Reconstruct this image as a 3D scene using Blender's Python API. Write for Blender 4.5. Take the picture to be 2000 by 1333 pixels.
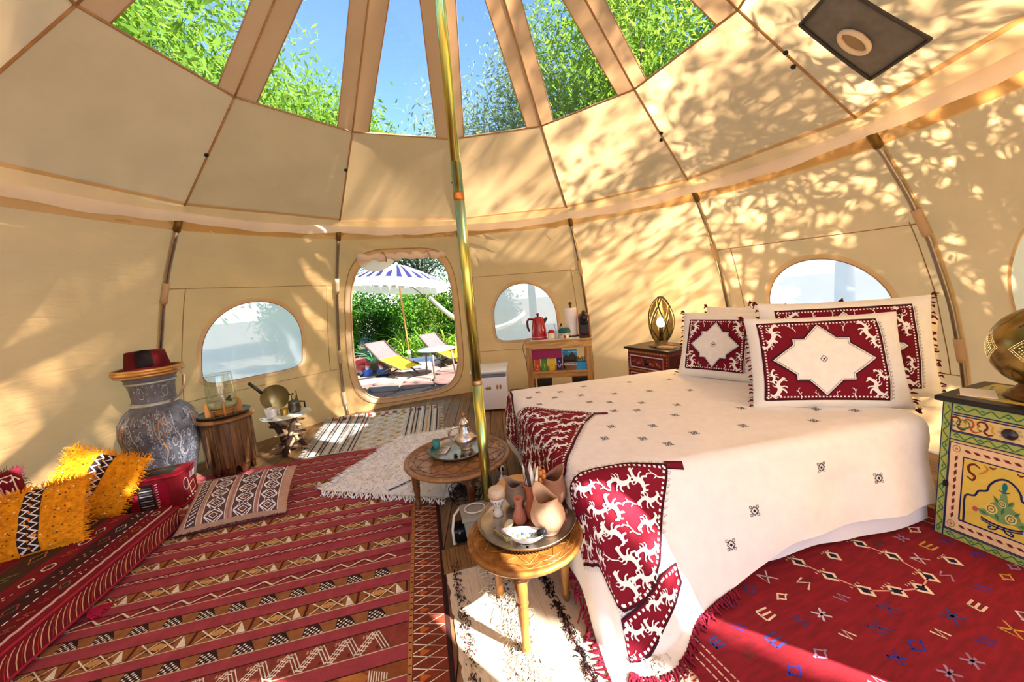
import bpy, bmesh, math, random
import numpy as np
from mathutils import Vector, Matrix, noise
from mathutils.geometry import tessellate_polygon
random.seed(7); RNG = np.random.default_rng(7)
PI = math.pi; TAU = 2*PI
for o in list(bpy.data.objects): bpy.data.objects.remove(o)
scene = bpy.context.scene
COL = scene.collection

# ---------------------------------------------------------------- camera
cam_data = bpy.data.cameras.new('camera'); cam = bpy.data.objects.new('camera', cam_data); COL.objects.link(cam)
cam_data.sensor_width = 36.0; cam_data.lens = 737.35/2000*36; cam_data.clip_start = 0.02; cam_data.clip_end = 300
RX, UP, FW = Vector((.99494, -.05859, -.08160)), Vector((.08857, .12837, .98776)), Vector((.04740, .98999, -.13291))
CAM = Vector((.1232, -2.2011, 1.4811))
cam.matrix_world = Matrix(((RX.x, UP.x, -FW.x, CAM.x), (RX.y, UP.y, -FW.y, CAM.y), (RX.z, UP.z, -FW.z, CAM.z), (0, 0, 0, 1)))
scene.camera = cam

# ---------------------------------------------------------------- sky, sun, exposure
SUN_EL, SUN_DIR = math.radians(37), Vector((.80, -.60, 0))
world = bpy.data.worlds.new('world'); scene.world = world; world.use_nodes = True
wn = world.node_tree.nodes; wl = world.node_tree.links
sky = wn.new('ShaderNodeTexSky'); sky.sky_type = 'NISHITA'; sky.sun_disc = False
sky.sun_elevation = SUN_EL; sky.sun_rotation = math.atan2(SUN_DIR.x, SUN_DIR.y); sky.air_density = 1.0; sky.dust_density = .05; sky.ozone_density = 6.0
wl.new(sky.outputs[0], wn['Background'].inputs[0]); wn['Background'].inputs[1].default_value = 0.108
sun_data = bpy.data.lights.new('sun', 'SUN'); sun_data.energy = 7.5; sun_data.angle = math.radians(.55); sun_data.color = (1, .985, .96)
sun = bpy.data.objects.new('sun', sun_data); COL.objects.link(sun)
sd = Vector((SUN_DIR.x*math.cos(SUN_EL), SUN_DIR.y*math.cos(SUN_EL), math.sin(SUN_EL)))
sun.rotation_euler = sd.to_track_quat('Z', 'Y').to_euler(); sun.location = sd*30
scene.view_settings.view_transform = 'Standard'; scene.view_settings.look = 'None'; scene.view_settings.gamma = 1
scene.view_settings.use_curve_mapping = False; scene.view_settings.exposure = 2.1

# ---------------------------------------------------------------- materials
def lin(c):
    return tuple(((v/255)/12.92 if v/255 <= .04045 else ((v/255+.055)/1.055)**2.4) for v in c[:3])
_mats = {}
def P(col, rough=.6, metal=0., var=.0, scale=18., bump=.0, bscale=60., stretch=(1, 1, 1), name='paint', alpha=1., emit=0, trans=0., sheen=0., coat=0.):
    key = (col, rough, metal, var, scale, bump, bscale, stretch, emit, trans, sheen, coat)
    if key in _mats: return _mats[key]
    m = bpy.data.materials.new(name); m.use_nodes = True; n = m.node_tree.nodes; l = m.node_tree.links; b = n['Principled BSDF']
    c = lin(col); b.inputs['Base Color'].default_value = (*c, 1); b.inputs['Roughness'].default_value = rough; b.inputs['Metallic'].default_value = metal
    b.inputs['Sheen Weight'].default_value = sheen; b.inputs['Coat Weight'].default_value = coat
    b.inputs['Transmission Weight'].default_value = trans
    if metal == 0: b.inputs['Specular IOR Level'].default_value = .35
    if emit: b.inputs['Emission Color'].default_value = (*c, 1); b.inputs['Emission Strength'].default_value = emit
    if var or bump:
        tc = n.new('ShaderNodeTexCoord'); mp = n.new('ShaderNodeMapping'); mp.inputs['Scale'].default_value = stretch; l.new(tc.outputs['Object'], mp.inputs[0])
    if var:
        t = n.new('ShaderNodeTexNoise'); t.inputs['Scale'].default_value = scale; t.inputs['Detail'].default_value = 5; l.new(mp.outputs[0], t.inputs['Vector'])
        r = n.new('ShaderNodeValToRGB'); r.color_ramp.elements[0].position = .3; r.color_ramp.elements[1].position = .7
        r.color_ramp.elements[0].color = (*[max(0, v*(1-var)) for v in c], 1); r.color_ramp.elements[1].color = (*[min(1, v*(1+var)) for v in c], 1)
        l.new(t.outputs[0], r.inputs[0]); l.new(r.outputs[0], b.inputs['Base Color'])
    if bump:
        t = n.new('ShaderNodeTexNoise'); t.inputs['Scale'].default_value = bscale; t.inputs['Detail'].default_value = 3; l.new(mp.outputs[0], t.inputs['Vector'])
        bp = n.new('ShaderNodeBump'); bp.inputs['Strength'].default_value = bump; bp.inputs['Distance'].default_value = .01
        l.new(t.outputs[0], bp.inputs['Height']); l.new(bp.outputs[0], b.inputs['Normal'])
    _mats[key] = m; return m
def dyed(rough=.9, bump=.3, bscale=180., var=.18, name='dyed_yarn', metal=0., vscale=25.):
    key = ('dyed', rough, bump, bscale, var, metal, vscale)
    if key in _mats: return _mats[key]
    m = bpy.data.materials.new(name); m.use_nodes = True; n = m.node_tree.nodes; l = m.node_tree.links; b = n['Principled BSDF']
    b.inputs['Roughness'].default_value = rough; b.inputs['Specular IOR Level'].default_value = .2; b.inputs['Metallic'].default_value = metal
    a = n.new('ShaderNodeAttribute'); a.attribute_name = 'Col'
    tc = n.new('ShaderNodeTexCoord')
    t = n.new('ShaderNodeTexNoise'); t.inputs['Scale'].default_value = vscale; t.inputs['Detail'].default_value = 6; l.new(tc.outputs['Object'], t.inputs['Vector'])
    mr = n.new('ShaderNodeMapRange'); mr.inputs[1].default_value = .3; mr.inputs[2].default_value = .7; mr.inputs[3].default_value = 1-var; mr.inputs[4].default_value = 1+var
    l.new(t.outputs[0], mr.inputs[0])
    mx = n.new('ShaderNodeVectorMath'); mx.operation = 'SCALE'; l.new(a.outputs['Color'], mx.inputs[0]); l.new(mr.outputs[0], mx.inputs['Scale']); l.new(mx.outputs[0], b.inputs['Base Color'])
    if bump:
        t2 = n.new('ShaderNodeTexNoise'); t2.inputs['Scale'].default_value = bscale; l.new(tc.outputs['Object'], t2.inputs['Vector'])
        bp = n.new('ShaderNodeBump'); bp.inputs['Strength'].default_value = bump; bp.inputs['Distance'].default_value = .006; l.new(t2.outputs[0], bp.inputs['Height']); l.new(bp.outputs[0], b.inputs['Normal'])
    _mats[key] = m; return m
def cloth_thin(col, tcol, fac, name, var=.06, bump=.25, bscale=9., clear=0., crease=1.):
    """thin fabric or film: part of the light is reflected, part shines through"""
    key = ('thin', col, tcol, fac, clear, bump, crease)
    if key in _mats: return _mats[key]
    m = bpy.data.materials.new(name); m.use_nodes = True; n = m.node_tree.nodes; l = m.node_tree.links
    n.remove(n['Principled BSDF']); out = n['Material Output']
    d = n.new('ShaderNodeBsdfDiffuse'); t = n.new('ShaderNodeBsdfTranslucent'); mx = n.new('ShaderNodeMixShader'); mx.inputs[0].default_value = fac
    tc = n.new('ShaderNodeTexCoord')
    for sh, c in ((d, col), (t, tcol)):
        c = lin(c)
        nz = n.new('ShaderNodeTexNoise'); nz.inputs['Scale'].default_value = 3.; nz.inputs['Detail'].default_value = 6; l.new(tc.outputs['Object'], nz.inputs['Vector'])
        r = n.new('ShaderNodeValToRGB'); r.color_ramp.elements[0].position = .3; r.color_ramp.elements[1].position = .7
        r.color_ramp.elements[0].color = (*[v*(1-var) for v in c], 1); r.color_ramp.elements[1].color = (*[min(1, v*(1+var)) for v in c], 1)
        l.new(nz.outputs[0], r.inputs[0]); l.new(r.outputs[0], sh.inputs[0])
    if bump:
        n1 = n.new('ShaderNodeTexNoise'); n1.inputs['Scale'].default_value = bscale; n1.inputs['Detail'].default_value = 4; n1.inputs['Distortion'].default_value = .6
        mpn = n.new('ShaderNodeMapping'); mpn.inputs['Scale'].default_value = (.8, .8, crease); l.new(tc.outputs['Object'], mpn.inputs[0]); l.new(mpn.outputs[0], n1.inputs['Vector'])
        bp = n.new('ShaderNodeBump'); bp.inputs['Strength'].default_value = bump; bp.inputs['Distance'].default_value = .02
        l.new(n1.outputs[0], bp.inputs['Height']); l.new(bp.outputs[0], d.inputs['Normal'])
    l.new(d.outputs[0], mx.inputs[1]); l.new(t.outputs[0], mx.inputs[2])
    last = mx
    if clear:
        tr = n.new('ShaderNodeBsdfTransparent'); m2 = n.new('ShaderNodeMixShader'); m2.inputs[0].default_value = clear
        l.new(mx.outputs[0], m2.inputs[1]); l.new(tr.outputs[0], m2.inputs[2]); last = m2
    l.new(last.outputs[0], out.inputs[0]); _mats[key] = m; return m
def clear_film(tint=(250, 252, 255), gloss=.05, name='clear_film'):
    key = ('film', tint, gloss)
    if key in _mats: return _mats[key]
    m = bpy.data.materials.new(name); m.use_nodes = True; n = m.node_tree.nodes; l = m.node_tree.links
    n.remove(n['Principled BSDF']); out = n['Material Output']
    t = n.new('ShaderNodeBsdfTransparent'); t.inputs[0].default_value = (*lin(tint), 1); g = n.new('ShaderNodeBsdfGlossy'); g.inputs['Roughness'].default_value = .03
    mx = n.new('ShaderNodeMixShader'); mx.inputs[0].default_value = gloss
    l.new(t.outputs[0], mx.inputs[1]); l.new(g.outputs[0], mx.inputs[2]); l.new(mx.outputs[0], out.inputs[0]); _mats[key] = m; return m
def wood(col, dark, scale=6., stretch=(1, 1, .12), rough=.45, bump=.15, name='wood'):
    key = ('wood', col, dark, scale, stretch, rough)
    if key in _mats: return _mats[key]
    m = bpy.data.materials.new(name); m.use_nodes = True; n = m.node_tree.nodes; l = m.node_tree.links; b = n['Principled BSDF']
    b.inputs['Roughness'].default_value = rough
    tc = n.new('ShaderNodeTexCoord'); mp = n.new('ShaderNodeMapping'); mp.inputs['Scale'].default_value = stretch; l.new(tc.outputs['Object'], mp.inputs[0])
    t = n.new('ShaderNodeTexNoise'); t.inputs['Scale'].default_value = scale*4; t.inputs['Detail'].default_value = 8; t.inputs['Distortion'].default_value = 1.2; l.new(mp.outputs[0], t.inputs['Vector'])
    r = n.new('ShaderNodeValToRGB'); r.color_ramp.elements[0].position = .32; r.color_ramp.elements[1].position = .68
    r.color_ramp.elements[0].color = (*lin(dark), 1); r.color_ramp.elements[1].color = (*lin(col), 1)
    l.new(t.outputs[0], r.inputs[0]); l.new(r.outputs[0], b.inputs['Base Color'])
    bp = n.new('ShaderNodeBump'); bp.inputs['Strength'].default_value = bump; bp.inputs['Distance'].default_value = .004; l.new(t.outputs[0], bp.inputs['Height']); l.new(bp.outputs[0], b.inputs['Normal'])
    _mats[key] = m; return m

# ---------------------------------------------------------------- mesh building
class MB:
    def __init__(s): s.v = []; s.f = []; s.c = []; s.sm = []; s.col = None; s.smooth = False
    def add(s, vs, fs, M=None, col=None, smooth=None):
        b = len(s.v)
        if M is not None: vs = [M @ Vector(v) for v in vs]
        s.v.extend([tuple(v) for v in vs])
        c = col or s.col or (255, 255, 255); sm = s.smooth if smooth is None else smooth
        for f in fs: s.f.append(tuple(i+b for i in f)); s.c.append(c); s.sm.append(sm)
        return s
    def box(s, c, d, rz=0, M=None, col=None, rx=0, ry=0):
        x, y, z = d[0]/2, d[1]/2, d[2]/2
        vs = [(-x, -y, -z), (x, -y, -z), (x, y, -z), (-x, y, -z), (-x, -y, z), (x, -y, z), (x, y, z), (-x, y, z)]
        T = Matrix.Translation(c) @ Matrix.Rotation(rz, 4, 'Z') @ Matrix.Rotation(ry, 4, 'Y') @ Matrix.Rotation(rx, 4, 'X')
        if M is not None: T = M @ T
        return s.add(vs, [(0, 3, 2, 1), (4, 5, 6, 7), (0, 1, 5, 4), (1, 2, 6, 5), (2, 3, 7, 6), (3, 0, 4, 7)], T, col, False)
    def rbox(s, c, d, r=.01, seg=2, rz=0, M=None, col=None, rx=0, ry=0):
        bm = bmesh.new(); bmesh.ops.create_cube(bm, size=1)
        for v in bm.verts: v.co = Vector((v.co.x*d[0], v.co.y*d[1], v.co.z*d[2]))
        bmesh.ops.bevel(bm, geom=bm.edges[:], offset=min(r, min(d)*.49), segments=seg, profile=.5, affect='EDGES')
        bm.verts.index_update(); vs = [v.co.copy() for v in bm.verts]; fs = [[v.index for v in f.verts] for f in bm.faces]; bm.free()
        T = Matrix.Translation(c) @ Matrix.Rotation(rz, 4, 'Z') @ Matrix.Rotation(ry, 4, 'Y') @ Matrix.Rotation(rx, 4, 'X')
        if M is not None: T = M @ T
        return s.add(vs, fs, T, col, seg > 2)
    def lathe(s, prof, n=32, c=(0, 0, 0), M=None, col=None, cap=True, fn=None, smooth=True):
        vs = []; fs = []; m = len(prof)
        for (r, z) in prof:
            for k in range(n):
                a = TAU*k/n; p = Vector((r*math.cos(a), r*math.sin(a), z))
                if fn: p = fn(p, a, r, z)
                vs.append(p+Vector(c))
        for i in range(m-1):
            for k in range(n):
                k2 = (k+1) % n; fs.append((i*n+k, i*n+k2, (i+1)*n+k2, (i+1)*n+k))
        s.add(vs, fs, M, col, smooth)
        if cap:
            b = len(s.v)-len(vs); cc = col or s.col or (255, 255, 255)
            if prof[0][0] > 1e-5: s.f.append(tuple(b+k for k in range(n))[::-1]); s.c.append(cc); s.sm.append(False)
            if prof[-1][0] > 1e-5: s.f.append(tuple(b+(m-1)*n+k for k in range(n))); s.c.append(cc); s.sm.append(False)
        return s
    def tube(s, pts, r=.01, n=8, M=None, col=None, closed=False, cap=True):
        pts = [Vector(p) for p in pts]; N = len(pts); vs = []; fs = []
        rs = r if isinstance(r, (list, tuple)) else [r]*N
        ref = None
        for i, p in enumerate(pts):
            t = (pts[(i+1) % N]-pts[i-1]) if closed else (pts[min(i+1, N-1)]-pts[max(i-1, 0)])
            if t.length < 1e-9: t = Vector((0, 0, 1))
            t.normalize()
            if ref is None: ref = t.orthogonal().normalized()
            ref = (ref-t*ref.dot(t)); ref = ref.normalized() if ref.length > 1e-6 else t.orthogonal().normalized()
            b = t.cross(ref)
            for k in range(n):
                a = TAU*k/n; vs.append(p+(ref*math.cos(a)+b*math.sin(a))*rs[i])
        for i in range(N if closed else N-1):
            j = (i+1) % N
            for k in range(n):
                k2 = (k+1) % n; fs.append((i*n+k, i*n+k2, j*n+k2, j*n+k))
        if cap and not closed: fs.append(tuple(range(n))[::-1]); fs.append(tuple((N-1)*n+k for k in range(n)))
        return s.add(vs, fs, M, col, True)
    def sphere(s, c, r, n=12, m=8, M=None, col=None, sc=(1, 1, 1)):
        prof = [(max(1e-6, r*math.sin(PI*i/m)), -r*math.cos(PI*i/m)) for i in range(m+1)]
        return s.lathe(prof, n, c, M, col, False, lambda p, a, rr, z: Vector((p.x*sc[0], p.y*sc[1], p.z*sc[2])))
    def grid(s, fn, nu, nv, M=None, col=None, smooth=True, cu=False):
        vs = [fn(i/nu, j/nv) for j in range(nv+1) for i in range(nu+1)]; w = nu+1
        return s.add(vs, [(j*w+i, j*w+i+1, (j+1)*w+i+1, (j+1)*w+i) for j in range(nv) for i in range(nu)], M, col, smooth)
    def prism(s, poly, z0, z1, M=None, col=None):
        n = len(poly); vs = [(x, y, z0) for x, y in poly]+[(x, y, z1) for x, y in poly]
        fs = [tuple(range(n))[::-1], tuple(range(n, 2*n))]+[(i, (i+1) % n, n+(i+1) % n, n+i) for i in range(n)]
        return s.add(vs, fs, M, col, False)
    def build(s, name, mat, parent=None, colors=False, solid=0, sub=0):
        me = bpy.data.meshes.new(name); me.from_pydata(s.v, [], s.f); me.update()
        me.polygons.foreach_set('use_smooth', s.sm)
        if colors:
            at = me.color_attributes.new('Col', 'FLOAT_COLOR', 'CORNER'); arr = np.ones((len(me.loops), 4), np.float32); k = 0
            cache = {}
            for f, c in zip(s.f, s.c):
                if c not in cache: cache[c] = lin(c)
                arr[k:k+len(f), :3] = cache[c]; k += len(f)
            at.data.foreach_set('color', arr.ravel())
        me.materials.append(mat)
        o = bpy.data.objects.new(name, me); COL.objects.link(o)
        if parent: o.parent = parent
        if solid: md = o.modifiers.new('solid', 'SOLIDIFY'); md.thickness = solid; md.offset = -1
        if sub: md = o.modifiers.new('sub', 'SUBSURF'); md.levels = sub; md.render_levels = sub
        return o
def tag(o, label, cat, group=None):
    o['label'] = label; o['category'] = cat
    if group: o['group'] = group
    return o
def thing(name, label, cat, loc=(0, 0, 0), rz=0, group=None):
    o = bpy.data.objects.new(name, None); COL.objects.link(o); o.location = loc; o.rotation_euler = (0, 0, rz); o.empty_display_size = .1
    return tag(o, label, cat, group)
def struct(o): o['kind'] = 'structure'; return o
def root(name, loc=(0, 0, 0)):
    o = bpy.data.objects.new(name, None); COL.objects.link(o); o.location = loc; return struct(o)
def copy_tree(o, parent=None, **kw):
    c = o.copy(); COL.objects.link(c); c.parent = parent
    for ch in list(o.children): copy_tree(ch, c)
    for k, v in kw.items():
        if k in ('label', 'group'): c[k] = v
        elif k == 'loc': c.location = v
        elif k == 'rz': c.rotation_euler = (0, 0, v)
    return c
def lerp(a, b, t): return a+(b-a)*t
def smooth(t): t = max(0, min(1, t)); return t*t*(3-2*t)
def nz(x, y, z=0.): return noise.noise(Vector((x, y, z)))

# 2-D shapes that get laid onto a surface (embroidery, weave, painting)
def stroke(pts, w):
    n = len(pts); ws = w if isinstance(w, (list, tuple)) else [w]*n; L = []; R = []
    for i, p in enumerate(pts):
        a = pts[max(i-1, 0)]; b = pts[min(i+1, n-1)]; tx, ty = b[0]-a[0], b[1]-a[1]; l = math.hypot(tx, ty) or 1; tx /= l; ty /= l
        L.append((p[0]-ty*ws[i]/2, p[1]+tx*ws[i]/2)); R.append((p[0]+ty*ws[i]/2, p[1]-tx*ws[i]/2))
    return [[L[i], L[i+1], R[i+1], R[i]] for i in range(n-1)]
def ring_poly(cx, cy, rx, ry, n=12, a0=0): return [(cx+rx*math.cos(a0+TAU*k/n), cy+ry*math.sin(a0+TAU*k/n)) for k in range(n)]
def xf(poly, cx=0, cy=0, s=1, rot=0, sx=1, sy=1):
    c, sn = math.cos(rot), math.sin(rot)
    return [(cx+s*(c*x*sx-sn*y*sy), cy+s*(sn*x*sx+c*y*sy)) for x, y in poly]
def spl(pts, ws, n=3):
    """Catmull-Rom smoothing of a stroke"""
    N = len(pts); ws = list(ws) if isinstance(ws, (list, tuple)) else [ws]*N
    if N < 3: return pts, ws
    g = lambda i: pts[max(0, min(N-1, i))]; out = []; ow = []
    for i in range(N-1):
        for k in range(n):
            t = k/n; p0, p1, p2, p3 = g(i-1), g(i), g(i+1), g(i+2)
            out.append(tuple(.5*(2*p1[c]+(p2[c]-p0[c])*t+(2*p0[c]-5*p1[c]+4*p2[c]-p3[c])*t*t+(3*p1[c]-p0[c]-3*p2[c]+p3[c])*t**3) for c in (0, 1))); ow.append(lerp(ws[i], ws[i+1], t))
    return out+[pts[-1]], ow+[ws[-1]]
class Deco:
    """collects coloured polygons in a surface's own 2-D coordinates; put() lays them on the surface fn(x, y, lift)"""
    def __init__(s): s.it = []
    def poly(s, p, col, lay=1): s.it.append((p, col, lay)); return s
    def rect(s, x0, y0, x1, y1, col, lay=1): return s.poly([(x0, y0), (x1, y0), (x1, y1), (x0, y1)], col, lay)
    def line(s, pts, w, col, lay=1):
        for q in stroke(pts, w): s.it.append((q, col, lay))
        return s
    def curve(s, pts, w, col, lay=1): q, ws = spl(pts, w); return s.line(q, ws, col, lay)
    def loop(s, pts, w, col, lay=1): return s.line(list(pts)+[pts[0]], w, col, lay)
    def put(s, name, mat, parent, fn, step=None, lift=.0006, maxl=None):
        mb = MB()
        for p, col, lay in s.it:
            if maxl is None:
                mb.add([fn(x, y, lift*lay) for x, y in p], [tuple(range(len(p)))], None, col, False)
            else:
                tris = [tuple(p[i] for i in t) for t in tessellate_polygon([[Vector((x, y, 0)) for x, y in p]])]
                out = []; st = list(tris)
                while st:
                    a, b, c = st.pop(); e = (math.dist(a, b), math.dist(b, c), math.dist(c, a)); m = max(e)
                    if m <= maxl: out.append((a, b, c)); continue
                    k = e.index(m)
                    if k == 1: a, b, c = b, c, a
                    elif k == 2: a, b, c = c, a, b
                    h = ((a[0]+b[0])/2, (a[1]+b[1])/2); st += [(a, h, c), (h, b, c)]
                for t in out: mb.add([fn(x, y, lift*lay) for x, y in t], [(0, 1, 2)], None, col, False)
        return mb.build(name, mat, parent, colors=True)
def flat(M=None, z=0):
    if M is None: return lambda x, y, l: Vector((x, y, z+l))
    return lambda x, y, l: M @ Vector((x, y, z+l))
# ================================================================ the tent
HEMC = cloth_thin((242, 216, 180), (248, 222, 184), .6, 'hem_cotton', bump=.1)
CANVAS = cloth_thin((208, 160, 102), (232, 184, 126), .52, 'canvas', bump=.55, bscale=5., crease=2.6)
CANVAS2 = cloth_thin((204, 158, 112), (214, 160, 108), .42, 'canvas_double', bump=.3, bscale=7.)
CANVAS_THIN = cloth_thin((236, 212, 170), (244, 214, 166), .62, 'canvas_single_layer', bump=.2)
PALE = cloth_thin((250, 238, 226), (250, 232, 212), .5, 'pale_cotton', bump=.3, bscale=12.)
SEAM = P((166, 126, 82), .85, var=.15, name='seam_tape')
FILM = clear_film()
FROST = cloth_thin((240, 245, 248), (250, 252, 254), .82, 'frosted_film', var=.04, bump=0., clear=.22)
STEEL = P((168, 160, 150), .32, 1., var=.12, scale=30, name='galvanised_steel')
PHI0 = -1.1199; NP = 12
PROF = [(3.45, 0), (3.5, .1), (3.53, .4), (3.47, .7), (3.33, 1.15), (3.12, 1.6), (2.93, 1.9), (2.64, 2.27)]
def rad(z): return float(np.interp(z, [b for a, b in PROF], [a for a, b in PROF]))
def smrad(z): return (rad(z-.08)+rad(z)*2+rad(z+.08))/4 if .1 < z < 2.18 else rad(z)
def ang(i): return PHI0+i*TAU/NP
def pol(a, r, z): return Vector((r*math.sin(a), r*math.cos(a), z))
def WALL(i, s, z, lift=0., wr=True):
    """point on wall panel i, s across 0..1 between hoop poles, lift = towards the inside"""
    r = smrad(z); A = pol(ang(i), r, z); B = pol(ang(i+1), r, z); p = A.lerp(B, s); q = pol(lerp(ang(i), ang(i+1), s), r, z)
    p = p.lerp(q, .45); n = Vector((-p.x, -p.y, .25)).normalized(); d = lift
    if wr:
        e = math.sin(PI*s)
        t = (2.27-z)
        f = .022*e*math.sin(9*z+3.1*i+5*nz(s*1.5, z*1.2, i))*smooth((z-.3)/.6)*.5
        # folds that fan out from the pole tops
        for s0, sg in ((0, 1), (1, -1)):
            dx = (s-s0)*sg*1.2; dr = math.hypot(dx, t)
            if .02 < dr < 1.: th = math.atan2(t, max(dx, 1e-4)); f += .010*math.sin(th*17+i)*math.exp(-((dr-.28)/.25)**2)*smooth(dx/.1)
        f += .012*nz(s*3, z*2.2, i*7.1)
        d += f*smooth(e*4)
    return p+n*d
def arch(cs, w, z0, z1, n=64, flat_bottom=True):
    """window outline in (s, z): rounded arch with a flat sill"""
    pts = []
    zc = lerp(z0, z1, .42)
    for k in range(n):
        a = TAU*k/n; c, sn = math.cos(a), math.sin(a)
        if sn >= 0: e = 2/2.15; pts.append((cs+w/2*math.copysign(abs(c)**e, c), zc+(z1-zc)*abs(sn)**e))
        else: e = 2/7.; pts.append((cs+w/2*math.copysign(abs(c)**e, c), zc-(zc-z0)*abs(sn)**e))
    return pts
def rrect(cs, w, z0, z1, n=64, ex=4.5):
    zc = (z0+z1)/2; pts = []
    for k in range(n):
        a = TAU*k/n; c, sn = math.cos(a), math.sin(a); e = 2/ex
        pts.append((cs+w/2*math.copysign(abs(c)**e, c), zc+(z1-z0)/2*math.copysign(abs(sn)**e, sn)))
    return pts
ZT = 2.27
def panel_with_hole(i, hole, rings=12):
    n = len(hole); cs = sum(p[0] for p in hole)/n; cz = sum(p[1] for p in hole)/n; outer = []
    for (s, z) in hole:
        dx, dz = s-cs, (z-cz)
        k = 1e9
        if dx > 1e-6: k = min(k, (1-cs)/dx)
        if dx < -1e-6: k = min(k, -cs/dx)
        if dz > 1e-6: k = min(k, (ZT-cz)/dz)
        if dz < -1e-6: k = min(k, -cz/dz)
        outer.append([cs+dx*k, cz+dz*k])
    for cx, cy in ((0, 0), (1, 0), (0, ZT), (1, ZT)):      # snap the nearest ray to each corner
        j = min(range(n), key=lambda q: (outer[q][0]-cx)**2+((outer[q][1]-cy)/2)**2); outer[j] = [cx, cy]
    mb = MB(); vs = []
    for r in range(rings+1):
        t = r/rings
        for k in range(n): vs.append(WALL(i, lerp(hole[k][0], outer[k][0], t), lerp(hole[k][1], outer[k][1], t)))
    fs = [(r*n+k, r*n+(k+1) % n, (r+1)*n+(k+1) % n, (r+1)*n+k) for r in range(rings) for k in range(n)]
    return mb.add(vs, fs, smooth=True)
def plain_panel(i):
    return MB().grid(lambda u, v: WALL(i, u, v*ZT), 34, 44)
def fill(i, hole, lift=-.007, rings=8):
    n = len(hole); cs = sum(p[0] for p in hole)/n; cz = sum(p[1] for p in hole)/n; vs = []; mb = MB()
    for r in range(rings+1):
        t = (1-r/rings)*1.03
        for k in range(n): vs.append(WALL(i, lerp(cs, hole[k][0], max(t, .001)), lerp(cz, hole[k][1], max(t, .001)), lift, False))
    return mb.add(vs, [(r*n+k, r*n+(k+1) % n, (r+1)*n+(k+1) % n, (r+1)*n+k) for r in range(rings) for k in range(n)], smooth=True)
def wtube(i, pts, r, lift=.004, closed=False, n=6): return MB().tube([WALL(i, s, z, lift) for s, z in pts], r, n, closed=closed)
def wband(i, inner, grow, lift=.006, closed=True):
    """flat hem around an opening"""
    n = len(inner); cs = sum(p[0] for p in inner)/n; cz = sum(p[1] for p in inner)/n; vs = []
    for t in (0, .5, 1):
        for (s, z) in inner:
            dx, dz = (s-cs)*1.7, z-cz; l = math.hypot(dx, dz); vs.append(WALL(i, s+dx/l*grow*t/1.7, z+dz/l*grow*t, lift+.006*math.sin(PI*t)))
    return MB().add(vs, [(r*n+k, r*n+(k+1) % n, (r+1)*n+(k+1) % n, (r+1)*n+k) for r in range(2) for k in range(n)], smooth=True)

wallroot = root('wall_canvas')
DOOR = rrect(.50, .80, .10, 2.02, 72)
W1 = arch(.47, .56, .76, 1.58); W2 = arch(.49, .52, .74, 1.56); W3 = arch(.53, .56, .74, 1.53); W4 = arch(.50, .62, .66, 1.72)
ENTRY = rrect(.62, .44, .06, 2.10, 64); FILL_OPENING = rrect(.50, .86, .04, 2.10, 64)  # second outline: unseen openings added behind the camera for cool daylight fill
holes = {0: W1, 1: DOOR, 2: W2, 4: W3, 5: W4, 6: ENTRY, 7: FILL_OPENING, 8: FILL_OPENING}
for i in range(NP):
    j = i if i < 9 else i-12
    mb = panel_with_hole(j, holes[j]) if j in holes else plain_panel(j)
    mb.build('canvas_panel', CANVAS, wallroot)
    # strip added behind each pole joint to keep sun from leaking between panels
    def strip(u, v):
        s = lerp(-.011, .011, u); return WALL(j, s, v*ZT, -.006, False) if s >= 0 else WALL(j-1, 1+s, v*ZT, -.006, False)
    MB().grid(strip, 4, 30).build('joint_light_seal', CANVAS_THIN, wallroot)
# stitched seams on the wall: the reinforced square around each window
for i, (s0, s1, z0, z1) in {0: (.10, .93, .63, 1.74), 2: (.08, .92, .60, 1.70), 4: (.10, .95, .60, 1.72)}.items():
    for pts in ([(s0, z0-.6), (s0, z1)], [(0.01, z1), (.99, z1-.02)], [(s1, z0), (s1, z1)], [(0.01, z0), (.99, z0)]):
        q = [(lerp(pts[0][0], pts[1][0], k/14), lerp(pts[0][1], pts[1][1], k/14)) for k in range(15)]
        wtube(i, q, .0035, .002).build('wall_seam', SEAM, wallroot)
for n, (i, h, m) in enumerate(((0, W1, FROST), (2, W2, FROST), (4, W3, FROST), (5, W4, CANVAS_THIN)), 1):
    w = root('window_%d' % n)
    fill(i, h).build('pane', m, w)
    if n < 4:
        wband(i, h, .045).build('window_hem', HEMC, w); wtube(i, h, .004, .008, True).build('window_piping', SEAM, w)
d = root('door_1')
wband(1, DOOR, .075, .008).build('door_hem', HEMC, d)
wtube(1, rrect(.50, .80, .10, 2.02, 72), .011, .012, True).build('zip', P((206, 172, 124), .6), d)
wtube(1, rrect(.50, .89, .04, 2.09, 72), .006, .010, True).build('door_piping', SEAM, d)
# rolled-up door flap and its ties under the top of the doorway
roll = MB(); rl = []
for k in range(25):
    s = .14+.72*k/24; rl.append(WALL(1, s, 2.0+.012*math.sin(k*1.7), .05))
roll.tube(rl, [.042+.010*math.sin(k*1.3)+.006*math.sin(k*3.1) for k in range(25)], 14)
roll.build('rolled_flap', PALE, d)
for s in (.34, .70):
    c = WALL(1, s, 2.0, .05); mb = MB(); mb.tube([c+Vector((0, .0, .06)).lerp(Vector((0, 0, -.06)), k/8)+Vector((.05*math.sin(k*.3), -.05*math.sin(PI*k/8), 0)) for k in range(9)], .006, 6)
    mb.build('tie', CANVAS2, d)
fl = MB(); fl.grid(lambda u, v: WALL(1, .14+.30*u, 2.02-(.05+.13*math.sin(PI*u)**.6)*v, .045+.03*math.sin(5*u+3*v)), 14, 5); fl.build('loose_flap', PALE, d)

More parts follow.
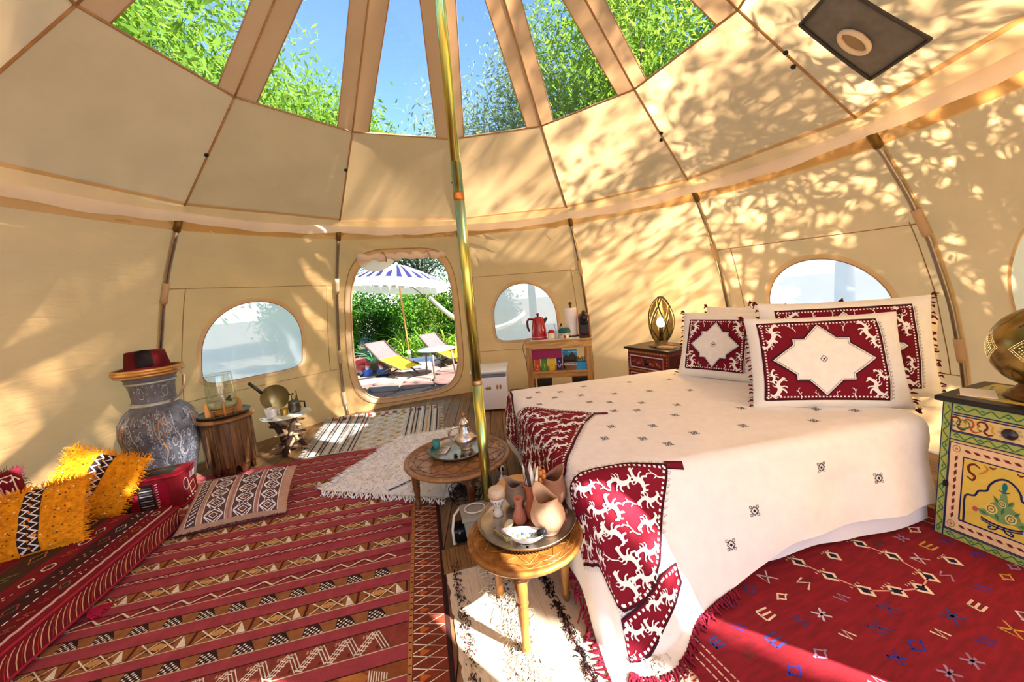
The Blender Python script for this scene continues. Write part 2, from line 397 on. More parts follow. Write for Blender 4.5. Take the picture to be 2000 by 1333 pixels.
# roof: trapezoid canvas panels between the eaves ring and the window ring, strips and clear windows above
RL, ZL, RU, ZU, ZA = 2.5, 2.367, 1.698, 2.974, 4.37
def ROOF(i, s, t, lift=0.):
    r = lerp(RL, RU, t); z = lerp(ZL, ZU, t); p = pol(ang(i), r, z).lerp(pol(ang(i+1), r, z), s)
    sag = .02*math.sin(PI*s)*math.sin(PI*t)+.006*nz(s*2.5, t*2, i*3.3)*math.sin(PI*s)
    n = Vector((-p.x, -p.y, -1.2*r)).normalized(); return p+n*(sag+lift)
def CONE(i, s, t, lift=0.):
    r = lerp(RU, .03, t); z = lerp(ZU, ZA, t); p = pol(ang(i), r, z).lerp(pol(ang(i+1), r, z), s); n = Vector((-p.x, -p.y, -1.2*r-.01)).normalized(); return p+n*lift
ceil = root('ceiling')
for i in range(NP):
    j = i if i < 9 else i-12
    MB().grid(lambda u, v: ROOF(j, u, v), 16, 16).build('roof_panel', CANVAS, ceil)
    MB().tube([ROOF(j, 0, k/10, .002) for k in range(11)], .008, 6).build('roof_seam', SEAM, ceil)
    MB().tube([ROOF(j, k/10, 1, .002) for k in range(11)], .008, 6).build('roof_seam', SEAM, ceil)
    MB().tube([CONE(j, 0, k/10, .002) for k in range(10)], .007, 6).build('roof_seam', SEAM, ceil)
    # two canvas strips beside each rib and a clear window between them
    HW = .135
    def edge(t, side):
        r = lerp(RU, .03, t); L = 2*r*math.sin(PI/NP); q = min(.5, HW/L); return q if side == 0 else 1-q
    T1 = .70
    for side in (0, 1):
        MB().grid(lambda u, v: CONE(j, (lerp(0, edge(v, 0), u) if side == 0 else lerp(edge(v, 1), 1, u)), v, .004*math.sin(PI*u)), 4, 14).build('rib_strip', CANVAS2, ceil)
        MB().tube([CONE(j, edge(k/12*.74, side), k/12*.74, .003) for k in range(13)], .004, 5).build('strip_hem', SEAM, ceil)
    w = MB().grid(lambda u, v: CONE(j, lerp(edge(v*.8, 0), edge(v*.8, 1), u), v*.8, -.003), 2, 10).build('window_%d' % (i+5), FILM); struct(w)
capm = MB().lathe([(.36, 4.09), (.25, 4.2), (.12, 4.33), (.04, 4.42)], 24).build('apex_cap', CANVAS2, ceil)
# black grommets beside the roof seams
GROM = P((28, 26, 26), .4, name='black_rubber')
for i, s, t in ((-1, 1.0, .50), (0, 1.0, .62), (1, 1.0, .52), (3, 1.0, .50), (4, 1.0, .52), (4, .0, .56), (5, 0, .62)):
    p = ROOF(i, min(.985, max(.015, s)), t, .006); q = ROOF(i, min(.985, max(.015, s)), t, .05)
    M = Matrix.Translation(p) @ (q-p).to_track_quat('Z', 'Y').to_matrix().to_4x4()
    MB().lathe([(.004, 0), (.014, 0), (.016, .006), (.010, .012), (.004, .008)], 12, M=M).build('grommet', GROM, ceil)
# eaves: folded gutter strip and the pale storm flap hanging under it
tr = root('trim_1')
for i in range(NP):
    j = i if i < 9 else i-12
    def gut(u, v):
        A = pol(ang(j), lerp(RL, 2.60, v), lerp(ZL, 2.315, v)); B = pol(ang(j+1), lerp(RL, 2.60, v), lerp(ZL, 2.315, v)); p = A.lerp(B, u)
        p.z -= .035*math.sin(PI*u)*v; return p+Vector((-p.x, -p.y, 0)).normalized()*(.006*math.sin(23*u+j)*v)
    MB().grid(gut, 20, 3).build('gutter_fold', HEMC, tr)
    def flap(u, v):
        A = pol(ang(j), lerp(2.575, 2.605, v), lerp(2.325, 2.262, v)); B = pol(ang(j+1), lerp(2.575, 2.605, v), lerp(2.325, 2.262, v)); p = A.lerp(B, u)
        e = math.sin(PI*u)**.7; p.z -= (.028+.018*v)*e+.006*math.sin(19*u+2*j)*v*e
        return p+Vector((-p.x, -p.y, 0)).normalized()*(.02+.012*math.sin(PI*v)+.008*math.sin(11*u+j)*e)
    MB().grid(flap, 24, 5).build('storm_flap', PALE, tr)
    MB().grid(lambda u, v: WALL(j, u, 2.20, .003, False).lerp(WALL(j, u, 2.27, -.004, False), min(1, 2*v)) if v <= .5 else WALL(j, u, 2.27, -.004, False).lerp(ROOF(j, u, .03, -.004), 2*v-1), 16, 4).build('eaves_light_seal', CANVAS_THIN, tr)  # added behind the eaves to stop light leaking between wall and roof

# hoop poles that bow out along the wall
hoops = {0: 'bowed steel hoop pole behind the big vase and red fez', 1: 'bowed steel hoop pole left of the open doorway', 2: 'bowed steel hoop pole right of the doorway, behind the centre pole',
         3: 'bowed steel hoop pole beside the wooden shelf and coffee machine', 4: 'bowed steel hoop pole behind the left end of the pillows', 5: 'bowed steel hoop pole right of the pillows, near the globe lamp'}
for i, lab in hoops.items():
    t = thing('tent_pole', lab, 'pole', pol(ang(i), 3.40, 0), 0, 'steel hoop poles of the tent wall')
    off = Vector(t.location)
    path = [pol(ang(i), smrad(z)-.035, z)-off for z in np.linspace(.01, 2.2, 32)]
    MB().tube(path, .0165, 10).build('tube', STEEL, t)
    MB().tube([pol(ang(i), smrad(z)-.03, z)-off for z in (2.19, 2.23, 2.27)], .026, 8).build('pole_socket', P((120, 90, 40), .5, .6), t)
    for z0 in (.14, .72, 1.62):
        MB().tube([pol(ang(i), smrad(z)-.033, z)-off for z in np.linspace(z0, z0+.17, 5)], .026, 10).build('canvas_sleeve', HEMC, t)
# centre pole
def iridescent():
    m = bpy.data.materials.new('zinc_chromate'); m.use_nodes = True; n = m.node_tree.nodes; l = m.node_tree.links; b = n['Principled BSDF']
    b.inputs['Metallic'].default_value = 1; b.inputs['Roughness'].default_value = .24
    tc = n.new('ShaderNodeTexCoord'); mp = n.new('ShaderNodeMapping'); mp.inputs['Scale'].default_value = (16, 16, .7); l.new(tc.outputs['Object'], mp.inputs[0])
    t = n.new('ShaderNodeTexNoise'); t.inputs['Scale'].default_value = 1.6; l.new(mp.outputs[0], t.inputs['Vector'])
    r = n.new('ShaderNodeValToRGB'); e = r.color_ramp.elements; e[0].position = .3; e[0].color = (*lin((136, 160, 92)), 1); e[1].position = .7; e[1].color = (*lin((166, 208, 190)), 1)
    x = e.new(.45); x.color = (*lin((206, 200, 100)), 1); x = e.new(.58); x.color = (*lin((180, 202, 140)), 1)
    l.new(t.outputs[0], r.inputs[0]); l.new(r.outputs[0], b.inputs['Base Color']); return m
IRI = iridescent()
cp = thing('centre_pole', 'shiny yellow-green zinc plated centre pole holding up the tent', 'pole', (0, 0, 0))
MB().lathe([(.055, .004), (.055, .012), (.034, .016)], 24).build('foot_plate', STEEL, cp)
MB().lathe([(.031, .014), (.031, .96)], 28).build('lower_tube', IRI, cp)
MB().lathe([(.0295, .96), (.0295, 2.2)], 28).build('middle_tube', IRI, cp)
MB().lathe([(.0296, 2.0), (.0306, 2.005), (.0306, 2.035), (.0296, 2.04)], 28).build('joint_ring', P((206, 130, 70), .35, 1.), cp)
MB().lathe([(.0311, .945), (.0316, .95), (.0316, .965), (.0311, .97)], 28).build('joint_ring', P((206, 160, 130), .35, 1.), cp)
MB().lathe([(.028, 2.2), (.028, 4.36)], 28).build('upper_tube', IRI, cp)

# stove-pipe flap sewn into the roof
sp = thing('stove_flap', 'dark grey square flap with pale round stovepipe ring sewn to the roof', 'flap', ROOF(5, .55, .3))
so = Vector(sp.location); DARKC = P((112, 110, 106), .75, var=.15, bump=.2, name='dark_coated_cloth')
def stv(u, v, lift): return ROOF(5, .225+.285*u, .175+.50*v, .012+lift)-so
MB().grid(lambda u, v: stv(u, v, .006*math.sin(7*u)*math.sin(5*v)), 12, 12).build('panel', DARKC, sp, solid=.004)
for e in range(4):
    f = [(lambda k: (k, 0)), (lambda k: (k, 1)), (lambda k: (0, k)), (lambda k: (1, k))][e]
    MB().tube([stv(*f(k/8), .004) for k in range(9)], .008, 6).build('edge_binding', P((66, 62, 60), .7), sp)
rg = [stv(.40+.15*math.cos(TAU*k/28), .46+.165*math.sin(TAU*k/28), .012) for k in range(28)]
MB().tube(rg, .012, 8, closed=True).build('ring', P((232, 214, 184), .7, bump=.3), sp)
mb = MB(); mb.add([stv(.40+.145*math.cos(TAU*k/28), .46+.16*math.sin(TAU*k/28), .008) for k in range(28)], [tuple(range(28))]); mb.build('ring_cover', CANVAS_THIN, sp)

# floor boards
fr_ = root('floor'); FL = wood((150, 110, 66), (104, 72, 40), 5, (1, .12, 1), .55)
FLB = wood((136, 98, 58), (92, 64, 36), 5, (1, .12, 1), .55)
pw = .14
for k in range(-25, 25):
    x0 = k*pw; xm = max(abs(x0), abs(x0+pw)); 
    if xm >= 3.46: continue
    h = math.sqrt(3.48**2-xm**2)
    MB().rbox((x0+pw/2, 0, -.0125), (pw-.004, 2*h, .025), .002, 1).build('floor_plank', FL if k % 2 else FLB, fr_)
# ================================================================ shared textile motifs
RED = (160, 40, 46); DRED = (118, 18, 34); CREAM = (232, 220, 196); WHITE = (244, 240, 234); BRN = (158, 92, 46); DBR = (66, 34, 28); BLK = (30, 22, 24); MAROON = (96, 10, 30); ORNG = (186, 96, 40)
YARN = dyed()
COTTON = dyed(.85, .12, 260, .05, 'cotton')
def inside(p, poly):
    x, y = p; r = False; n = len(poly)
    for i in range(n):
        x1, y1 = poly[i]; x2, y2 = poly[(i+1) % n]
        if (y1 > y) != (y2 > y) and x < (x2-x1)*(y-y1)/(y2-y1)+x1: r = not r
    return r
def edge_dist(p, poly):
    d = 1e9
    for i in range(len(poly)):
        a = poly[i]; b = poly[(i+1) % len(poly)]; vx, vy = b[0]-a[0], b[1]-a[1]; t = max(0, min(1, ((p[0]-a[0])*vx+(p[1]-a[1])*vy)/(vx*vx+vy*vy+1e-12)))
        d = min(d, math.hypot(p[0]-a[0]-t*vx, p[1]-a[1]-t*vy))
    return d
BEAST = ([([(-.42, -.30), (-.30, -.42), (-.10, -.30), (.02, -.06), (-.06, .16), (.04, .34), (.22, .42)], [.05, .12, .17, .22, .17, .13, .05]),      # tail, body, neck
          ([(.04, .34), (.20, .50), (.30, .44)], [.10, .12, .03]), ([(.20, .42), (.36, .34)], [.08, .03]),
          ([(.0, -.08), (.20, -.10), (.30, -.28)], [.14, .08, .06]), ([(.02, .04), (.24, .08), (.34, .0)], [.10, .06, .05]),
          ([(-.16, -.30), (.02, -.42), (.08, -.52)], [.12, .08, .06]), ([(-.20, -.34), (-.22, -.52), (-.14, -.56)], [.10, .06, .05]),
          ([(-.06, .16), (-.22, .26), (-.20, .40)], [.07, .05, .02]), ([(-.02, .26), (-.14, .40)], [.06, .02]), ([(-.06, .06), (-.24, .10), (-.30, .22)], [.07, .05, .02])])
SPRIG = [([(0, -.5), (.06, -.2), (-.04, .1), (.06, .42)], [.05, .05, .05, .04]), ([(.04, -.1), (.18, .02)], [.06, .03]), ([(-.02, .14), (-.16, .28)], [.06, .03]), ([(.05, .36), (.16, .44)], [.06, .04])]
def motif(D, shape, x, y, s, rot, col, lay, flip=1):
    for pts, ws in shape:
        pts, ws = spl(pts, ws, 2)
        for q in stroke(pts, ws): D.poly(xf(q, x, y, s, rot, flip, 1), col, lay)
def embroider(D, poly, s=.105, red=(126, 16, 36), rng=random, rot0=0., rim=True, lay=1, beast=True):
    D.poly(poly, red, lay)
    D.loop(poly, .010, (58, 14, 26), lay+1)
    if rim:
        cx = sum(p[0] for p in poly)/len(poly); cy = sum(p[1] for p in poly)/len(poly)
        for i in range(len(poly)):
            a, b = poly[i], poly[(i+1) % len(poly)]; L = math.dist(a, b); n = int(L/.022)
            if n < 1: continue
            tx, ty = (b[0]-a[0])/L, (b[1]-a[1])/L; nx, ny = -ty, tx
            if inside((a[0]+tx*L/2+nx*.004, a[1]+ty*L/2+ny*.004), poly) is False: nx, ny = -nx, -ny
            for k in range(n):
                t = (k+.5)/n*L; px, py = a[0]+tx*t+nx*.016, a[1]+ty*t+ny*.016
                if inside((px, py), poly): D.poly(xf([(-.0055, -.0055), (.0055, -.0055), (.0055, .0055), (-.0055, .0055)], px, py, 1, math.atan2(ty, tx)), WHITE, lay+2)
    if not beast: return
    x0 = min(p[0] for p in poly); x1 = max(p[0] for p in poly); y0 = min(p[1] for p in poly); y1 = max(p[1] for p in poly)
    j = 0; y = y0
    while y < y1:
        x = x0+(j % 2)*s*.5; i = 0
        while x < x1:
            q = (x+rng.uniform(-.006, .006), y+rng.uniform(-.006, .006))
            if inside(q, poly) and edge_dist(q, poly) > s*.42:
                if (i+j) % 3 == 2: motif(D, SPRIG, q[0], q[1], s*.9, rot0+rng.uniform(-.3, .3), WHITE, lay+2)
                else: motif(D, BEAST, q[0], q[1], s, rot0+rng.uniform(-.25, .25), WHITE, lay+2, 1 if rng.random() < .7 else -1)
            elif inside(q, poly) and edge_dist(q, poly) > s*.2: motif(D, SPRIG, q[0], q[1], s*.5, rng.uniform(-1, 1), WHITE, lay+2)
            x += s*.86; i += 1
        y += s*.90; j += 1
def frame2(O, ex): # 2-D frame on the floor: origin O, local x axis ex, local y to its left
    ex = Vector((ex[0], ex[1], 0)).normalized(); ey = Vector((-ex.y, ex.x, 0))
    return Matrix(((ex.x, ey.x, 0, O[0]), (ex.y, ey.y, 0, O[1]), (0, 0, 1, O[2] if len(O) > 2 else 0), (0, 0, 0, 1)))
def at(o, M): o.matrix_world = M; return o
def slab(x0, y0, x1, y1, z0, z1, jag=.004, step=.05, seed=1):
    """thin rug body with a slightly uneven outline"""
    r = random.Random(seed); pts = []
    def run(a, b):
        n = max(2, int(math.dist(a, b)/step))
        for k in range(n): t = k/n; pts.append((lerp(a[0], b[0], t)+r.uniform(-jag, jag), lerp(a[1], b[1], t)+r.uniform(-jag, jag)))
    c = [(x0, y0), (x1, y0), (x1, y1), (x0, y1)]
    for k in range(4): run(c[k], c[(k+1) % 4])
    return MB().prism(pts, z0, z1)

# ---------------------------------------------------------------- striped red kilim
kil = thing('kilim_rug', 'large red flat-woven kilim with cream and brown patterned stripes, left of centre', 'rug')
at(kil, frame2((-.14, -.91), (.984, .18)))
KX0, KY0, KY1 = -2.36, -.50, 2.60
slab(KX0, KY0, 0, KY1, .0005, .006).build('weave', P((160, 62, 70), .95, var=.18, scale=14, bump=.35, bscale=200, name='kilim_wool'), kil)
D = Deco(); rr = random.Random(3)
IN = -.185                                                  # inner edge of the right-hand border
D.rect(IN, KY0, 0, KY1, (120, 52, 30)); D.rect(-.022, KY0, 0, KY1, (48, 24, 22), 2); D.rect(IN, KY0, IN+.018, KY1, (176, 120, 66), 2)
for k in range(int((KY1-KY0)/.012)):
    y = KY0+.012*k
    if k % 3 == 0: D.rect(IN+.003, y, IN+.015, y+.006, (70, 30, 26), 3)
n = int((KY1-KY0)/.055)
for k in range(n):
    y = KY0+(KY1-KY0)*k/n; y2 = y+.055*2.2
    D.line([(IN+.022, y), (-.026, y+.05), (IN+.022, y+.10)], .0055, CREAM, 3)
    if k % 2: D.poly([(IN+.05, y+.03), (-.09, y+.05), (IN+.05, y+.07)], ORNG, 2)
bands = []; y = KY0+.02; kinds = ['zig', 'loz', 'chk', 'loz', 'hat', 'lat', 'chk', 'loz', 'chk', 'zig', 'loz', 'twi', 'loz', 'dia', 'loz', 'twi', 'zig', 'twi', 'loz', 'twi', 'zig', 'twi', 'dia', 'twi', 'loz', 'twi']
wd = {'loz': .085, 'hat': .075, 'lat': .12, 'chk': .07, 'zig': .065, 'twi': .04, 'dia': .05}
for k in kinds:
    if y+wd[k] > KY1-.02: break
    bands.append((k, y, y+wd[k])); y += wd[k]+rr.uniform(.055, .075)
x0, x1 = KX0+.01, IN-.002
for kind, ya, yb in bands:
    h = yb-ya; m = (ya+yb)/2; bg = {'loz': (150, 92, 46), 'hat': (140, 78, 42), 'lat': (136, 62, 50), 'chk': (150, 96, 56), 'zig': (142, 54, 52), 'twi': (146, 42, 52), 'dia': (150, 50, 52)}[kind]
    D.rect(x0, ya, x1, yb, bg); D.rect(x0, ya, x1, ya+.005, (214, 190, 150) if kind != 'twi' else bg, 2); D.rect(x0, yb-.005, x1, yb, (60, 30, 26), 2)
    x = x0; i = 0; wk = {'twi': .075, 'zig': .13, 'chk': .14, 'hat': .21, 'loz': .24, 'dia': .10, 'lat': .13}[kind]
    while x < x1-wk:
        if kind == 'twi':
            w = .06; D.line([(x, m-.008), (x+w*.5, m+.006), (x+w, m+.010)], [.003, .008, .003], CREAM, 3); D.line([(x+w*.3, m+.010), (x+w*.7, m-.004), (x+w*1.2, m-.010)], [.002, .006, .002], (206, 160, 140), 3)
        elif kind == 'zig':
            w = .13; D.line([(x, ya+.012), (x+w*.62, yb-.012), (x+w, ya+.012)], .009, CREAM, 4); D.line([(x+.01, ya+.006), (x+w*.62, yb-.024), (x+w-.01, ya+.006)], .004, DBR, 3)
            for q in range(3): D.rect(x+w*.2+.02*q, yb-.022, x+w*.2+.02*q+.009, yb-.012, (70, 24, 30), 3)
        elif kind == 'chk':
            w = .14; 
            for a in range(7):
                for b in range(5):
                    xx = x+.02+a*.012; yy = ya+.010+b*.0105
                    if (a+b) % 2 == 0 and a <= 6-b*.6 and xx+.010 < x1: D.poly(xf([(-.005, -.004), (.004, -.004), (.006, .004), (-.003, .004)], xx, yy), CREAM if b % 2 == 0 else WHITE, 4)
            D.poly([(x+.012, ya+.006), (x+.104, ya+.006), (x+.070, yb-.006), (x+.012, yb-.006)], (52, 30, 30), 3)
        elif kind == 'hat':
            w = .21
            D.poly([(x, ya+.006), (x+.09, ya+.006), (x+.13, m), (x+.09, yb-.006), (x, yb-.006), (x+.03, m)], (178, 112, 54) if i % 2 else (112, 60, 36), 3)
            for q in range(8): D.line([(x+.125+q*.010, ya+.008), (x+.125+q*.010, yb-.010-.004*q)], .0045, CREAM, 4)
        elif kind == 'loz':
            w = .24
            D.poly([(x+.02, m), (x+.09, yb-.008), (x+.16, m), (x+.09, ya+.008)], (96, 52, 34), 3); D.poly([(x+.05, m), (x+.09, yb-.022), (x+.13, m), (x+.09, ya+.022)], (206, 150, 84), 4)
            D.line([(x+.01, ya+.008), (x+.09, yb-.006), (x+.17, ya+.008)], .006, CREAM, 5); D.line([(x+.01, yb-.008), (x+.09, ya+.006), (x+.17, yb-.008)], .006, CREAM, 5)
            D.poly([(x+.175, ya+.008), (x+.215, ya+.008), (x+.175, yb-.008)], CREAM, 4); D.rect(x+.222, ya+.005, x+.234, yb-.005, (84, 34, 34), 4)
        elif kind == 'dia':
            w = .10; D.loop([(x+.01, m), (x+.05, yb-.008), (x+.09, m), (x+.05, ya+.008)], .006, CREAM, 4); D.poly(ring_poly(x+.05, m, .012, .008, 4), ORNG, 4)
        else:
            w = .115
            for q in (-.014, 0, .014): D.line([(x+q, ya+.010), (x+w*.55+q, yb-.012)], .0042, CREAM, 4); 
            for q in (-.014, 0, .014): D.line([(x+w*.55+q, yb-.012), (x+w+q, ya+.010)], .0042, CREAM, 4)
            for q in range(6): t = q/6; D.line([(x+w*.55*t-.014, lerp(ya+.01, yb-.012, t)+.01), (x+w*.55*t+.02, lerp(ya+.01, yb-.012, t)-.006)], .004, (240, 226, 206), 5)
            for q in range(4): D.rect(x+.075+q*.014, ya+.016, x+.083+q*.014, ya+.03+.004*q, (92, 40, 36), 3); D.rect(x+.012+q*.012, yb-.035, x+.019+q*.012, yb-.02, (206, 150, 120), 3)
        x += w; i += 1
D.put('woven_pattern', YARN, kil, flat(None, .006), lift=.0004)

# ---------------------------------------------------------------- right-hand dark red rug with small scattered motifs
rug = thing('dark_red_rug', 'dark red rug with scattered small coloured motifs in front of the bed', 'rug')
at(rug, frame2((.66, -.72), (.947, .32)))                     # local x across (right), local y away
slab(0, -1.0, 1.98, .62, .0005, .009, .010, .03, 5).build('weave', P((128, 8, 24), .95, var=.25, scale=9, bump=.45, bscale=150, stretch=(1, 5, 1), name='red_wool'), rug)
D = Deco(); rr = random.Random(11)
for x in (.055, .085, .115, 1.80, 1.86): 
    for k in range(60): D.rect(x, -1.+k*.027, x+.006, -1.+k*.027+.022, (222, 180, 160))
def loz(x, y, s=.036, inner=(28, 22, 50)):
    D.poly([(x-s, y), (x, y+s*1.15), (x+s, y), (x, y-s*1.15)], (226, 206, 180), 1); D.poly([(x-s*.55, y), (x, y+s*.62), (x+s*.55, y), (x, y-s*.62)], inner, 2)
    for a in range(4): D.rect(x-s+a*s*.5, y+s*.9, x-s+a*s*.5+.005, y+s*1.2, (226, 206, 180), 1)
# connected lozenge rings
ring1 = [(.95, .10), (.87, .0), (.90, -.12), (.93, -.24), (.97, -.36), (1.08, -.42), (1.19, -.46), (1.30, -.44), (1.33, -.30), (1.30, -.18), (1.26, -.06), (1.20, .04), (1.08, .08)]
D.loop(ring1, .008, (214, 150, 140), 1)
for q in ring1: loz(*q)
loz(1.09, -.17, .034); loz(.62, .06, .03); loz(1.52, -.44, .034); loz(1.12, .26, .028); loz(.80, .18, .028)
cols = [(226, 206, 180), (40, 50, 150), (190, 150, 70), (150, 120, 150), (80, 50, 40), (214, 196, 176), (50, 60, 120), (200, 190, 200)]
glyphs = [[[(-.5, -.5), (.5, .5)], [(-.5, .5), (.5, -.5)], [(-.5, 0), (.5, 0)]],
          [[(.4, .5), (-.4, .35), (.4, -.1), (-.4, -.5)]],
          [[(-.5, -.4), (.5, -.4)], [(-.5, 0), (.5, 0)], [(-.5, .4), (.5, .4)], [(-.5, -.4), (-.5, .4)]],
          [[(-.5, 0), (0, .4), (.5, 0), (0, -.4), (-.5, 0)], [(-.7, 0), (-.5, 0)], [(.5, 0), (.7, 0)]],
          [[(-.5, .4), (-.2, -.4), (.1, .4), (.4, -.4)]], [[(-.5, .5), (.5, -.5), (.5, .5), (-.5, -.5), (-.5, .5)]]]
k = 0
for a in range(12):
    for b in range(13):
        x = .20+a*.145+rr.uniform(-.025, .025)+(b % 2)*.06; y = -.94+b*.118+rr.uniform(-.02, .02)
        if x > 1.76 or inside((x, y), [(q[0], q[1]) for q in ring1]) or min(math.dist((x, y), q) for q in ring1) < .075: continue
        g = glyphs[rr.randrange(len(glyphs))]; c = cols[rr.randrange(len(cols))]; s = rr.uniform(.045, .062)
        for ln in g: D.line(xf(ln, x, y, s, rr.uniform(-.1, .1)), .0085, c, 1)
D.put('woven_motifs', YARN, rug, flat(None, .009), lift=.0005)
fr = MB(); rr = random.Random(8)
for k in range(90):
    y = -1.+1.4*k/90; fr.tube([(0, y, .005), (-.02-rr.random()*.02, y+rr.uniform(-.01, .01), .008), (-.035-rr.random()*.03, y+rr.uniform(-.02, .02), .003)], .004, 4)
o = fr.build('fringe', P((150, 14, 36), .95), rug); o['kind'] = 'stuff'

# ---------------------------------------------------------------- cream rug with dark tufted stripes
crm = thing('cream_tufted_rug', 'cream flat rug with dark tufted stripes under the front table', 'rug')
at(crm, frame2((-.245, -.30), (.977, .212)))                  # local x right, local y away; rug runs to -y
slab(0, -1.05, .98, .04, .0005, .006, .006, .03, 9).build('weave', P((222, 202, 170), .95, var=.12, scale=22, bump=.35, bscale=90, stretch=(8, .6, 1), name='undyed_wool'), crm)
D = Deco(); rr = random.Random(21)
def tufts(x, w, cols, n, ln, y0=-1.04, y1=.02):
    mb = MB(); 
    for k in range(n):
        y = y0+(y1-y0)*rr.random(); xx = x+rr.gauss(0, w); l = ln*rr.uniform(.5, 1.3); a = rr.uniform(0, TAU); zz = rr.uniform(.004, .018)
        mb.tube([(xx, y, .006), (xx+l*.5*math.cos(a), y+l*.5*math.sin(a), .006+zz), (xx+l*math.cos(a), y+l*math.sin(a), .007)], .0022, 3, col=cols[rr.randrange(len(cols))], cap=False)
    return mb
tf = MB()
for x, w, c, n, ln in ((.045, .012, [(60, 44, 40), (30, 24, 22), (96, 30, 40), (200, 186, 160)], 330, .014), (.25, .030, [(238, 226, 204), (230, 214, 186)], 900, .05), (.25, .022, [(34, 26, 24)], 150, .016),
                       (.47, .010, [(34, 26, 26), (70, 20, 32), (30, 24, 24)], 420, .018), (.72, .032, [(238, 226, 204), (230, 214, 186)], 950, .05), (.71, .02, [(34, 26, 24)], 150, .016)):
    b = tufts(x, w, c, n, ln); off = len(tf.v); tf.v += b.v; tf.f += [tuple(i+off for i in f) for f in b.f]; tf.c += b.c; tf.sm += b.sm
o = tf.build('tufts', YARN, crm, colors=True); o['kind'] = 'stuff'
for x in (.10, .15, .35, .40, .58, .62, .88): D.rect(x, -1.04, x+.004, .03, (206, 184, 148))
for k in range(26): D.rect(.468, -1.04+k*.041, .474, -1.04+k*.041+.03, (110, 24, 40), 2)
D.put('woven_lines', YARN, crm, flat(None, .006), lift=.0004)

# brown woven mat between the kilim and the cream rug
mat_ = thing('brown_mat', 'small brown woven mat between the red kilim and the cream rug', 'mat')
at(mat_, frame2((-.255, -.30), (.977, .212)))
slab(-.005, -.04, .20, .155, .0065, .012, .003, .03, 4).build('weave', P((140, 100, 54), .9, var=.2, scale=30, bump=.5, bscale=120, stretch=(4, .6, 1), name='raffia'), mat_)
D = Deco(); 
for k in range(11): D.rect(k*.018, -.036, k*.018+.003, .15, (96, 66, 34) if k % 3 else (110, 112, 50))
D.put('ribs', YARN, mat_, flat(None, .012), lift=.0004)

# ---------------------------------------------------------------- grey, cream and ochre rug by the doorway
dr = thing('doorway_rug', 'grey and cream rug with dark stripes and ochre squares below the doorway', 'rug')
at(dr, frame2((-1.86, 1.47), (.993, .118)))
def drz(x, y): return .008+.004*math.sin(x*6+y*3)+.10*smooth((y-1.02)/.34)**2*.6
def DRF(x, y, l):  # the left edge runs outwards towards the wall
    sk = -.09*y/1.35*(1-x/1.4); return Vector((x+sk, y, drz(x, y)+l))
RW, RD = 1.32, 1.22
MB().grid(lambda u, v: DRF(u*RW, v*RD, 0), 40, 36).build('weave', P((200, 194, 180), .95, var=.15, scale=20, bump=.4, bscale=150, name='grey_wool'), dr, solid=.008)
D = Deco(); rr = random.Random(33)
def bar(x, w, c, y0=.0, y1=None, lay=2):
    y1 = RD if y1 is None else y1
    for k in range(12): D.rect(x, lerp(y0, y1, k/12), x+w, lerp(y0, y1, (k+1)/12), c, lay)
for x, c in ((.03, (60, 50, 50)), (.075, (220, 216, 206)), (.11, (70, 40, 36)), (.15, (52, 48, 52)), (.20, (226, 222, 214)), (.235, (54, 50, 54)), (.29, (228, 224, 214)), (.33, (70, 66, 70)), (.37, (226, 222, 212)), (.41, (60, 52, 52)), (.45, (120, 60, 44)),
             (.96, (60, 56, 60)), (.99, (228, 224, 216)), (1.02, (90, 60, 46)), (1.06, (56, 54, 60)), (1.10, (228, 224, 216)), (1.14, (60, 56, 64)), (1.18, (206, 150, 110)), (1.22, (56, 50, 56)), (1.26, (228, 222, 210)), (1.29, (48, 40, 44))): bar(x, .014, c)
for x in (.12, .25, .35): 
    for k in range(23): D.rect(x+.006, .03+k*.05, x+.026, .03+k*.05+.02, [(132, 66, 44), (190, 140, 60), (90, 84, 88)][k % 3], 3)
D.rect(.48, 0.02, .95, RD-.02, (206, 204, 190), 1)
for a in range(5):
    for b in range(14):
        x = .52+a*.088+(b % 2)*.03; y = .05+b*.08
        c = [(196, 150, 74), (224, 220, 206), (186, 164, 104), (230, 226, 214)][(a*3+b) % 4]
        if y > 1.05: c = [(176, 96, 50), (196, 150, 74), (140, 50, 50)][(a+b) % 3]
        D.poly(xf([(-.026, -.018), (.022, -.024), (.028, .014), (-.02, .022)], x, y, 1, rr.uniform(-.2, .2)), c, 2)
        if y < 1.0 and b % 2: D.line([(x-.04, y-.03), (x+.04, y+.05)], .008, (236, 232, 222), 3)
for a in range(13): D.rect(.05+a*.10, 1.12, .05+a*.10+.05, 1.19, [(176, 96, 50), (130, 50, 44), (186, 140, 70)][a % 3], 3)
D.put('woven_pattern', YARN, dr, DRF, lift=.0012, maxl=.09)
fr = MB()
for k in range(46):
    y = k*.03; p = DRF(0, min(y, RD), .004); fr.tube([p, p+Vector((-.03, rr.uniform(-.02, .02), .006)), p+Vector((-.065, rr.uniform(-.03, .03), -.006))], .0035, 4)
for k in range(30):
    p = DRF(RW, .05+k*.042, .004); fr.tube([p, p+Vector((.03, rr.uniform(-.02, .02), .012)), p+Vector((.06, rr.uniform(-.03, .03), -.004))], .004, 4)
o = fr.build('fringe', P((214, 206, 192), .95), dr); o['kind'] = 'stuff'

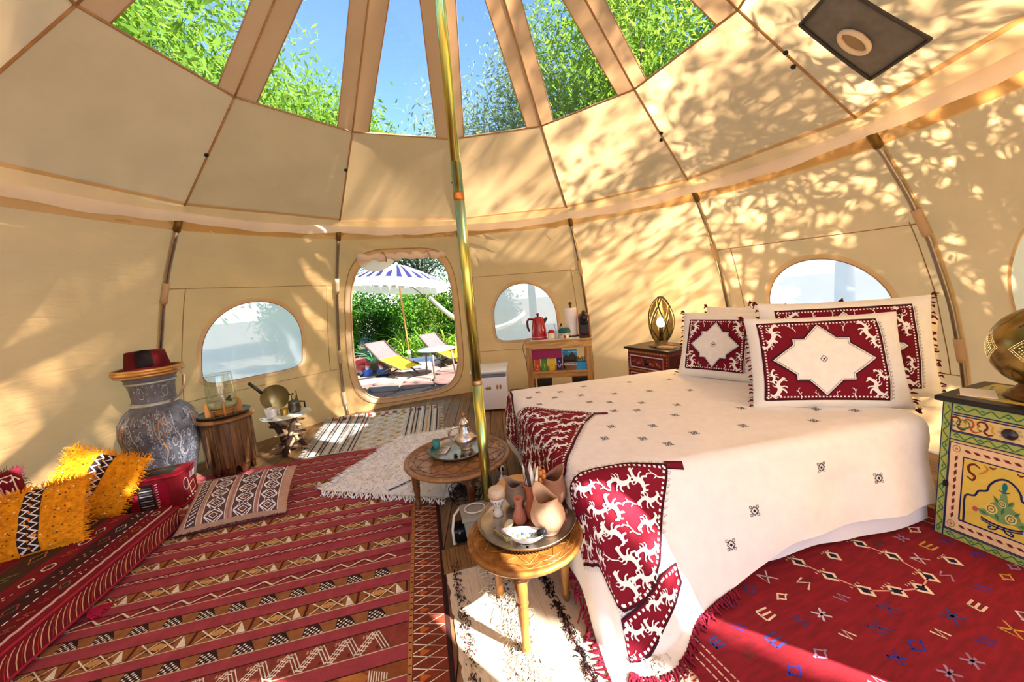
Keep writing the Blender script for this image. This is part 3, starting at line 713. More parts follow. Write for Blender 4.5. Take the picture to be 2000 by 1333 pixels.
# ---------------------------------------------------------------- white shaggy wedding blanket
wb = thing('white_blanket', 'white shaggy sequinned blanket spread on the kilim behind the tea table', 'blanket', (-.75, 1.15, 0))
WQ = [Vector((-1.36, .74, 0)), Vector((-.34, .42, 0)), Vector((-.30, 1.86, 0)), Vector((-.90, 1.72, 0))]
def WB(u, v, l):
    p = WQ[0].lerp(WQ[1], u).lerp(WQ[3].lerp(WQ[2], u), v)-Vector((-.75, 1.15, 0))
    z = .016+.010*nz(u*4, v*5, 2)+.012*abs(math.sin(u*5+v*4))*v+.016*smooth((v-.55)/.15)
    return Vector((p.x+.012*nz(u*20, v*20, 1), p.y+.012*nz(u*20, v*20, 5), max(.012, z)+l))
MB().grid(lambda u, v: WB(u, v, 0), 40, 40).build('cloth', P((252, 250, 248), .95, var=.03, bump=.6, bscale=70, name='white_wool', sheen=.3), wb, solid=.006)
fr = MB(); rr = random.Random(5)
for e in range(3):
    for k in range(110):
        t = k/110; u, v = ((t, 0), (0, t), (1, t))[e]; p = WB(u, v, .002); dirv = ((.04, -.16), (-.14, .06), (.14, 0))[e]; l = rr.uniform(.3, .6)
        fr.tube([p, p+Vector((dirv[0]*l*.6+rr.uniform(-.015, .015), dirv[1]*l*.6, .008)), p+Vector((dirv[0]*l+rr.uniform(-.03, .03), dirv[1]*l, -.004))], .004, 4)
for k in range(1500):
    u, v = rr.random(), rr.random(); p = WB(u, v, .001); fr.tube([p, p+Vector((rr.uniform(-.012, .012), rr.uniform(-.012, .012), rr.uniform(.006, .016))), p+Vector((rr.uniform(-.025, .025), rr.uniform(-.025, .025), .004))], .0025, 3, cap=False)
o = fr.build('shag', P((252, 250, 248), .95, name='white_shag'), wb); o['kind'] = 'stuff'
D = Deco()
for a in range(14):
    for b in range(9):
        if rr.random() < .6: D.poly(ring_poly(.05+a*.068+rr.uniform(-.02, .02), .06+b*.105+rr.uniform(-.02, .02), .006, .008, 6), (206, 176, 110))
D.line([(.55, .03), (.68, .16), (.74, .32)], .014, (46, 44, 84), 2)
for k in range(4): D.line([(.1+.2*k, .3), (.2+.2*k, .34)], .006, (226, 206, 150), 1)
o = D.put('sequins', dyed(.4, 0, 1, .05, 'sequin', .0), wb, WB, lift=.004, maxl=.2); o['kind'] = 'stuff'
# ================================================================ low seat mattress with cushions
seat = thing('seat_mattress', 'low red patterned floor-seat mattress along the left wall', 'floor seat')
SM = frame2((-2.20, .44), (.149, -.989)); at(seat, SM)         # local x towards the camera, local y INTO the room side -> depth is -y
SL, SDp, SH = 1.86, 1.0, .165
# left of ex=(.149,-.989) is (.989,.149): towards the room, so the mattress occupies y from -SDp to 0
MB().rbox((SL/2, -SDp/2, .008+SH/2), (SL, SDp, SH-.002), .035, 4).build('mattress_body', P((116, 16, 24), .95, var=.25, scale=10, bump=.3, bscale=140, name='red_kilim_cover'), seat)
D = Deco(); rr = random.Random(2)
for k in range(52):                                            # rows of cream arcs on the front
    x = .03+k*.035
    D.line([(x+.030, .036), (x+.026, .070), (x+.014, .100), (x-.004, .122), (x-.02, .132)], [.004, .006, .006, .005, .003], (226, 178, 130), 1)
    if k % 2: D.line([(x+.045, .036), (x+.040, .068), (x+.028, .098), (x+.010, .120)], .0035, (196, 60, 50), 1)
for k in range(90): D.poly([(.02+k*.0205, .020), (.034+k*.0205, .032), (.02+k*.0205, .032)], CREAM if k % 2 else BLK, 1)
D.put('front_pattern', YARN, seat, lambda x, y, l: Vector((x, .0005+l, .008+y)), lift=.0005)
D = Deco()
def tb(y0, y1, c): D.rect(.02, y0, SL-.02, y1, c, 1)
tb(.04, .14, (104, 14, 26)); tb(.15, .26, (60, 26, 30)); tb(.27, .38, (120, 20, 30)); tb(.40, .56, (70, 44, 30)); tb(.58, .76, (112, 18, 30)); tb(.78, .97, (66, 38, 28))
for k in range(40): D.rect(.03+k*.046, .142, .03+k*.046+.026, .149, WHITE, 2)
for row, (yc, s) in enumerate(((.09, .05), (.205, .07), (.325, .06), (.48, .09), (.67, .10), (.87, .10))):
    for k in range(int(1.8/(s*1.9))):
        x = .08+k*s*1.9+rr.uniform(-.01, .01); c = [CREAM, (206, 120, 60), (120, 130, 70), (214, 190, 160), (186, 60, 50)][rr.randrange(5)]
        g = rr.randrange(4)
        if g == 0: D.loop(ring_poly(x, yc, s*.55, s*.42, 6), s*.11, c, 3); D.poly(ring_poly(x, yc, s*.2, s*.16, 4), (30, 40, 36), 3)
        elif g == 1: D.line([(x-s*.5, yc-s*.3), (x-s*.1, yc+s*.3), (x+s*.1, yc-s*.3), (x+s*.5, yc+s*.3)], s*.10, c, 3)
        elif g == 2:
            for q in range(4): D.poly(ring_poly(x-s*.45+q*s*.3, yc+(q % 2-.5)*s*.3, s*.11, s*.11, 4), c, 3)
        else: D.poly([(x-s*.6, yc), (x, yc+s*.36), (x+s*.6, yc), (x, yc-s*.36)], (36, 44, 36), 3); D.loop([(x-s*.6, yc), (x, yc+s*.36), (x+s*.6, yc), (x, yc-s*.36)], s*.08, c, 4)
D.put('top_pattern', YARN, seat, lambda x, y, l: Vector((x, -y, .0075+SH+l)), lift=.0005)
for y, z, nm in ((-.004, .150, 'piping'), (-.004, .028, 'piping')):
    MB().tube([(x, y+.003, z+.008) for x in np.linspace(.02, SL-.02, 12)], .007, 6).build(nm, P((170, 30, 50), .9, bump=.4), seat)
MB().tube([(x, -.035, SH+.010+.002*math.sin(x*90)) for x in np.linspace(.02, SL-.02, 60)], .006, 6).build('piping', P((214, 160, 150), .9), seat)
ts = MB()
for k in range(26): ts.tube([(.78+random.uniform(-.01, .01), .012, .03), (.78+random.uniform(-.04, .04), .03, .02), (.78+random.uniform(-.06, .06), .06+random.uniform(0, .03), .012)], .005, 4)
ts.build('tassel', P((168, 16, 56), .95), seat)

# ---------------------------------------------------------------- cushions
def PIL(w, h, t, seed=0, pinch=.05, sq=.5):
    def f(x, y, side=1, lift=0.):
        px = x*w/2*(1-pinch*(1-y*y)*x*x); py = y*h/2*(1-pinch*(1-x*x)*y*y)
        a = max(0, 1-abs(x)**2.6); b = max(0, 1-abs(y)**2.6); e = (a*b)**sq
        z = t/2*e*(1+.10*nz(x*1.6, y*1.6, seed))+.010*nz(x*3.5, y*3.5, seed+3)*e
        return Vector((px, py, side*(z+.0015+lift)))
    return f
def pillow_mesh(f, n=26):
    mb = MB()
    for s in (1, -1): mb.grid(lambda u, v: f(2*u-1, 2*v-1, s), n, n)
    if True:
        # turn the back sheet's winding
        k = n*n
        mb.f[k:] = [tuple(reversed(q)) for q in mb.f[k:]]
    return mb
def stand(base, psi, tilt, h, roll=0., sink=0.):
    """upright cushion: local x right, y up, z out of the front"""
    return Matrix.Translation(base) @ Matrix.Rotation(psi, 4, 'Z') @ Matrix.Rotation(PI/2-tilt, 4, 'X') @ Matrix.Rotation(roll, 4, 'Z') @ Matrix.Translation((0, h/2-sink, 0))
def on(f, w, h, side=1): return lambda x, y, l: f(max(-1, min(1, 2*x/w)), max(-1, min(1, 2*y/h)), side, l)
def spikes(mb, f, w, h, n, ln, rr, r=.003, sides=(0, 1, 2, 3)):
    for e in sides:
        for k in range(n):
            t = 2*(k+rr.random())/n-1; x, y = ((t, 1), (t, -1), (1, t), (-1, t))[e]; p = f(x, y); d = Vector(((0, 1, 0), (0, -1, 0), (1, 0, 0), (-1, 0, 0))[e])
            l = ln*rr.uniform(.5, 1.2); mb.tube([p-d*.01, p+d*l*.5+Vector((rr.uniform(-.01, .01), rr.uniform(-.01, .01), rr.uniform(-.01, .01))), p+d*l+Vector((rr.uniform(-.015, .015), rr.uniform(-.015, .015), rr.uniform(-.012, .012)))], [r, r*.8, r*.3], 4, cap=False)
# orange-yellow shaggy sequin cushions with a dark zigzag band
YEL = P((240, 150, 10), .95, var=.22, scale=30, bump=.8, bscale=60, name='orange_shag')
def yellow(label, base, psi, tilt, roll, w, h, seed):
    t = thing('sequin_cushion', label, 'cushion', group='orange-yellow sequin cushions'); M = stand(base, psi, tilt, h, roll, .02); at(t, M)
    f = PIL(w, h, .15, seed); rr = random.Random(seed); pillow_mesh(f).build('cover', YEL, t)
    D = Deco(); bw = w*.10; m = on(f, w, h)
    for k in range(16): D.rect(-bw, -h*.48+k*h*.06, bw, -h*.48+(k+1)*h*.06, (44, 26, 26), 1)
    nzg = 9
    for s in (-.5, .5): D.line([((s*bw+(.38 if k % 2 else -.38)*bw), -h*.47+k*h*.94/(2*nzg)) for k in range(2*nzg+1)], .012, (236, 222, 220), 2)
    for k in range(nzg): D.poly(ring_poly(0, -h*.42+k*h*.1, .008, .010, 4), (220, 130, 40), 2)
    D.put('zigzag_band', YARN, t, m, lift=.002, maxl=.05)
    D = Deco()
    for k in range(110):
        x, y = rr.uniform(-.46, .46)*w, rr.uniform(-.46, .46)*h
        if abs(x) > bw*1.15: D.poly(ring_poly(x, y, .0055, .0055, 6), [(120, 70, 20), (90, 50, 16), (255, 236, 190), (150, 90, 24)][rr.randrange(4)], 1)
    o = D.put('sequins', dyed(.3, 0, 1, .1, 'sequin_disc'), t, m, lift=.003); o['kind'] = 'stuff'
    fr = MB(); spikes(fr, f, w, h, 80, .035, rr, .004)
    for k in range(1500):
        x, y = rr.uniform(-.97, .97), rr.uniform(-.97, .97)
        if abs(x*w/2) < bw*1.05: continue
        p = f(x, y); q = Vector((rr.uniform(-.014, .014), rr.uniform(-.018, .006), rr.uniform(.003, .009))); fr.tube([p, p+q*.5, p+q], [.003, .002, .0008], 3, cap=False)
    o = fr.build('shag', YEL, t); o['kind'] = 'stuff'
    return t
ZS = .008+SH
yellow('orange-yellow shaggy cushion cut off by the left edge of the picture', (-2.70, .02, ZS), math.radians(20), math.radians(38), math.radians(6), .44, .42, 4)
yellow('orange-yellow shaggy cushion tilted on its corner beside the box cushion', (-2.86, .40, ZS), math.radians(28), math.radians(24), math.radians(-26), .46, .46, 9)

def woven(label, name, base, psi, tilt, roll, w, h, t_, seed, draw, bg, matbg=None, fringe=None, M=None):
    t = thing(name, label, 'cushion'); at(t, M if M is not None else stand(base, psi, tilt, h, roll, .015)); f = PIL(w, h, t_, seed)
    pillow_mesh(f).build('cover', P(bg, .95, var=.12, scale=20, bump=.35, bscale=130, name='cushion_cloth'), t)
    D = Deco(); draw(D, w, h); D.put('woven_pattern', YARN, t, on(f, w, h), lift=.0018, maxl=.05)
    if fringe: fr = MB(); spikes(fr, f, w, h, 60, .02, random.Random(seed), .0028, fringe[1]); o = fr.build('fringe', P(fringe[0], .95), t); o['kind'] = 'stuff'
    return t
def d_red(D, w, h):
    D.rect(-w*.44, -h*.44, w*.44, h*.44, (104, 12, 34), 1)
    for s in (.40, .26): D.loop([(-w*s, -h*s), (w*s, -h*s), (w*s, h*s), (-w*s, h*s)], .010, CREAM if s > .3 else (210, 150, 140), 2)
    for k in range(7): D.line([(-w*.36+k*w*.12, h*.30), (-w*.30+k*w*.12, h*.36), (-w*.26+k*w*.12, h*.30)], .010, CREAM, 3)
    for k in range(13): D.line([(-w*.36+k*w*.06, h*.10), (-w*.36+k*w*.06, h*.2)], .007, CREAM, 3)
    for k in range(4): D.loop(ring_poly(-w*.3+k*w*.2, -h*.05, w*.07, h*.09, 4), .010, (226, 170, 150), 3)
    D.poly([(w*.30, -h*.1), (w*.38, h*.05), (w*.30, h*.2)], CREAM, 3)
woven('dark red cushion with cream motifs leaning on the wall at far left', 'red_wall_cushion', (-3.10, .15, ZS), math.radians(56), math.radians(22), math.radians(4), .44, .44, .12, 21, d_red, (112, 14, 34), fringe=((90, 10, 30), (0, 2)))
def d_band(D, w, h):
    for k, (x, ww) in enumerate(((-.36, .05), (-.16, .10), (.10, .10), (.33, .09))):
        x *= w; ww *= w
        for j in range(8): D.rect(x-ww, -h*.46+j*h*.115, x+ww, -h*.46+(j+1)*h*.115, (96, 66, 66), 1)
        D.line([(x-ww, -h*.46), (x-ww, h*.46)], .006, (226, 210, 190), 3); D.line([(x+ww, -h*.46), (x+ww, h*.46)], .006, (226, 210, 190), 3)
        if k == 0:
            for j in range(14): D.line([(x-ww*.6, -h*.44+j*h*.065), (x+ww*.6, -h*.40+j*h*.065)], .007, WHITE, 3)
            continue
        for j in range(5):
            yc = -h*.38+j*h*.19; a, b = ww*.82, h*.085
            D.loop([(x-a, yc), (x, yc+b), (x+a, yc), (x, yc-b)], .0065, WHITE, 3); D.loop([(x-a*.5, yc), (x, yc+b*.5), (x+a*.5, yc), (x, yc-b*.5)], .006, (236, 226, 210), 3)
            D.poly(ring_poly(x, yc, a*.2, b*.2, 4), (176, 90, 50), 4)
            for s in (-1, 1): D.line([(x+s*a, yc+b*.1), (x+s*a*.4, yc+b*1.0)], .005, WHITE, 3); D.line([(x+s*a, yc-b*.1), (x+s*a*.4, yc-b*1.0)], .005, WHITE, 3)
    for x in (-.26, -.03, .22): D.line([(x*w, -h*.46), (x*w, h*.46)], .010, (176, 110, 110), 1)
bc = woven('beige and mauve banded cushion lying on the red kilim', 'banded_floor_cushion', (0, 0, 0), 0, 0, 0, .68, .46, .17, 31, d_band, (186, 146, 122), fringe=((70, 40, 56), (1,)),
           M=Matrix.Translation((-1.86, .56, .115)) @ Matrix.Rotation(math.radians(14), 4, 'Z') @ Matrix.Rotation(math.radians(22), 4, 'X'))
# red and green box cushion at the far end of the seat
bx = thing('box_cushion', 'red and green patterned box-shaped bolster at the far end of the floor seat', 'cushion', (-2.76, .76, .008), math.radians(14))
BW, BD, BH = .66, .26, .28
MB().rbox((0, 0, BH/2), (BW, BD, BH), .03, 3).build('cover', P((140, 22, 34), .95, var=.15, bump=.3, bscale=120, name='red_box_cover'), bx)
D = Deco(); D.rect(-.255, .03, .0, .23, (36, 58, 34)); D.rect(.01, .03, .05, .23, (150, 20, 40)); D.rect(.06, .03, .16, .23, (44, 34, 34)); D.rect(.17, .03, .25, .23, (170, 20, 50))
for x in (-.18, -.06): D.loop(ring_poly(x, .18, .03, .024, 10), .010, (226, 190, 140), 3); D.poly(ring_poly(x, .18, .012, .010, 6), (190, 50, 40), 3)
for k in range(8):
    a = TAU*k/8; D.line([(-.10+.012*math.cos(a), .095+.012*math.sin(a)), (-.10+.05*math.cos(a), .095+.045*math.sin(a))], .010, (214, 150, 60) if k % 2 else (236, 220, 180), 3)
for k in range(9): D.rect(.07, .04+k*.02, .15, .048+k*.02, (190, 180, 170) if k % 2 else (90, 80, 80), 3)
for k in range(10): D.line([(.172, .04+k*.02), (.19, .046+k*.02)], .005, WHITE, 3)
D.put('front_pattern', YARN, bx, lambda x, y, l: Vector((x, -BD/2-l, y)), lift=.0008)
D = Deco()
D.poly(ring_poly(-.05, .16, .035, .05, 8), (96, 30, 34), 2); D.loop(ring_poly(-.05, .16, .035, .05, 8), .008, (236, 200, 190), 3); D.loop([(.0, .06), (.07, .08), (.06, .15), (-.01, .13)], .010, (250, 220, 160), 3)
for k in range(4): D.line([(.02+.02*k, .18), (.035+.02*k, .23)], .010, WHITE, 3); D.line([(-.08+.04*k, .045), (-.06+.04*k, .035)], .012, (250, 236, 230), 3)
D.put('end_pattern', YARN, bx, lambda x, y, l: Vector((BW/2+l, x, y)), lift=.0008)
D = Deco(); D.rect(-.26, -.09, -.02, .09, (190, 130, 60)); D.rect(-.02, -.09, .26, .09, (44, 50, 36)); D.line([(-.25, 0), (.2, .02)], .012, (140, 30, 40), 2); D.line([(-.2, -.05), (-.05, -.03)], .01, (240, 210, 150), 2)
D.put('top_pattern', YARN, bx, lambda x, y, l: Vector((x, y, BH+l)), lift=.0008)
for z in (.012, BH-.012): MB().tube([(x, y, z) for x, y in ((-BW/2+.02, -BD/2), (BW/2-.02, -BD/2), (BW/2, -BD/2+.02), (BW/2, BD/2-.02), (-BW/2+.02, BD/2))], .007, 6).build('piping', P((190, 26, 60), .9), bx)
# ================================================================ bed
BA = Vector((.265, 1.04, 0)); BU = Vector((.990, .139, 0)); BV = Vector((.139, -.990, 0)); BW_, BL = 1.60, 2.0; ZB = .60
def BED(p, q, z): return BA+BU*p+BV*q+Vector((0, 0, z))
bedr = thing('bed', 'wide low double bed under a white embroidered bedspread', 'bed', BED(BL/2, BW_/2, 0), math.atan2(BU.y, BU.x))
MB().rbox((0, 0, .17), (BL-.06, BW_-.10, .30), .02, 2).build('bed_base', P((206, 202, 200), .9, bump=.2), bedr)
MB().rbox((0, 0, .455), (BL-.03, BW_-.05, .265), .06, 4).build('mattress', P((238, 236, 234), .9, bump=.2, bscale=30), bedr)
def CLOTH(p, q, lift=0., zt=ZB, fl=(.62, .20, .06), fold=.026, seed=0., maxd=.588):
    """cloth laid over the bed: p < 0 hangs over the foot, q > width hangs on the near side, q < 0 on the far side.
    fl: how far it slants out at the near foot corner, at the near head end and at the foot"""
    ep = max(0, -p); side = 1 if q > BW_/2 else -1; eq = max(0, (q-BW_) if side > 0 else -q)
    R = .07; e = math.hypot(ep, eq)
    if e < 1e-6:
        z = zt+.006*nz(p*3, q*3, seed)+.004*nz(p*9, q*7, seed+4); return BED(p, q, z+lift)
    cp, cq = max(0, p), min(BW_, max(0, q)); dp, dq = -ep/e, side*eq/e; fn = lerp(fl[0], fl[1], smooth((p+.1)/1.1)) if side > 0 else .1; ff = fl[2]
    f = math.hypot(fn*dq, ff*dp)
    P_ = BED(cp, cq, 0)
    if e < R*PI/2:
        a = e/R; P_ += (BU*dp+BV*dq)*R*math.sin(a); drop = R*(1-math.cos(a)); n2 = (BU*dp+BV*dq)*math.sin(a)+Vector((0, 0, math.cos(a)))
    else:
        ln = e-R*PI/2; dd = ln/math.sqrt(1+f*f); over = max(0, R+dd-maxd); drop = min(R+dd, maxd); d2 = dd-over
        k = smooth(d2/.2)
        w = fold*k*(math.sin(p*8.5+2.1*nz(p*1.3, 1, seed))*(dq*dq)+.6*math.sin(q*9+1+seed)*(dp*dp))+.010*nz(p*6+seed, q*6, drop*3)*smooth(d2/.1)
        P_ += (BU*dp+BV*dq)*(R+w)+BU*dp*ff*d2+BV*dq*fn*d2+(BU*dp*.4+BV*dq)*over*1.05
        n2 = (BU*dp+BV*dq)*(1 if over < .01 else .2)+Vector((0, 0, .3 if over < .01 else 1))
    return P_+Vector((0, 0, zt-drop))+n2*lift
sh = thing('bed_sheet', 'plain white sheet hanging below the bedspread to the floor', 'sheet', BED(BL/2, BW_/2, 0))
so = Vector(sh.location)
MB().grid(lambda u, v: CLOTH(lerp(-.40, BL-.03, u), lerp(-.42, BW_+.60, v), -.006, ZB-.012, (.16, .10, .02), .012, 7., .578)-so, 90, 90).build('cloth', P((232, 232, 240), .9, bump=.25, bscale=14, name='white_sheet'), sh)
cov = thing('bedspread', 'white cotton bedspread with small black embroidered motifs and dark red beast panels', 'bedspread', BED(BL/2, BW_/2, 0))
so2 = Vector(cov.location)
PMIN, PMAX, QMIN = -.50, 1.985, -.34
def hem(p):  # how far the near side hangs
    return BW_+.80-.29*smooth((p+.1)/1.25)+.012*math.sin(p*11)
CF = lambda p, q, l: CLOTH(p, q, .004+l)-so2
MB().grid(lambda u, v: CF(lerp(PMIN, PMAX, u), lerp(QMIN, hem(lerp(PMIN, PMAX, u)), v), 0), 150, 150).build('cloth', P((240, 235, 228), .9, var=.03, bump=.22, bscale=26, name='white_cotton'), cov)
panels = [('far foot', [(.03, -.05), (.02, .16), (-.02, .32), (-.10, .44), (-.36, .45), (-.36, -.05)]),
          ('middle foot', [(.44, .91), (.20, .70), (-.05, .50), (-.20, .47), (-.36, .50), (-.37, 1.56), (-.16, 1.60), (.0, 1.56), (.05, 1.46), (.16, 1.28), (.30, 1.06)]),
          ('near corner', [(.46, 1.69), (.28, 1.64), (.12, 1.63), (-.02, 1.66), (-.10, 1.70), (-.24, 1.78), (-.30, 1.86), (-.20, 1.96), (-.10, 2.02), (-.02, 2.12), (.08, 2.20), (.20, 2.16), (.30, 2.06), (.37, 1.92), (.42, 1.80)])]
panels = [(n_, [(x-.06, y-.05) for x, y in q_]) for n_, q_ in panels]
for nm, poly in panels:
    D = Deco(); embroider(D, poly, .105, rng=random.Random(len(nm)), rot0=PI/2+.5)
    o = D.put('embroidered_panel', COTTON, cov, CF, lift=.0022, maxl=.045); o['label'] = 'dark red panel embroidered with white beasts'
D = Deco(); embroider(D, [(.0, 2.18), (.10, 2.13), (.22, 2.06), (.33, 2.06), (.33, 2.13), (.26, 2.18), (.17, 2.23), (.08, 2.30), (-.03, 2.34)], .085, rng=random.Random(5), rot0=PI/2+.5)
BWF = CF
D.put('embroidered_panel', COTTON, cov, BWF, lift=.0022, maxl=.04)
D = Deco()                                                       # corner tabs and grey lace edges
for (x, y, a) in ((.38, .86, .3), (.40, 1.64, .2)): D = Deco(); D.poly(xf([(0, -.016), (.085, -.016), (.085, .016), (0, .016)], x, y, 1, a), (118, 14, 34), 1); D.loop(xf([(0, -.016), (.085, -.016), (.085, .016), (0, .016)], x, y, 1, a), .006, (60, 14, 26), 2); D.put('corner_tab', COTTON, cov, CF, lift=.0022, maxl=.04)
D2 = Deco()
for poly in (panels[2][1], panels[1][1]):
    cx = sum(p[0] for p in poly)/len(poly); cy = sum(p[1] for p in poly)/len(poly)
    for i in range(len(poly)):
        a, b = poly[i], poly[(i+1) % len(poly)]; n = max(1, int(math.dist(a, b)/.028))
        for k in range(n):
            x, y = lerp(a[0], b[0], (k+.5)/n), lerp(a[1], b[1], (k+.5)/n); dx, dy = x-cx, y-cy; L = math.hypot(dx, dy); x += dx/L*.018; y += dy/L*.018
            D2.loop(xf([(-.008, -.006), (0, .012), (.008, -.006)], x, y, 1, math.atan2(dy, dx)-PI/2), .0022, (120, 116, 122), 1)
o = D2.put('lace_edging', COTTON, cov, CF, lift=.0018); o['kind'] = 'stuff'
D = Deco(); rr = random.Random(6)

mpos = [(.10, .30), (.22, .20), (.16, .52), (.30, .40), (.40, .25), (.52, .42), (.62, .20), (.50, .62), (.64, .70), (.75, .52), (.56, .88), (.70, .95), (.84, .80), (.30, 1.30), (.44, 1.16), (.50, 1.38), (.64, 1.22), (.60, 1.48), (.80, 1.40), (.86, 1.12), (1.00, .95), (1.02, .55), (1.05, .25), (1.30, .70), (1.36, .35), (1.30, 1.18), (1.12, 1.42), (1.55, 1.05), (1.68, 1.38), (1.50, 1.50), (1.82, 1.50)]
def small(x, y, s):
    D.loop(ring_poly(x, y, s*.36, s*.36, 4), s*.09, (70, 64, 66), 1); D.poly(ring_poly(x, y, s*.14, s*.14, 4), (40, 30, 36), 1)
    for a in range(4):
        c, sn = math.cos(PI/4+a*PI/2), math.sin(PI/4+a*PI/2); D.loop(xf([(.26, 0), (.46, .12), (.58, 0), (.46, -.12)], x, y, s, PI/4+a*PI/2), s*.06, (96, 92, 94), 1)
for x, y, s_ in [(x+rr.uniform(-.02, .02), y+rr.uniform(-.02, .02), .052) for x, y in mpos]+[(.86, 1.95, .058), (1.30, 1.82, .058), (.70, 2.08, .058), (1.62, 1.92, .058)]:
    D = Deco(); small(x-.05, y-.03, s_); D.put('embroidered_motif', COTTON, cov, CF, lift=.0018)
ft = MB()
for k in range(70):
    p = lerp(PMIN, .62, k/70); a = CF(p, hem(p), .002); 
    for j in range(2): ft.tube([a, a+Vector((rr.uniform(-.012, .012), rr.uniform(-.03, -.005), .004)), a+Vector((rr.uniform(-.02, .02), rr.uniform(-.06, -.02), max(-a.z+.012, -.03)))], [.004, .005, .003], 4)
for k in range(56):
    q = lerp(1.2, hem(PMIN), k/56); a = CF(PMIN, q, .002); ft.tube([a, a+Vector((rr.uniform(-.03, 0), rr.uniform(-.012, .012), -.01)), a+Vector((rr.uniform(-.05, -.01), rr.uniform(-.02, .02), max(-a.z+.012, -.05)))], [.004, .006, .003], 4)
o = ft.build('fringe', P((130, 14, 40), .95, name='red_fringe'), cov); o['kind'] = 'stuff'

# ---------------------------------------------------------------- pillows
PWHITE = P((242, 236, 226), .9, var=.03, bump=.2, bscale=24, name='pillow_cotton')
def bedpillow(label, base, psi, tilt, w, h, t_, seed, iw, ih, roll=0., plain=False, col=PWHITE, ox=0.):
    t = thing('embroidered_pillow' if not plain else 'plain_pillow', label, 'pillow'); at(t, stand(base, psi, tilt, h, roll, .02))
    f = PIL(w, h, t_, seed, .04); pillow_mesh(f, 30).build('pillowcase', col, t)
    if plain: return t
    m = on(f, w, h); rr = random.Random(seed); D = Deco(); x0, x1 = ox-iw/2, ox+iw/2; y0, y1 = -ih/2, ih/2
    poly = [(x0, y0), (x1, y0), (x1, y1), (x0, y1)]; D.poly(poly, (116, 14, 34), 1); D.loop(poly, .012, (58, 14, 26), 2)
    for a, b in (((x0, y0), (x1, y0)), ((x1, y0), (x1, y1)), ((x1, y1), (x0, y1)), ((x0, y1), (x0, y0))):
        n = int(math.dist(a, b)/.018)
        for k in range(n):
            x, y = lerp(a[0], b[0], (k+.5)/n), lerp(a[1], b[1], (k+.5)/n); x += (.016 if x < ox else -.016) if a[0] == b[0] else 0; y += (.016 if y < 0 else -.016) if a[1] == b[1] else 0
            D.poly(xf([(-.0045, -.0045), (.0045, -.0045), (.0045, .0045), (-.0045, .0045)], x, y), WHITE, 3)
    ax, ay = iw*.43, ih*.46
    star = [(ox-ax, 0), (ox-ax*.55, ay*.42), (ox-ax*.55, ay*.58), (ox-ax*.32, ay*.58), (ox, ay), (ox+ax*.32, ay*.58), (ox+ax*.55, ay*.58), (ox+ax*.55, ay*.42), (ox+ax, 0), (ox+ax*.55, -ay*.42), (ox+ax*.55, -ay*.58), (ox+ax*.32, -ay*.58), (ox, -ay), (ox-ax*.32, -ay*.58), (ox-ax*.55, -ay*.58), (ox-ax*.55, -ay*.42)]
    D.poly(star, (240, 234, 226), 3); D.loop(star, .008, (46, 24, 34), 4); D.loop(xf(star, ox*.07, 0, .93), .003, (120, 110, 116), 4)
    D.loop(ring_poly(ox, 0, .018, .022, 4), .004, (50, 44, 50), 4); D.poly(ring_poly(ox, 0, .006, .007, 4), (40, 30, 36), 4)
    s = ih*.24
    for cx in (-1, 1):
        for cy in (-1, 1):
            motif(D, BEAST, ox+cx*(iw/2-s*.62), cy*(ih/2-s*.62), s, rr.uniform(-.2, .2), WHITE, 4, -cx)
            for q in ((.22, .42), (.43, .20)): motif(D, SPRIG if q[0] < .3 else BEAST, ox+cx*iw*q[0], cy*ih*q[1], s*.62, rr.uniform(-.6, .6), WHITE, 4, -cx)
            motif(D, SPRIG, ox+cx*iw*.08, cy*ih*.43, s*.4, rr.uniform(-.6, .6), WHITE, 4)
    D.put('embroidery', COTTON, t, m, lift=.0016, maxl=.05)
    D = Deco()
    for k in range(int(ih/.022)):
        for sx in (1,): D.loop(xf([(0, -.009), (.014, 0), (0, .009)], ox+sx*(iw/2+.012), y0+.012+k*.022), .003, (96, 92, 98), 1)
    o = D.put('lace_edging', COTTON, t, m, lift=.0016); o['kind'] = 'stuff'
    fr = MB()
    for e in (2, 3):
        for k in range(22):
            y = 2*(k+rr.random())/22-1; p = f(1 if e == 2 else -1, y); d = Vector((1 if e == 2 else -1, 0, 0)); fr.tube([p, p+d*.012+Vector((0, rr.uniform(-.01, .01), rr.uniform(-.01, .01))), p+d*rr.uniform(.015, .03)+Vector((0, rr.uniform(-.02, .004), rr.uniform(-.012, .012)))], [.004, .007, .003], 4)
    for cx in (-1, 1):
        for cy in (-1, 1):
            p = f(cx, cy)
            for k in range(6): fr.tube([p, p+Vector((cx*.015, cy*.01+rr.uniform(-.01, .01), rr.uniform(-.01, .01))), p+Vector((cx*rr.uniform(.02, .035), rr.uniform(-.03, .02), rr.uniform(-.02, .02)))], [.005, .006, .002], 4)
    o = fr.build('tassels', P((96, 10, 34), .95, name='maroon_tassel'), t); o['kind'] = 'stuff'
    return t
ZP = ZB+.012
bedpillow('front left white pillow with maroon beast border and white star centre', (1.97, .80, ZP), math.radians(-52), math.radians(16), .68, .58, .17, 2, .46, .43, ox=-.03)
bedpillow('front right white pillow with maroon border, largest and nearest the camera', (2.16, -.05, ZP), math.radians(-19), math.radians(20), .84, .60, .20, 5, .64, .50, ox=-.04)
bedpillow('large pillow with maroon border standing behind the front right pillow', (2.44, .11, ZP), math.radians(-20), math.radians(14), .98, .66, .18, 8, .76, .54, ox=-.02)
bedpillow('rear pillow whose maroon top edge shows above the front left pillow', (2.20, .93, ZP), math.radians(-62), math.radians(12), .64, .60, .15, 11, .46, .44)
bedpillow('rear pillow whose tasselled white corner shows between the two front pillows', (2.45, .68, ZP), math.radians(-60), math.radians(12), .60, .62, .15, 14, .44, .46)
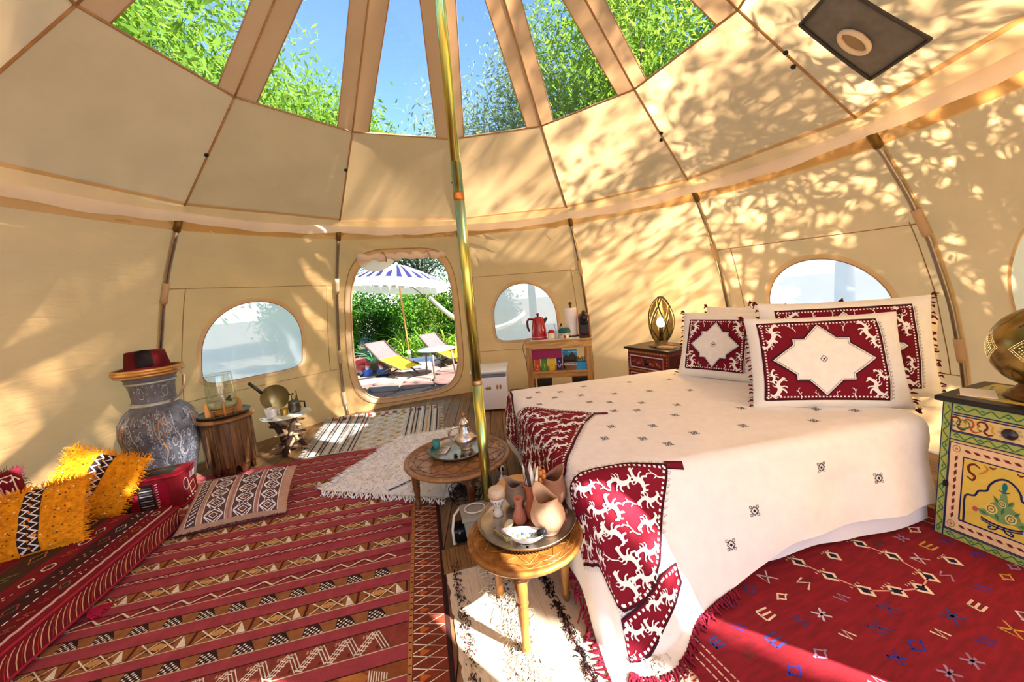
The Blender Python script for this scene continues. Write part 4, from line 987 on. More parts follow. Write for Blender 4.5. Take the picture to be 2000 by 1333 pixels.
bedpillow('plain cream pillow at the right behind the embroidered ones', (2.66, .20, ZP), math.radians(-22), math.radians(10), .80, .50, .13, 17, 0, 0, plain=True, col=P((240, 216, 180), .9, bump=.2, bscale=20, name='cream_cotton'))
# ================================================================ painted bedside cabinet (right)
PAINT = dyed(.45, .08, 60, .06, 'gloss_paint')
NVY = (30, 36, 92); YLW = (226, 196, 92); LGRN = (150, 178, 92); PEACH = (240, 206, 156); MRN = (112, 40, 34)
ns = thing('painted_cabinet', 'yellow cabinet painted with green and blue flowers right of the bed', 'cabinet')
NM = frame2((2.405, -.44), (.27, -.963)); at(ns, NM)            # local x along the front (to the right), local y = depth
CW, CD, CH = .60, .42, .735; KX = .77; CWR = CW*KX      # the painting is laid out on a .60 wide front and fitted to the real width
MB().rbox((CWR/2, CD/2, CH/2+.004), (CWR, CD, CH), .006, 1).build('body', P((214, 190, 96), .5, var=.12, scale=9, bump=.05), ns)
MB().rbox((CWR/2, CD/2-.005, CH+.018), (CWR+.05, CD+.05, .028), .008, 2).build('top', P((28, 26, 26), .35, var=.2), ns)
FR = lambda x, y, l: Vector((x*KX, -l, y))
top = ns.children[-1]
D = Deco(); D.rect(.04, .04, CW-.04, CD-.02, (196, 170, 84)); 
for k in range(7): D.curve([(.06+.07*k, .08), (.10+.07*k, .2), (.06+.07*k, .34)], .014, (120, 140, 70), 2)
D.put('painted_top', PAINT, ns, lambda x, y, l: Vector((x*KX, y, CH+.032+l)), lift=.0004)
D = Deco()
def vine(x0, y0, x1, y1, n, w):
    L = math.dist((x0, y0), (x1, y1)); tx, ty = (x1-x0)/L, (y1-y0)/L
    D.curve([(lerp(x0, x1, k/(4*n))-ty*w*math.sin(k*PI/2), lerp(y0, y1, k/(4*n))+tx*w*math.sin(k*PI/2)) for k in range(4*n+1)], .006, (70, 120, 70), 3)
    for k in range(2*n):
        t = (k+.5)/(2*n); s = 1 if k % 2 else -1; cx, cy = lerp(x0, x1, t), lerp(y0, y1, t); D.poly([(cx-tx*.016, cy-ty*.016), (cx-ty*w*s*.9, cy+tx*w*s*.9), (cx+tx*.016, cy+ty*.016)], (196, 190, 70) if k % 3 else (90, 130, 70), 3)
def field(x0, y0, x1, y1, c, edge=True):
    D.rect(x0, y0, x1, y1, c, 1)
    if edge: D.loop([(x0, y0), (x1, y0), (x1, y1), (x0, y1)], .005, NVY, 4)
field(.003, .003, .045, CH, (170, 190, 106)); field(CW-.045, .003, CW-.003, CH, (170, 190, 106)); field(.045, CH-.05, CW-.045, CH, (170, 190, 106)); field(.045, .545, CW-.045, .585, (170, 190, 106)); field(.045, .003, CW-.045, .05, (170, 190, 106))
vine(.024, .02, .024, CH-.02, 9, .013); vine(CW-.024, .02, CW-.024, CH-.02, 9, .013)
for y in (CH-.025, .565, .027): vine(.06, y, CW-.06, y, 7, .012)
D.put('painted_frame', PAINT, ns, FR, lift=.0005)
# drawer
dw = MB().rbox((CWR/2, -.004, .635), (CWR-.077, .012, .092), .004, 1).build('drawer', P((232, 204, 130), .5), ns)
D = Deco(); D.loop([(.055, .594), (CW-.055, .594), (CW-.055, .676), (.055, .676)], .006, NVY, 1)
for s in (-1, 1):
    for k in range(3):
        cx = CW/2+s*(.085+.058*k)
        D.curve([(cx-s*.02, .612), (cx, .606), (cx+s*.018, .620), (cx+s*.006, .640), (cx+s*.016, .662), (cx+s*.040, .664), (cx+s*.048, .648), (cx+s*.034, .640)], [.005, .009, .011, .010, .010, .009, .007, .003], MRN if k != 1 else (186, 84, 50), 2)
        D.curve([(cx+s*.0, .662), (cx-s*.016, .650), (cx-s*.012, .630), (cx-s*.028, .618)], [.004, .008, .008, .003], (214, 160, 50), 2); D.poly(ring_poly(cx+s*.034, .620, .008, .006, 6), (80, 130, 80), 2)
    D.loop(ring_poly(CW/2+s*.195, .636, .030, .022, 12), .006, (80, 124, 80), 3); D.poly(ring_poly(CW/2+s*.195, .636, .014, .010, 8), (206, 190, 90), 3)
    for k in range(10): D.poly(ring_poly(CW/2+.044*math.cos(TAU*k/10), .636+.034*math.sin(TAU*k/10), .007, .006, 6), (232, 224, 206), 3)
D.put('painted_scrolls', PAINT, dw, lambda x, y, l: Vector((x*KX, -.0102-l, y)), lift=.0005)
kb = MB().lathe([(.001, .0), (.024, .002), (.026, .006), (.018, .012), (.012, .02), (.001, .022)], 18, M=Matrix.Translation((CWR/2, -.010, .635)) @ Matrix.Rotation(PI/2, 4, 'X')).build('knob', P((60, 60, 66), .3, .7, bump=.4), dw)
# door
dm = MB().rbox((CWR/2, -.004, .297), (CWR-.077, .012, .482), .004, 1).build('cabinet_door', P((232, 200, 140), .5), ns)
DX0, DX1, DY0, DY1 = .055, CW-.055, .062, .532
D = Deco(); D.rect(DX0, DY0, DX1, DY1, PEACH, 1); D.loop([(DX0, DY0), (DX1, DY0), (DX1, DY1), (DX0, DY1)], .006, NVY, 2)
ix0, ix1, iy0, iy1 = DX0+.065, DX1-.065, DY0+.065, DY1-.065
D.rect(ix0, iy0, ix1, iy1, (228, 198, 84), 2); D.loop([(ix0, iy0), (ix1, iy0), (ix1, iy1), (ix0, iy1)], .008, NVY, 3)
for k in range(9):
    t = (k+.5)/9
    for (x, y, a) in ((DX0+.032, lerp(DY0+.06, DY1-.06, t), 1.1), (DX1-.032, lerp(DY0+.06, DY1-.06, t), 1.1), (lerp(DX0+.06, DX1-.06, t), DY0+.032, 2.6), (lerp(DX0+.06, DX1-.06, t), DY1-.032, 2.6)):
        D.poly(xf([(-.018, -.004), (0, -.008), (.018, .004), (0, .008)], x, y, 1, a), MRN, 3)
for x in (DX0+.03, DX1-.03):
    for y in (DY0+.03, DY1-.03): D.loop(ring_poly(x, y, .018, .018, 8), .005, (150, 160, 80), 3); D.poly(ring_poly(x, y, .008, .008, 6), (214, 120, 110), 3)
cx = CW/2; lobes = [(-.16, .20), (-.16, .29), (-.12, .305), (-.105, .335), (-.07, .35), (-.062, .38), (-.035, .415), (0, .43), (.035, .415), (.062, .38), (.07, .35), (.105, .335), (.12, .305), (.16, .29), (.16, .20)]
D.curve([(cx+x, y-.02) for x, y in lobes], .010, NVY, 4)
D.curve([(cx-.16, .18), (cx-.16, .13)], .010, NVY, 4); D.curve([(cx+.16, .18), (cx+.16, .13)], .010, NVY, 4)
GRN, DGR, TEAL, ROSE = (124, 158, 96), (70, 120, 84), (30, 118, 116), (200, 84, 92)
for s in (-1, 1):   # corner scrolls in the spandrels
    D.curve([(cx+s*.160, .375), (cx+s*.135, .36), (cx+s*.125, .385), (cx+s*.15, .40), (cx+s*.155, .43), (cx+s*.13, .445), (cx+s*.105, .43)], [.005, .010, .012, .013, .012, .010, .004], MRN, 4)
    D.curve([(cx+s*.09, .452), (cx+s*.075, .44), (cx+s*.085, .42), (cx+s*.11, .40)], [.004, .009, .010, .004], (206, 130, 60), 4); D.loop(ring_poly(cx+s*.128, .423, .013, .010, 8), .004, (232, 196, 120), 5)
    D.curve([(cx+s*.04, .455), (cx+s*.055, .447), (cx+s*.07, .455)], [.004, .010, .004], MRN, 4)
# bouquet: leafy mass, flowers, tall bud, footed dish
D.poly([(cx-.012, .19), (cx-.05, .205), (cx-.085, .20), (cx-.105, .225), (cx-.07, .235), (cx-.055, .27), (cx-.035, .285), (cx-.04, .315), (cx-.018, .30), (cx-.012, .335), (cx, .35), (cx+.012, .335), (cx+.018, .30), (cx+.045, .31), (cx+.034, .28), (cx+.06, .262), (cx+.075, .23), (cx+.115, .21), (cx+.09, .185), (cx+.05, .20), (cx+.012, .19)], GRN, 4)
for (fx, fy, fr_) in ((-.045, .245, .026), (.035, .225, .024), (-.004, .285, .016)):
    D.poly(ring_poly(cx+fx, fy, fr_, fr_, 14), (236, 214, 120), 5); D.loop(ring_poly(cx+fx, fy, fr_*.62, fr_*.62, 12), .005, DGR, 6); D.poly(ring_poly(cx+fx, fy, fr_*.26, fr_*.26, 8), (206, 120, 70), 6)
for (lx, ly, la) in ((-.075, .215, 2.8), (.082, .208, .3), (-.02, .215, 1.9), (.0, .25, 1.4), (.055, .255, .9), (-.03, .30, 2.2), (.028, .298, 1.0)): D.poly(xf([(-.020, 0), (0, .007), (.022, 0), (0, -.007)], cx+lx, ly, 1, la), DGR, 5)
D.poly(ring_poly(cx, .372, .011, .024, 10), TEAL, 5); D.curve([(cx-.022, .352), (cx, .345), (cx+.022, .352)], [.004, .010, .004], (48, 96, 130), 5)
D.poly(ring_poly(cx-.112, .218, .013, .014, 6), ROSE, 5); D.poly(ring_poly(cx+.120, .198, .014, .015, 6), ROSE, 5)
D.curve([(cx-.085, .188), (cx-.05, .176), (cx, .172), (cx+.05, .176), (cx+.085, .188)], .008, NVY, 6); D.curve([(cx-.085, .176), (cx-.03, .162), (cx+.03, .162), (cx+.085, .176)], .006, NVY, 6)
for s in (-1, 1): D.curve([(cx+s*.012, .168), (cx+s*.02, .150), (cx+s*.045, .142), (cx+s*.05, .152), (cx+s*.038, .156)], .007, NVY, 6)
D.put('painted_flowers', PAINT, dm, lambda x, y, l: Vector((x*KX, -.0102-l, y)), lift=.0004)
MB().rbox((.036, -.012, .30), (.020, .012, .03), .003, 1).build('latch', P((26, 24, 24), .4, .6), dm)
D = Deco(); D.rect(.02, .02, CD-.02, CH-.02, (206, 180, 90)); D.loop([(.02, .02), (CD-.02, .02), (CD-.02, CH-.02), (.02, CH-.02)], .008, NVY, 2)
D.put('painted_side', PAINT, ns, lambda x, y, l: Vector((-l, CD-x, y)), lift=.0006)

# paper sheet on the cabinet and pierced brass globe lamp
NTZ = CH+.032
pp = NM @ Vector((.07, .13, NTZ+.0014)); tag(MB().rbox((0, 0, .002), (.12, .17, .004), .0015, 1).build('notepad', P((236, 226, 206), .8)), 'pale notepad on the painted cabinet beside the globe lamp', 'notepad'); o = bpy.data.objects['notepad']; o.location = pp; o.rotation_euler = (0, 0, -.9)
BRASS = P((146, 122, 70), .28, 1., var=.3, scale=7, bump=.12, bscale=40, name='aged_brass'); BRASSD = P((104, 78, 44), .38, 1., var=.2, name='dark_brass')
gl = thing('globe_lamp', 'large round pierced brass lamp on the painted cabinet', 'lamp', NM @ Vector((.25, .20, NTZ)))
MB().lathe([(.115, 0), (.118, .012), (.108, .022), (.100, .026), (.098, .040), (.086, .046), (.080, .062), (.074, .070), (.074, .092)], 36).build('base', BRASSD, gl)
GR, GZ = .185, .255
gs = MB(); gs.lathe([(GR*math.sin(a), GZ-GR*math.cos(a)*1.06) for a in np.linspace(.40, PI-.02, 26)], 48, cap=False); gs.build('globe', BRASS, gl)
D = Deco(); rr = random.Random(4)
def GLB(az, el, l): R = GR*1.002+l; return Vector((R*math.cos(el)*math.cos(az), R*math.cos(el)*math.sin(az), GZ+R*1.06*math.sin(el)))
for caz in range(6):
    c0 = caz*TAU/6+.35
    for a in range(-5, 6):
        for b in range(-5, 6):
            if abs(a)+abs(b) <= 6 and (a+b) % 2 == 0: D.poly(ring_poly(c0+a*.042, .02+b*.042, .017, .012, 6), (250, 226, 160), 2)
    for s in (.34, .40):
        q = [(c0-s, .02), (c0, .02+s), (c0+s, .02), (c0, .02-s)]
        for i in range(4):
            A, B = q[i], q[(i+1) % 4]
            for k in range(16): D.poly(ring_poly(lerp(A[0], B[0], k/16), lerp(A[1], B[1], k/16), .010, .007, 5), (196, 164, 96), 1)
o = D.put('piercing', P((250, 220, 150), .4, .2, name='pierced_glow', emit=.5), gl, GLB, lift=.0006); o['kind'] = 'stuff'
D = Deco()
for k in range(12):
    a = k*TAU/12; D.curve([(a, -1.0), (a+.14, -.75), (a, -.5), (a-.14, -.75), (a, -1.0)], .016, (84, 66, 36), 1); D.curve([(a, .55), (a+.14, .8), (a, 1.1)], .016, (84, 66, 36), 1)
D.put('chased_lines', dyed(.35, 0, 1, .1, 'chased_brass', 1.), gl, GLB, lift=.0008)
lt = bpy.data.lights.new('globe_bulb', 'POINT'); lt.energy = 3; lt.color = (1, .72, .4); lt.shadow_soft_size = .03; lo = bpy.data.objects.new('bulb_light', lt); COL.objects.link(lo); lo.parent = gl; lo.location = (0, 0, GZ)

# ================================================================ red painted bedside cabinet (far)
rc = thing('red_cabinet', 'small dark red painted cabinet with drawers between bed and tent wall', 'cabinet')
RM = frame2((1.66, 2.06), (.43, -.90)); at(rc, RM)            # local x along the front, y = depth
RCW, RCD, RCH = .56, .44, .70
MB().rbox((RCW/2, RCD/2, RCH/2+.003), (RCW, RCD, RCH), .006, 1).build('body', P((112, 28, 26), .5, var=.25, scale=12), rc)
MB().rbox((RCW/2, RCD/2, RCH+.016), (RCW+.07, RCD+.06, .026), .008, 2).build('top', P((46, 32, 28), .35, var=.3), rc)
for z0, z1 in ((.49, .65), (.28, .45), (.07, .24)):
    d_ = MB().rbox((RCW/2, -.005, (z0+z1)/2), (RCW-.08, .014, z1-z0), .004, 1).build('drawer', P((132, 44, 34), .5), rc)
    D = Deco(); D.rect(.05, z0+.008, RCW-.05, z1-.008, (120, 40, 34), 1); D.loop([(.055, z0+.014), (RCW-.055, z0+.014), (RCW-.055, z1-.014), (.055, z1-.014)], .012, (214, 206, 214), 2); D.loop([(.075, z0+.032), (RCW-.075, z0+.032), (RCW-.075, z1-.032), (.075, z1-.032)], .006, (40, 28, 40), 2)
    for k in range(13): D.loop(ring_poly(.10+k*.03, (z0+z1)/2+.02*math.sin(k*2), .010, .014, 6), .005, [(206, 140, 90), (190, 90, 60), (216, 190, 170)][k % 3], 3)
    D.put('painted_scrolls', PAINT, d_, lambda x, y, l: Vector((x, -.0125-l, y)), lift=.0006)
    MB().lathe([(.001, 0), (.030, .002), (.030, .008), (.014, .018), (.001, .022)], 16, M=Matrix.Translation((RCW/2, -.013, (z0+z1)/2)) @ Matrix.Rotation(PI/2, 4, 'X')).build('knob', P((40, 40, 44), .3, .6), d_)
D = Deco()
for y in (.02, .265, .47, .675): D.rect(.01, y-.014, RCW-.01, y+.014, (150, 84, 50), 1); [D.poly(ring_poly(.03+k*.04, y, .014, .008, 4), (206, 150, 80), 2) for k in range(13)]
for x in (.018, RCW-.018): [D.poly(ring_poly(x, .04+k*.035, .009, .012, 4), (206, 120, 70), 2) for k in range(18)]
D.put('painted_frame', PAINT, rc, lambda x, y, l: Vector((x, -l, y)), lift=.0005)
D = Deco(); D.rect(.03, .03, RCD-.03, RCH-.04, (72, 16, 18)); D.loop([(.03, .03), (RCD-.03, .03), (RCD-.03, RCH-.04), (.03, RCH-.04)], .010, (40, 30, 40), 2); D.curve([(.2, .40), (.21, .5), (.2, .6)], [.006, .016, .006], (200, 150, 60), 2); D.poly(ring_poly(.2, .52, .09, .10, 12), (110, 24, 24), 1)
D.put('painted_side', PAINT, rc, lambda x, y, l: Vector((RCW+l, x, y)), lift=.0006)
RTZ = RCH+.029
el = thing('egg_lamp', 'egg-shaped smoked glass lamp with a glowing bulb on the red cabinet', 'lamp', RM @ Vector((.30, .22, RTZ))); el.scale = (1.15, 1.15, 1.22)
MB().lathe([(.115, 0), (.115, .010), (.09, .018), (.066, .024), (.058, .045), (.062, .052)], 28).build('base', P((132, 110, 80), .4, .8, var=.2), el)
prof = [(.058, .05), (.085, .09), (.108, .15), (.118, .22), (.112, .29), (.092, .355), (.060, .41), (.024, .445), (.004, .45)]
MB().lathe(prof, 32, cap=False).build('glass_shade', clear_film((186, 176, 146), .035, 'smoked_glass'), el)
def egg(a, t): r = np.interp(t, np.linspace(0, 1, len(prof)), [p[0] for p in prof]); z = np.interp(t, np.linspace(0, 1, len(prof)), [p[1] for p in prof]); return Vector((r*1.012*math.cos(a), r*1.012*math.sin(a), z))
for k in range(5):
    for s in (-1, 1):
        MB().tube([egg(k*TAU/5+.3+s*t*1.9, t) for t in np.linspace(.02, .96, 24)], .0055, 5).build('lattice_wire', P((74, 64, 40), .6), el)
MB().sphere((0, 0, .215), .040, 16, 10, sc=(1, 1, 1.15)).build('bulb', P((255, 236, 170), .4, emit=9., name='bulb_glow'), el)
MB().lathe([(.018, .05), (.018, .16), (.024, .18)], 14).build('bulb_socket', P((120, 100, 70), .4, .8), el)
lt = bpy.data.lights.new('egg_bulb', 'POINT'); lt.energy = 9; lt.color = (1, .74, .40); lt.shadow_soft_size = .008; lo = bpy.data.objects.new('bulb_light', lt); COL.objects.link(lo); lo.parent = el; lo.location = (0, 0, .275)
bk = tag(MB().rbox((0, 0, .009), (.17, .10, .018), .003, 1).build('booklet', P((206, 170, 150), .7)), 'small pinkish booklet on the red cabinet by the egg lamp', 'book'); bk.location = RM @ Vector((.44, .13, RTZ+.001)); bk.rotation_euler = (0, 0, -.95)

# ================================================================ wooden shelf with the tea things
PINE = wood((206, 160, 96), (160, 112, 58), 4, (.2, 1, 1), .55, name='pine'); PINEV = wood((200, 152, 88), (150, 104, 52), 4, (1, 1, .15), .55, name='pine_upright')
sf = thing('wooden_shelf', 'rough pine shelf unit against the far wall beside the mini fridge', 'shelf')
FM = frame2((.50, 2.36), (.986, -.166)); at(sf, FM); SW, SD_, SZ = .80, .36, .84
for x in (.035, SW-.035):
    for y in (.03, SD_-.03): MB().rbox((x, y, SZ/2), (.07, .05, SZ-.03), .004, 1).build('upright', PINEV, sf)
MB().rbox((SW/2, .012, SZ-.065), (SW-.005, .028, .075), .004, 1).build('front_rail', PINE, sf)
for k in range(3): MB().rbox((SW/2, .06+.12*k, SZ-.012), (SW+.02, .115, .024), .004, 1).build('top_board', PINE, sf)
for z, zz in ((.44, 'shelf_board'), (.10, 'shelf_board')):
    for k in range(3): MB().rbox((SW/2, .062+.118*k, z), (SW-.01, .112, .03), .003, 1).build(zz, PINE, sf)
MB().rbox((SW/2, .020, .40), (SW-.14, .02, .05), .003, 1).build('shelf_rail', PINE, sf)
def onshelf(o, x, y, z, rz=0, s=1.): o.matrix_world = FM @ Matrix.Translation((x, y, z)) @ Matrix.Rotation(rz, 4, 'Z') @ Matrix.Scale(s, 4); return o
ZS1 = SZ+.001; ZS2 = .4565
cl = tag(MB().rbox((0, 0, .002), (.60, .30, .004), .0015, 1).build('shelf_cloth', P((240, 236, 228), .9)), 'white cloth laid on top of the wooden shelf', 'cloth'); onshelf(cl, .36, .17, ZS1)
ZC = ZS1+.005
KRED = P((158, 12, 26), .18, coat=.6, name='red_enamel'); KBLK = P((36, 30, 30), .35); CHR = P((206, 200, 196), .15, 1.)
k = thing('kettle', 'shiny red electric kettle on the shelf top', 'kettle'); onshelf(k, .17, .16, ZC, .2, 1.2)
MB().lathe([(.082, .0), (.084, .02), (.082, .028), (.080, .03), (.076, .10), (.066, .17), (.058, .21), (.050, .225), (.030, .232), (.012, .236)], 32).build('body', KRED, k)
MB().lathe([(.0845, .022), (.0845, .028)], 32).build('band', CHR, k)
MB().lathe([(.010, .236), (.009, .246), (.016, .252), (.018, .262), (.010, .270), (.001, .272)], 16).build('lid_knob', P((110, 14, 24), .3), k)
MB().tube([(-.055, 0, .212), (-.10, 0, .215), (-.115, 0, .19), (-.113, 0, .13), (-.098, 0, .09)], [.010, .012, .012, .012, .009], 8).build('handle', P((92, 12, 22), .3), k)
sp_ = MB(); sp_.tube([(.05, 0, .165), (.072, 0, .195), (.094, 0, .215)], [.024, .018, .012], 10); sp_.build('spout', KBLK, k)
def house(name, label, x, y, roofc, wallc, mush):
    t = thing(name, label, 'pot'); onshelf(t, x, y, ZC, 0, 1.2)
    MB().lathe([(.038, 0), (.044, .02), (.042, .05), (.036, .066), (.030, .070)], 18).build('pot_body', P(wallc, .5, bump=.4, bscale=50), t)
    rf = MB().lathe([(.058, .058), (.060, .068), (.052, .092), (.034, .108), (.010, .114), (.001, .1145)] if mush else [(.062, .058), (.064, .066), (.056, .094), (.040, .104), (.001, .106)], 20).build('roof', P(roofc, .45), t)
    MB().prism([(-.012, .0), (.012, .0), (.012, .024), (0, .034), (-.012, .024)], 0, .006, M=Matrix.Translation((0, -.045, .004)) @ Matrix.Rotation(PI/2, 4, 'X')).build('painted_door', P((150, 84, 30), .6), t)
    for s in (-1, 1): MB().sphere((s*.030, -.030, .036), .006, 8, 6).build('painted_window', P((70, 60, 60), .5), t)
    return t
house('green_roofed_pot', 'small white cottage-shaped pot with a teal roof on the shelf', .485, .085, (16, 92, 88), (240, 228, 206), False)
h1 = thing('sugar_pot', 'cream ribbed pot with a red lid next to the kettle', 'pot'); onshelf(h1, .325, .10, ZC, 0, 1.15)
MB().lathe([(.036, 0), (.040, .02), (.040, .06), (.034, .066)], 20, fn=lambda p, a, r, z: Vector((p.x*(1+.03*math.cos(9*a)), p.y*(1+.03*math.cos(9*a)), p.z))).build('pot_body', P((236, 226, 198), .5), h1)
MB().lathe([(.036, .064), (.036, .075), (.028, .092), (.010, .100), (.001, .101)], 18).build('lid', P((176, 20, 36), .35), h1)
MB().tube([(-.036, 0, .062), (-.058, 0, .066), (-.050, 0, .04)], .006, 6).build('handle', P((214, 60, 70), .4), h1)
cr = thing('cutlery_caddy', 'white cup holding cutlery between the pots on the shelf', 'caddy'); onshelf(cr, .392, .17, ZC, 0, 1.2)
MB().lathe([(.024, 0), (.028, .07), (.026, .07), (.022, .006)], 16).build('cup', P((236, 232, 226), .4), cr)
for j, (dx, dy, c) in enumerate(((-.008, .004, (206, 200, 190)), (.006, -.004, (190, 186, 180)), (.012, .006, (40, 44, 60)))):
    ut = MB().tube([(dx, dy, .01), (dx*1.6+.006*j, dy, .09), (dx*2.2+.010*j, dy, .125)], .003, 6).build('utensil', P(c, .3, .6), cr)
    MB().sphere((dx*2.3+.011*j, dy, .133), .010, 8, 6, sc=(1, .4, 1.5)).build('utensil_head', P(c, .3, .6), ut)
tw = thing('paper_towel_holder', 'white paper towel roll on a stand with dark finial', 'paper roll'); onshelf(tw, .58, .23, ZC, 0, 1.22)
MB().lathe([(.075, 0), (.075, .008), (.02, .012)], 24).build('stand_base', P((60, 56, 40), .5), tw)
MB().lathe([(.058, .012), (.060, .014), (.060, .292), (.057, .294), (.018, .294), (.018, .014)], 32, cap=False).build('paper_roll', P((242, 234, 228), .95, bump=.2, bscale=50), tw)
MB().lathe([(.008, .01), (.008, .312), (.016, .316), (.010, .322), (.020, .334), (.012, .350), (.001, .354)], 14).build('finial', P((70, 66, 44), .45), tw)
cm = thing('coffee_machine', 'small black and red capsule coffee machine at the right end of the shelf', 'coffee machine'); onshelf(cm, .735, .17, ZS1, -.05, 1.22)
CB = P((30, 28, 30), .3, name='black_plastic'); CR = P((140, 44, 56), .35, name='dull_red_plastic')
MB().rbox((0, .05, .115), (.115, .16, .23), .03, 4).build('body', CR, cm)
MB().rbox((0, -.045, .175), (.100, .08, .105), .035, 4).build('head', CB, cm)
MB().lathe([(.001, 0), (.030, 0), (.032, .006), (.026, .010), (.001, .010)], 24, M=Matrix.Translation((0, -.085, .195)) @ Matrix.Rotation(PI/2, 4, 'X')).build('capsule_dial', P((16, 16, 18), .2), cm)
MB().rbox((0, -.033, .085), (.092, .02, .11), .006, 2).build('back_plate', CB, cm); MB().rbox((0, -.065, .012), (.100, .10, .024), .006, 2).build('drip_tray', CB, cm)
MB().tube([(0, -.088, .225), (0, -.05, .245), (0, .0, .247)], [.018, .022, .022], 10).build('lever', CB, cm)
def shelfbox(name, label, x, y, z, d, col, deco=None, cat='box', grp=None):
    t = thing(name, label, cat, group=grp); onshelf(t, x, y, z); MB().rbox((0, 0, d[2]/2), d, .003, 1).build('carton', P(col, .5, var=.06), t)
    if deco: DD = Deco(); deco(DD, d); DD.put('print', PAINT, t, lambda a, b, l: Vector((a, -d[1]/2-l, b)), lift=.0006)
    return t
def dleaf(c):
    def f(D, d): D.line([(0, d[2]*.25), (.006, d[2]*.45), (-.004, d[2]*.6)], [.004, .014, .003], c, 1); D.rect(-d[0]*.3, d[2]*.12, d[0]*.3, d[2]*.16, c, 1)
    return f
G4 = 'tea cartons on the wooden shelf'
shelfbox('tea_carton', 'orange tea carton at the left end of the row', .125, .10, ZS2, (.062, .10, .155), (206, 74, 14), dleaf((240, 170, 90)), 'carton', G4)
shelfbox('tea_carton', 'green tea carton between the orange and yellow ones', .212, .10, ZS2, (.070, .10, .155), (78, 142, 50), dleaf((226, 190, 80)), 'carton', G4)
shelfbox('tea_carton', 'yellow tea carton in the middle of the row', .307, .10, ZS2, (.070, .10, .155), (236, 190, 16), dleaf((190, 120, 20)), 'carton', G4)
shelfbox('tea_carton', 'purple tea carton at the right end of the row', .400, .10, ZS2, (.070, .10, .155), (56, 28, 96), lambda D, d: (D.line([(-.022, .08), (0, .03), (.022, .08)], .010, (214, 206, 220), 1), D.poly(ring_poly(0, .11, .010, .010, 6), (200, 190, 216), 1)), 'carton', G4)
shelfbox('magenta_box', 'long magenta box resting on top of the tea cartons', .25, .10, ZS2+.156, (.37, .13, .15), (150, 22, 84), None)
pc = thing('painted_picture', 'small blue mountain picture standing on the shelf', 'picture'); onshelf(pc, .535, .17, ZS2)
MB().rbox((0, 0, .115), (.18, .018, .23), .002, 1).build('canvas_block', P((120, 110, 90), .6), pc)
D = Deco(); D.rect(-.09, .12, .09, .23, (60, 150, 206)); D.poly([(-.09, .12), (-.05, .17), (-.02, .15), (.03, .20), (.09, .13), (.09, .10), (-.09, .10)], (70, 60, 50), 2)
for q in range(6): D.line([(-.08+.03*q, .21-.01*(q % 2)), (-.05+.03*q, .20)], .008, (190, 220, 236), 2)
D.rect(-.09, .0, .09, .11, (60, 44, 34), 1); D.put('painting', PAINT, pc, lambda a, b, l: Vector((a, -.009-l, b)), lift=.0005)
bsk = thing('wicker_basket', 'small white-rimmed basket on the shelf in front of the picture', 'basket'); onshelf(bsk, .535, .06, ZS2)
mb = MB()
for q in range(6): mb.tube([(sx*(.055+.003*q), sy*(.032+.002*q), .006+.011*q) for sx, sy in ((-1, -1), (1, -1), (1, 1), (-1, 1))], .0065, 6, closed=True)
mb.build('wicker_sides', P((150, 116, 92), .85, bump=.5), bsk); MB().tube([(sx*.075, sy*.045, .072) for sx, sy in ((-1, -1), (1, -1), (1, 1), (-1, 1))], .006, 6, closed=True).build('rim', P((232, 228, 222), .6), bsk)
MB().rbox((0, 0, .004), (.11, .064, .008), .002, 1).build('bottom', P((120, 90, 66), .9), bsk)
bb = thing('blue_tub', 'sky blue open box with dried flowers at the right of the shelf', 'box'); onshelf(bb, .665, .08, ZS2)
mb = MB()
for c, d in (((0, -.045, .045), (.13, .006, .09)), ((0, .045, .045), (.13, .006, .09)), ((-.062, 0, .045), (.006, .084, .09)), ((.062, 0, .045), (.006, .084, .09)), ((0, 0, .004), (.12, .084, .008))): mb.box(c, d)
mb.build('tub', P((56, 160, 220), .45), bb)
for q in range(9): MB().tube([(-.05+.012*q, .01*math.sin(q), .01), (-.05+.012*q, .01*math.sin(q), .10), (-.055+.013*q+.006*math.sin(q*3), .012*math.sin(q), .125+.012*(q % 3))], [.003, .003, .008], 5).build('dried_stem', P((110, 92, 40), .9), bb)
for lab, x, z in (('black box on the bottom shelf at left', .20, .116), ('dark grey box on the bottom shelf at right', .64, .116)):
    t = thing('storage_box', lab, 'box', group='dark boxes on the bottom shelf'); onshelf(t, x, .17, z); MB().rbox((0, 0, .10), (.18, .22, .20), .006, 2).build('box_body', P((30, 28, 32), .5), t); MB().rbox((0, 0, .21), (.19, .23, .024), .004, 1).build('lid', P((44, 42, 44), .5), t)
cbl = tag(MB().tube([(0, 0, 0), (-.03, -.03, -.01), (-.055, -.04, -.06), (-.05, -.03, -.14), (-.03, .0, -.24), (-.025, .02, -.40)], .004, 6).build('kettle_cable', P((40, 36, 36), .5)), 'thin dark cable running from kettle down the shelf side', 'cable'); onshelf(cbl, .02, .06, ZS1+.006)

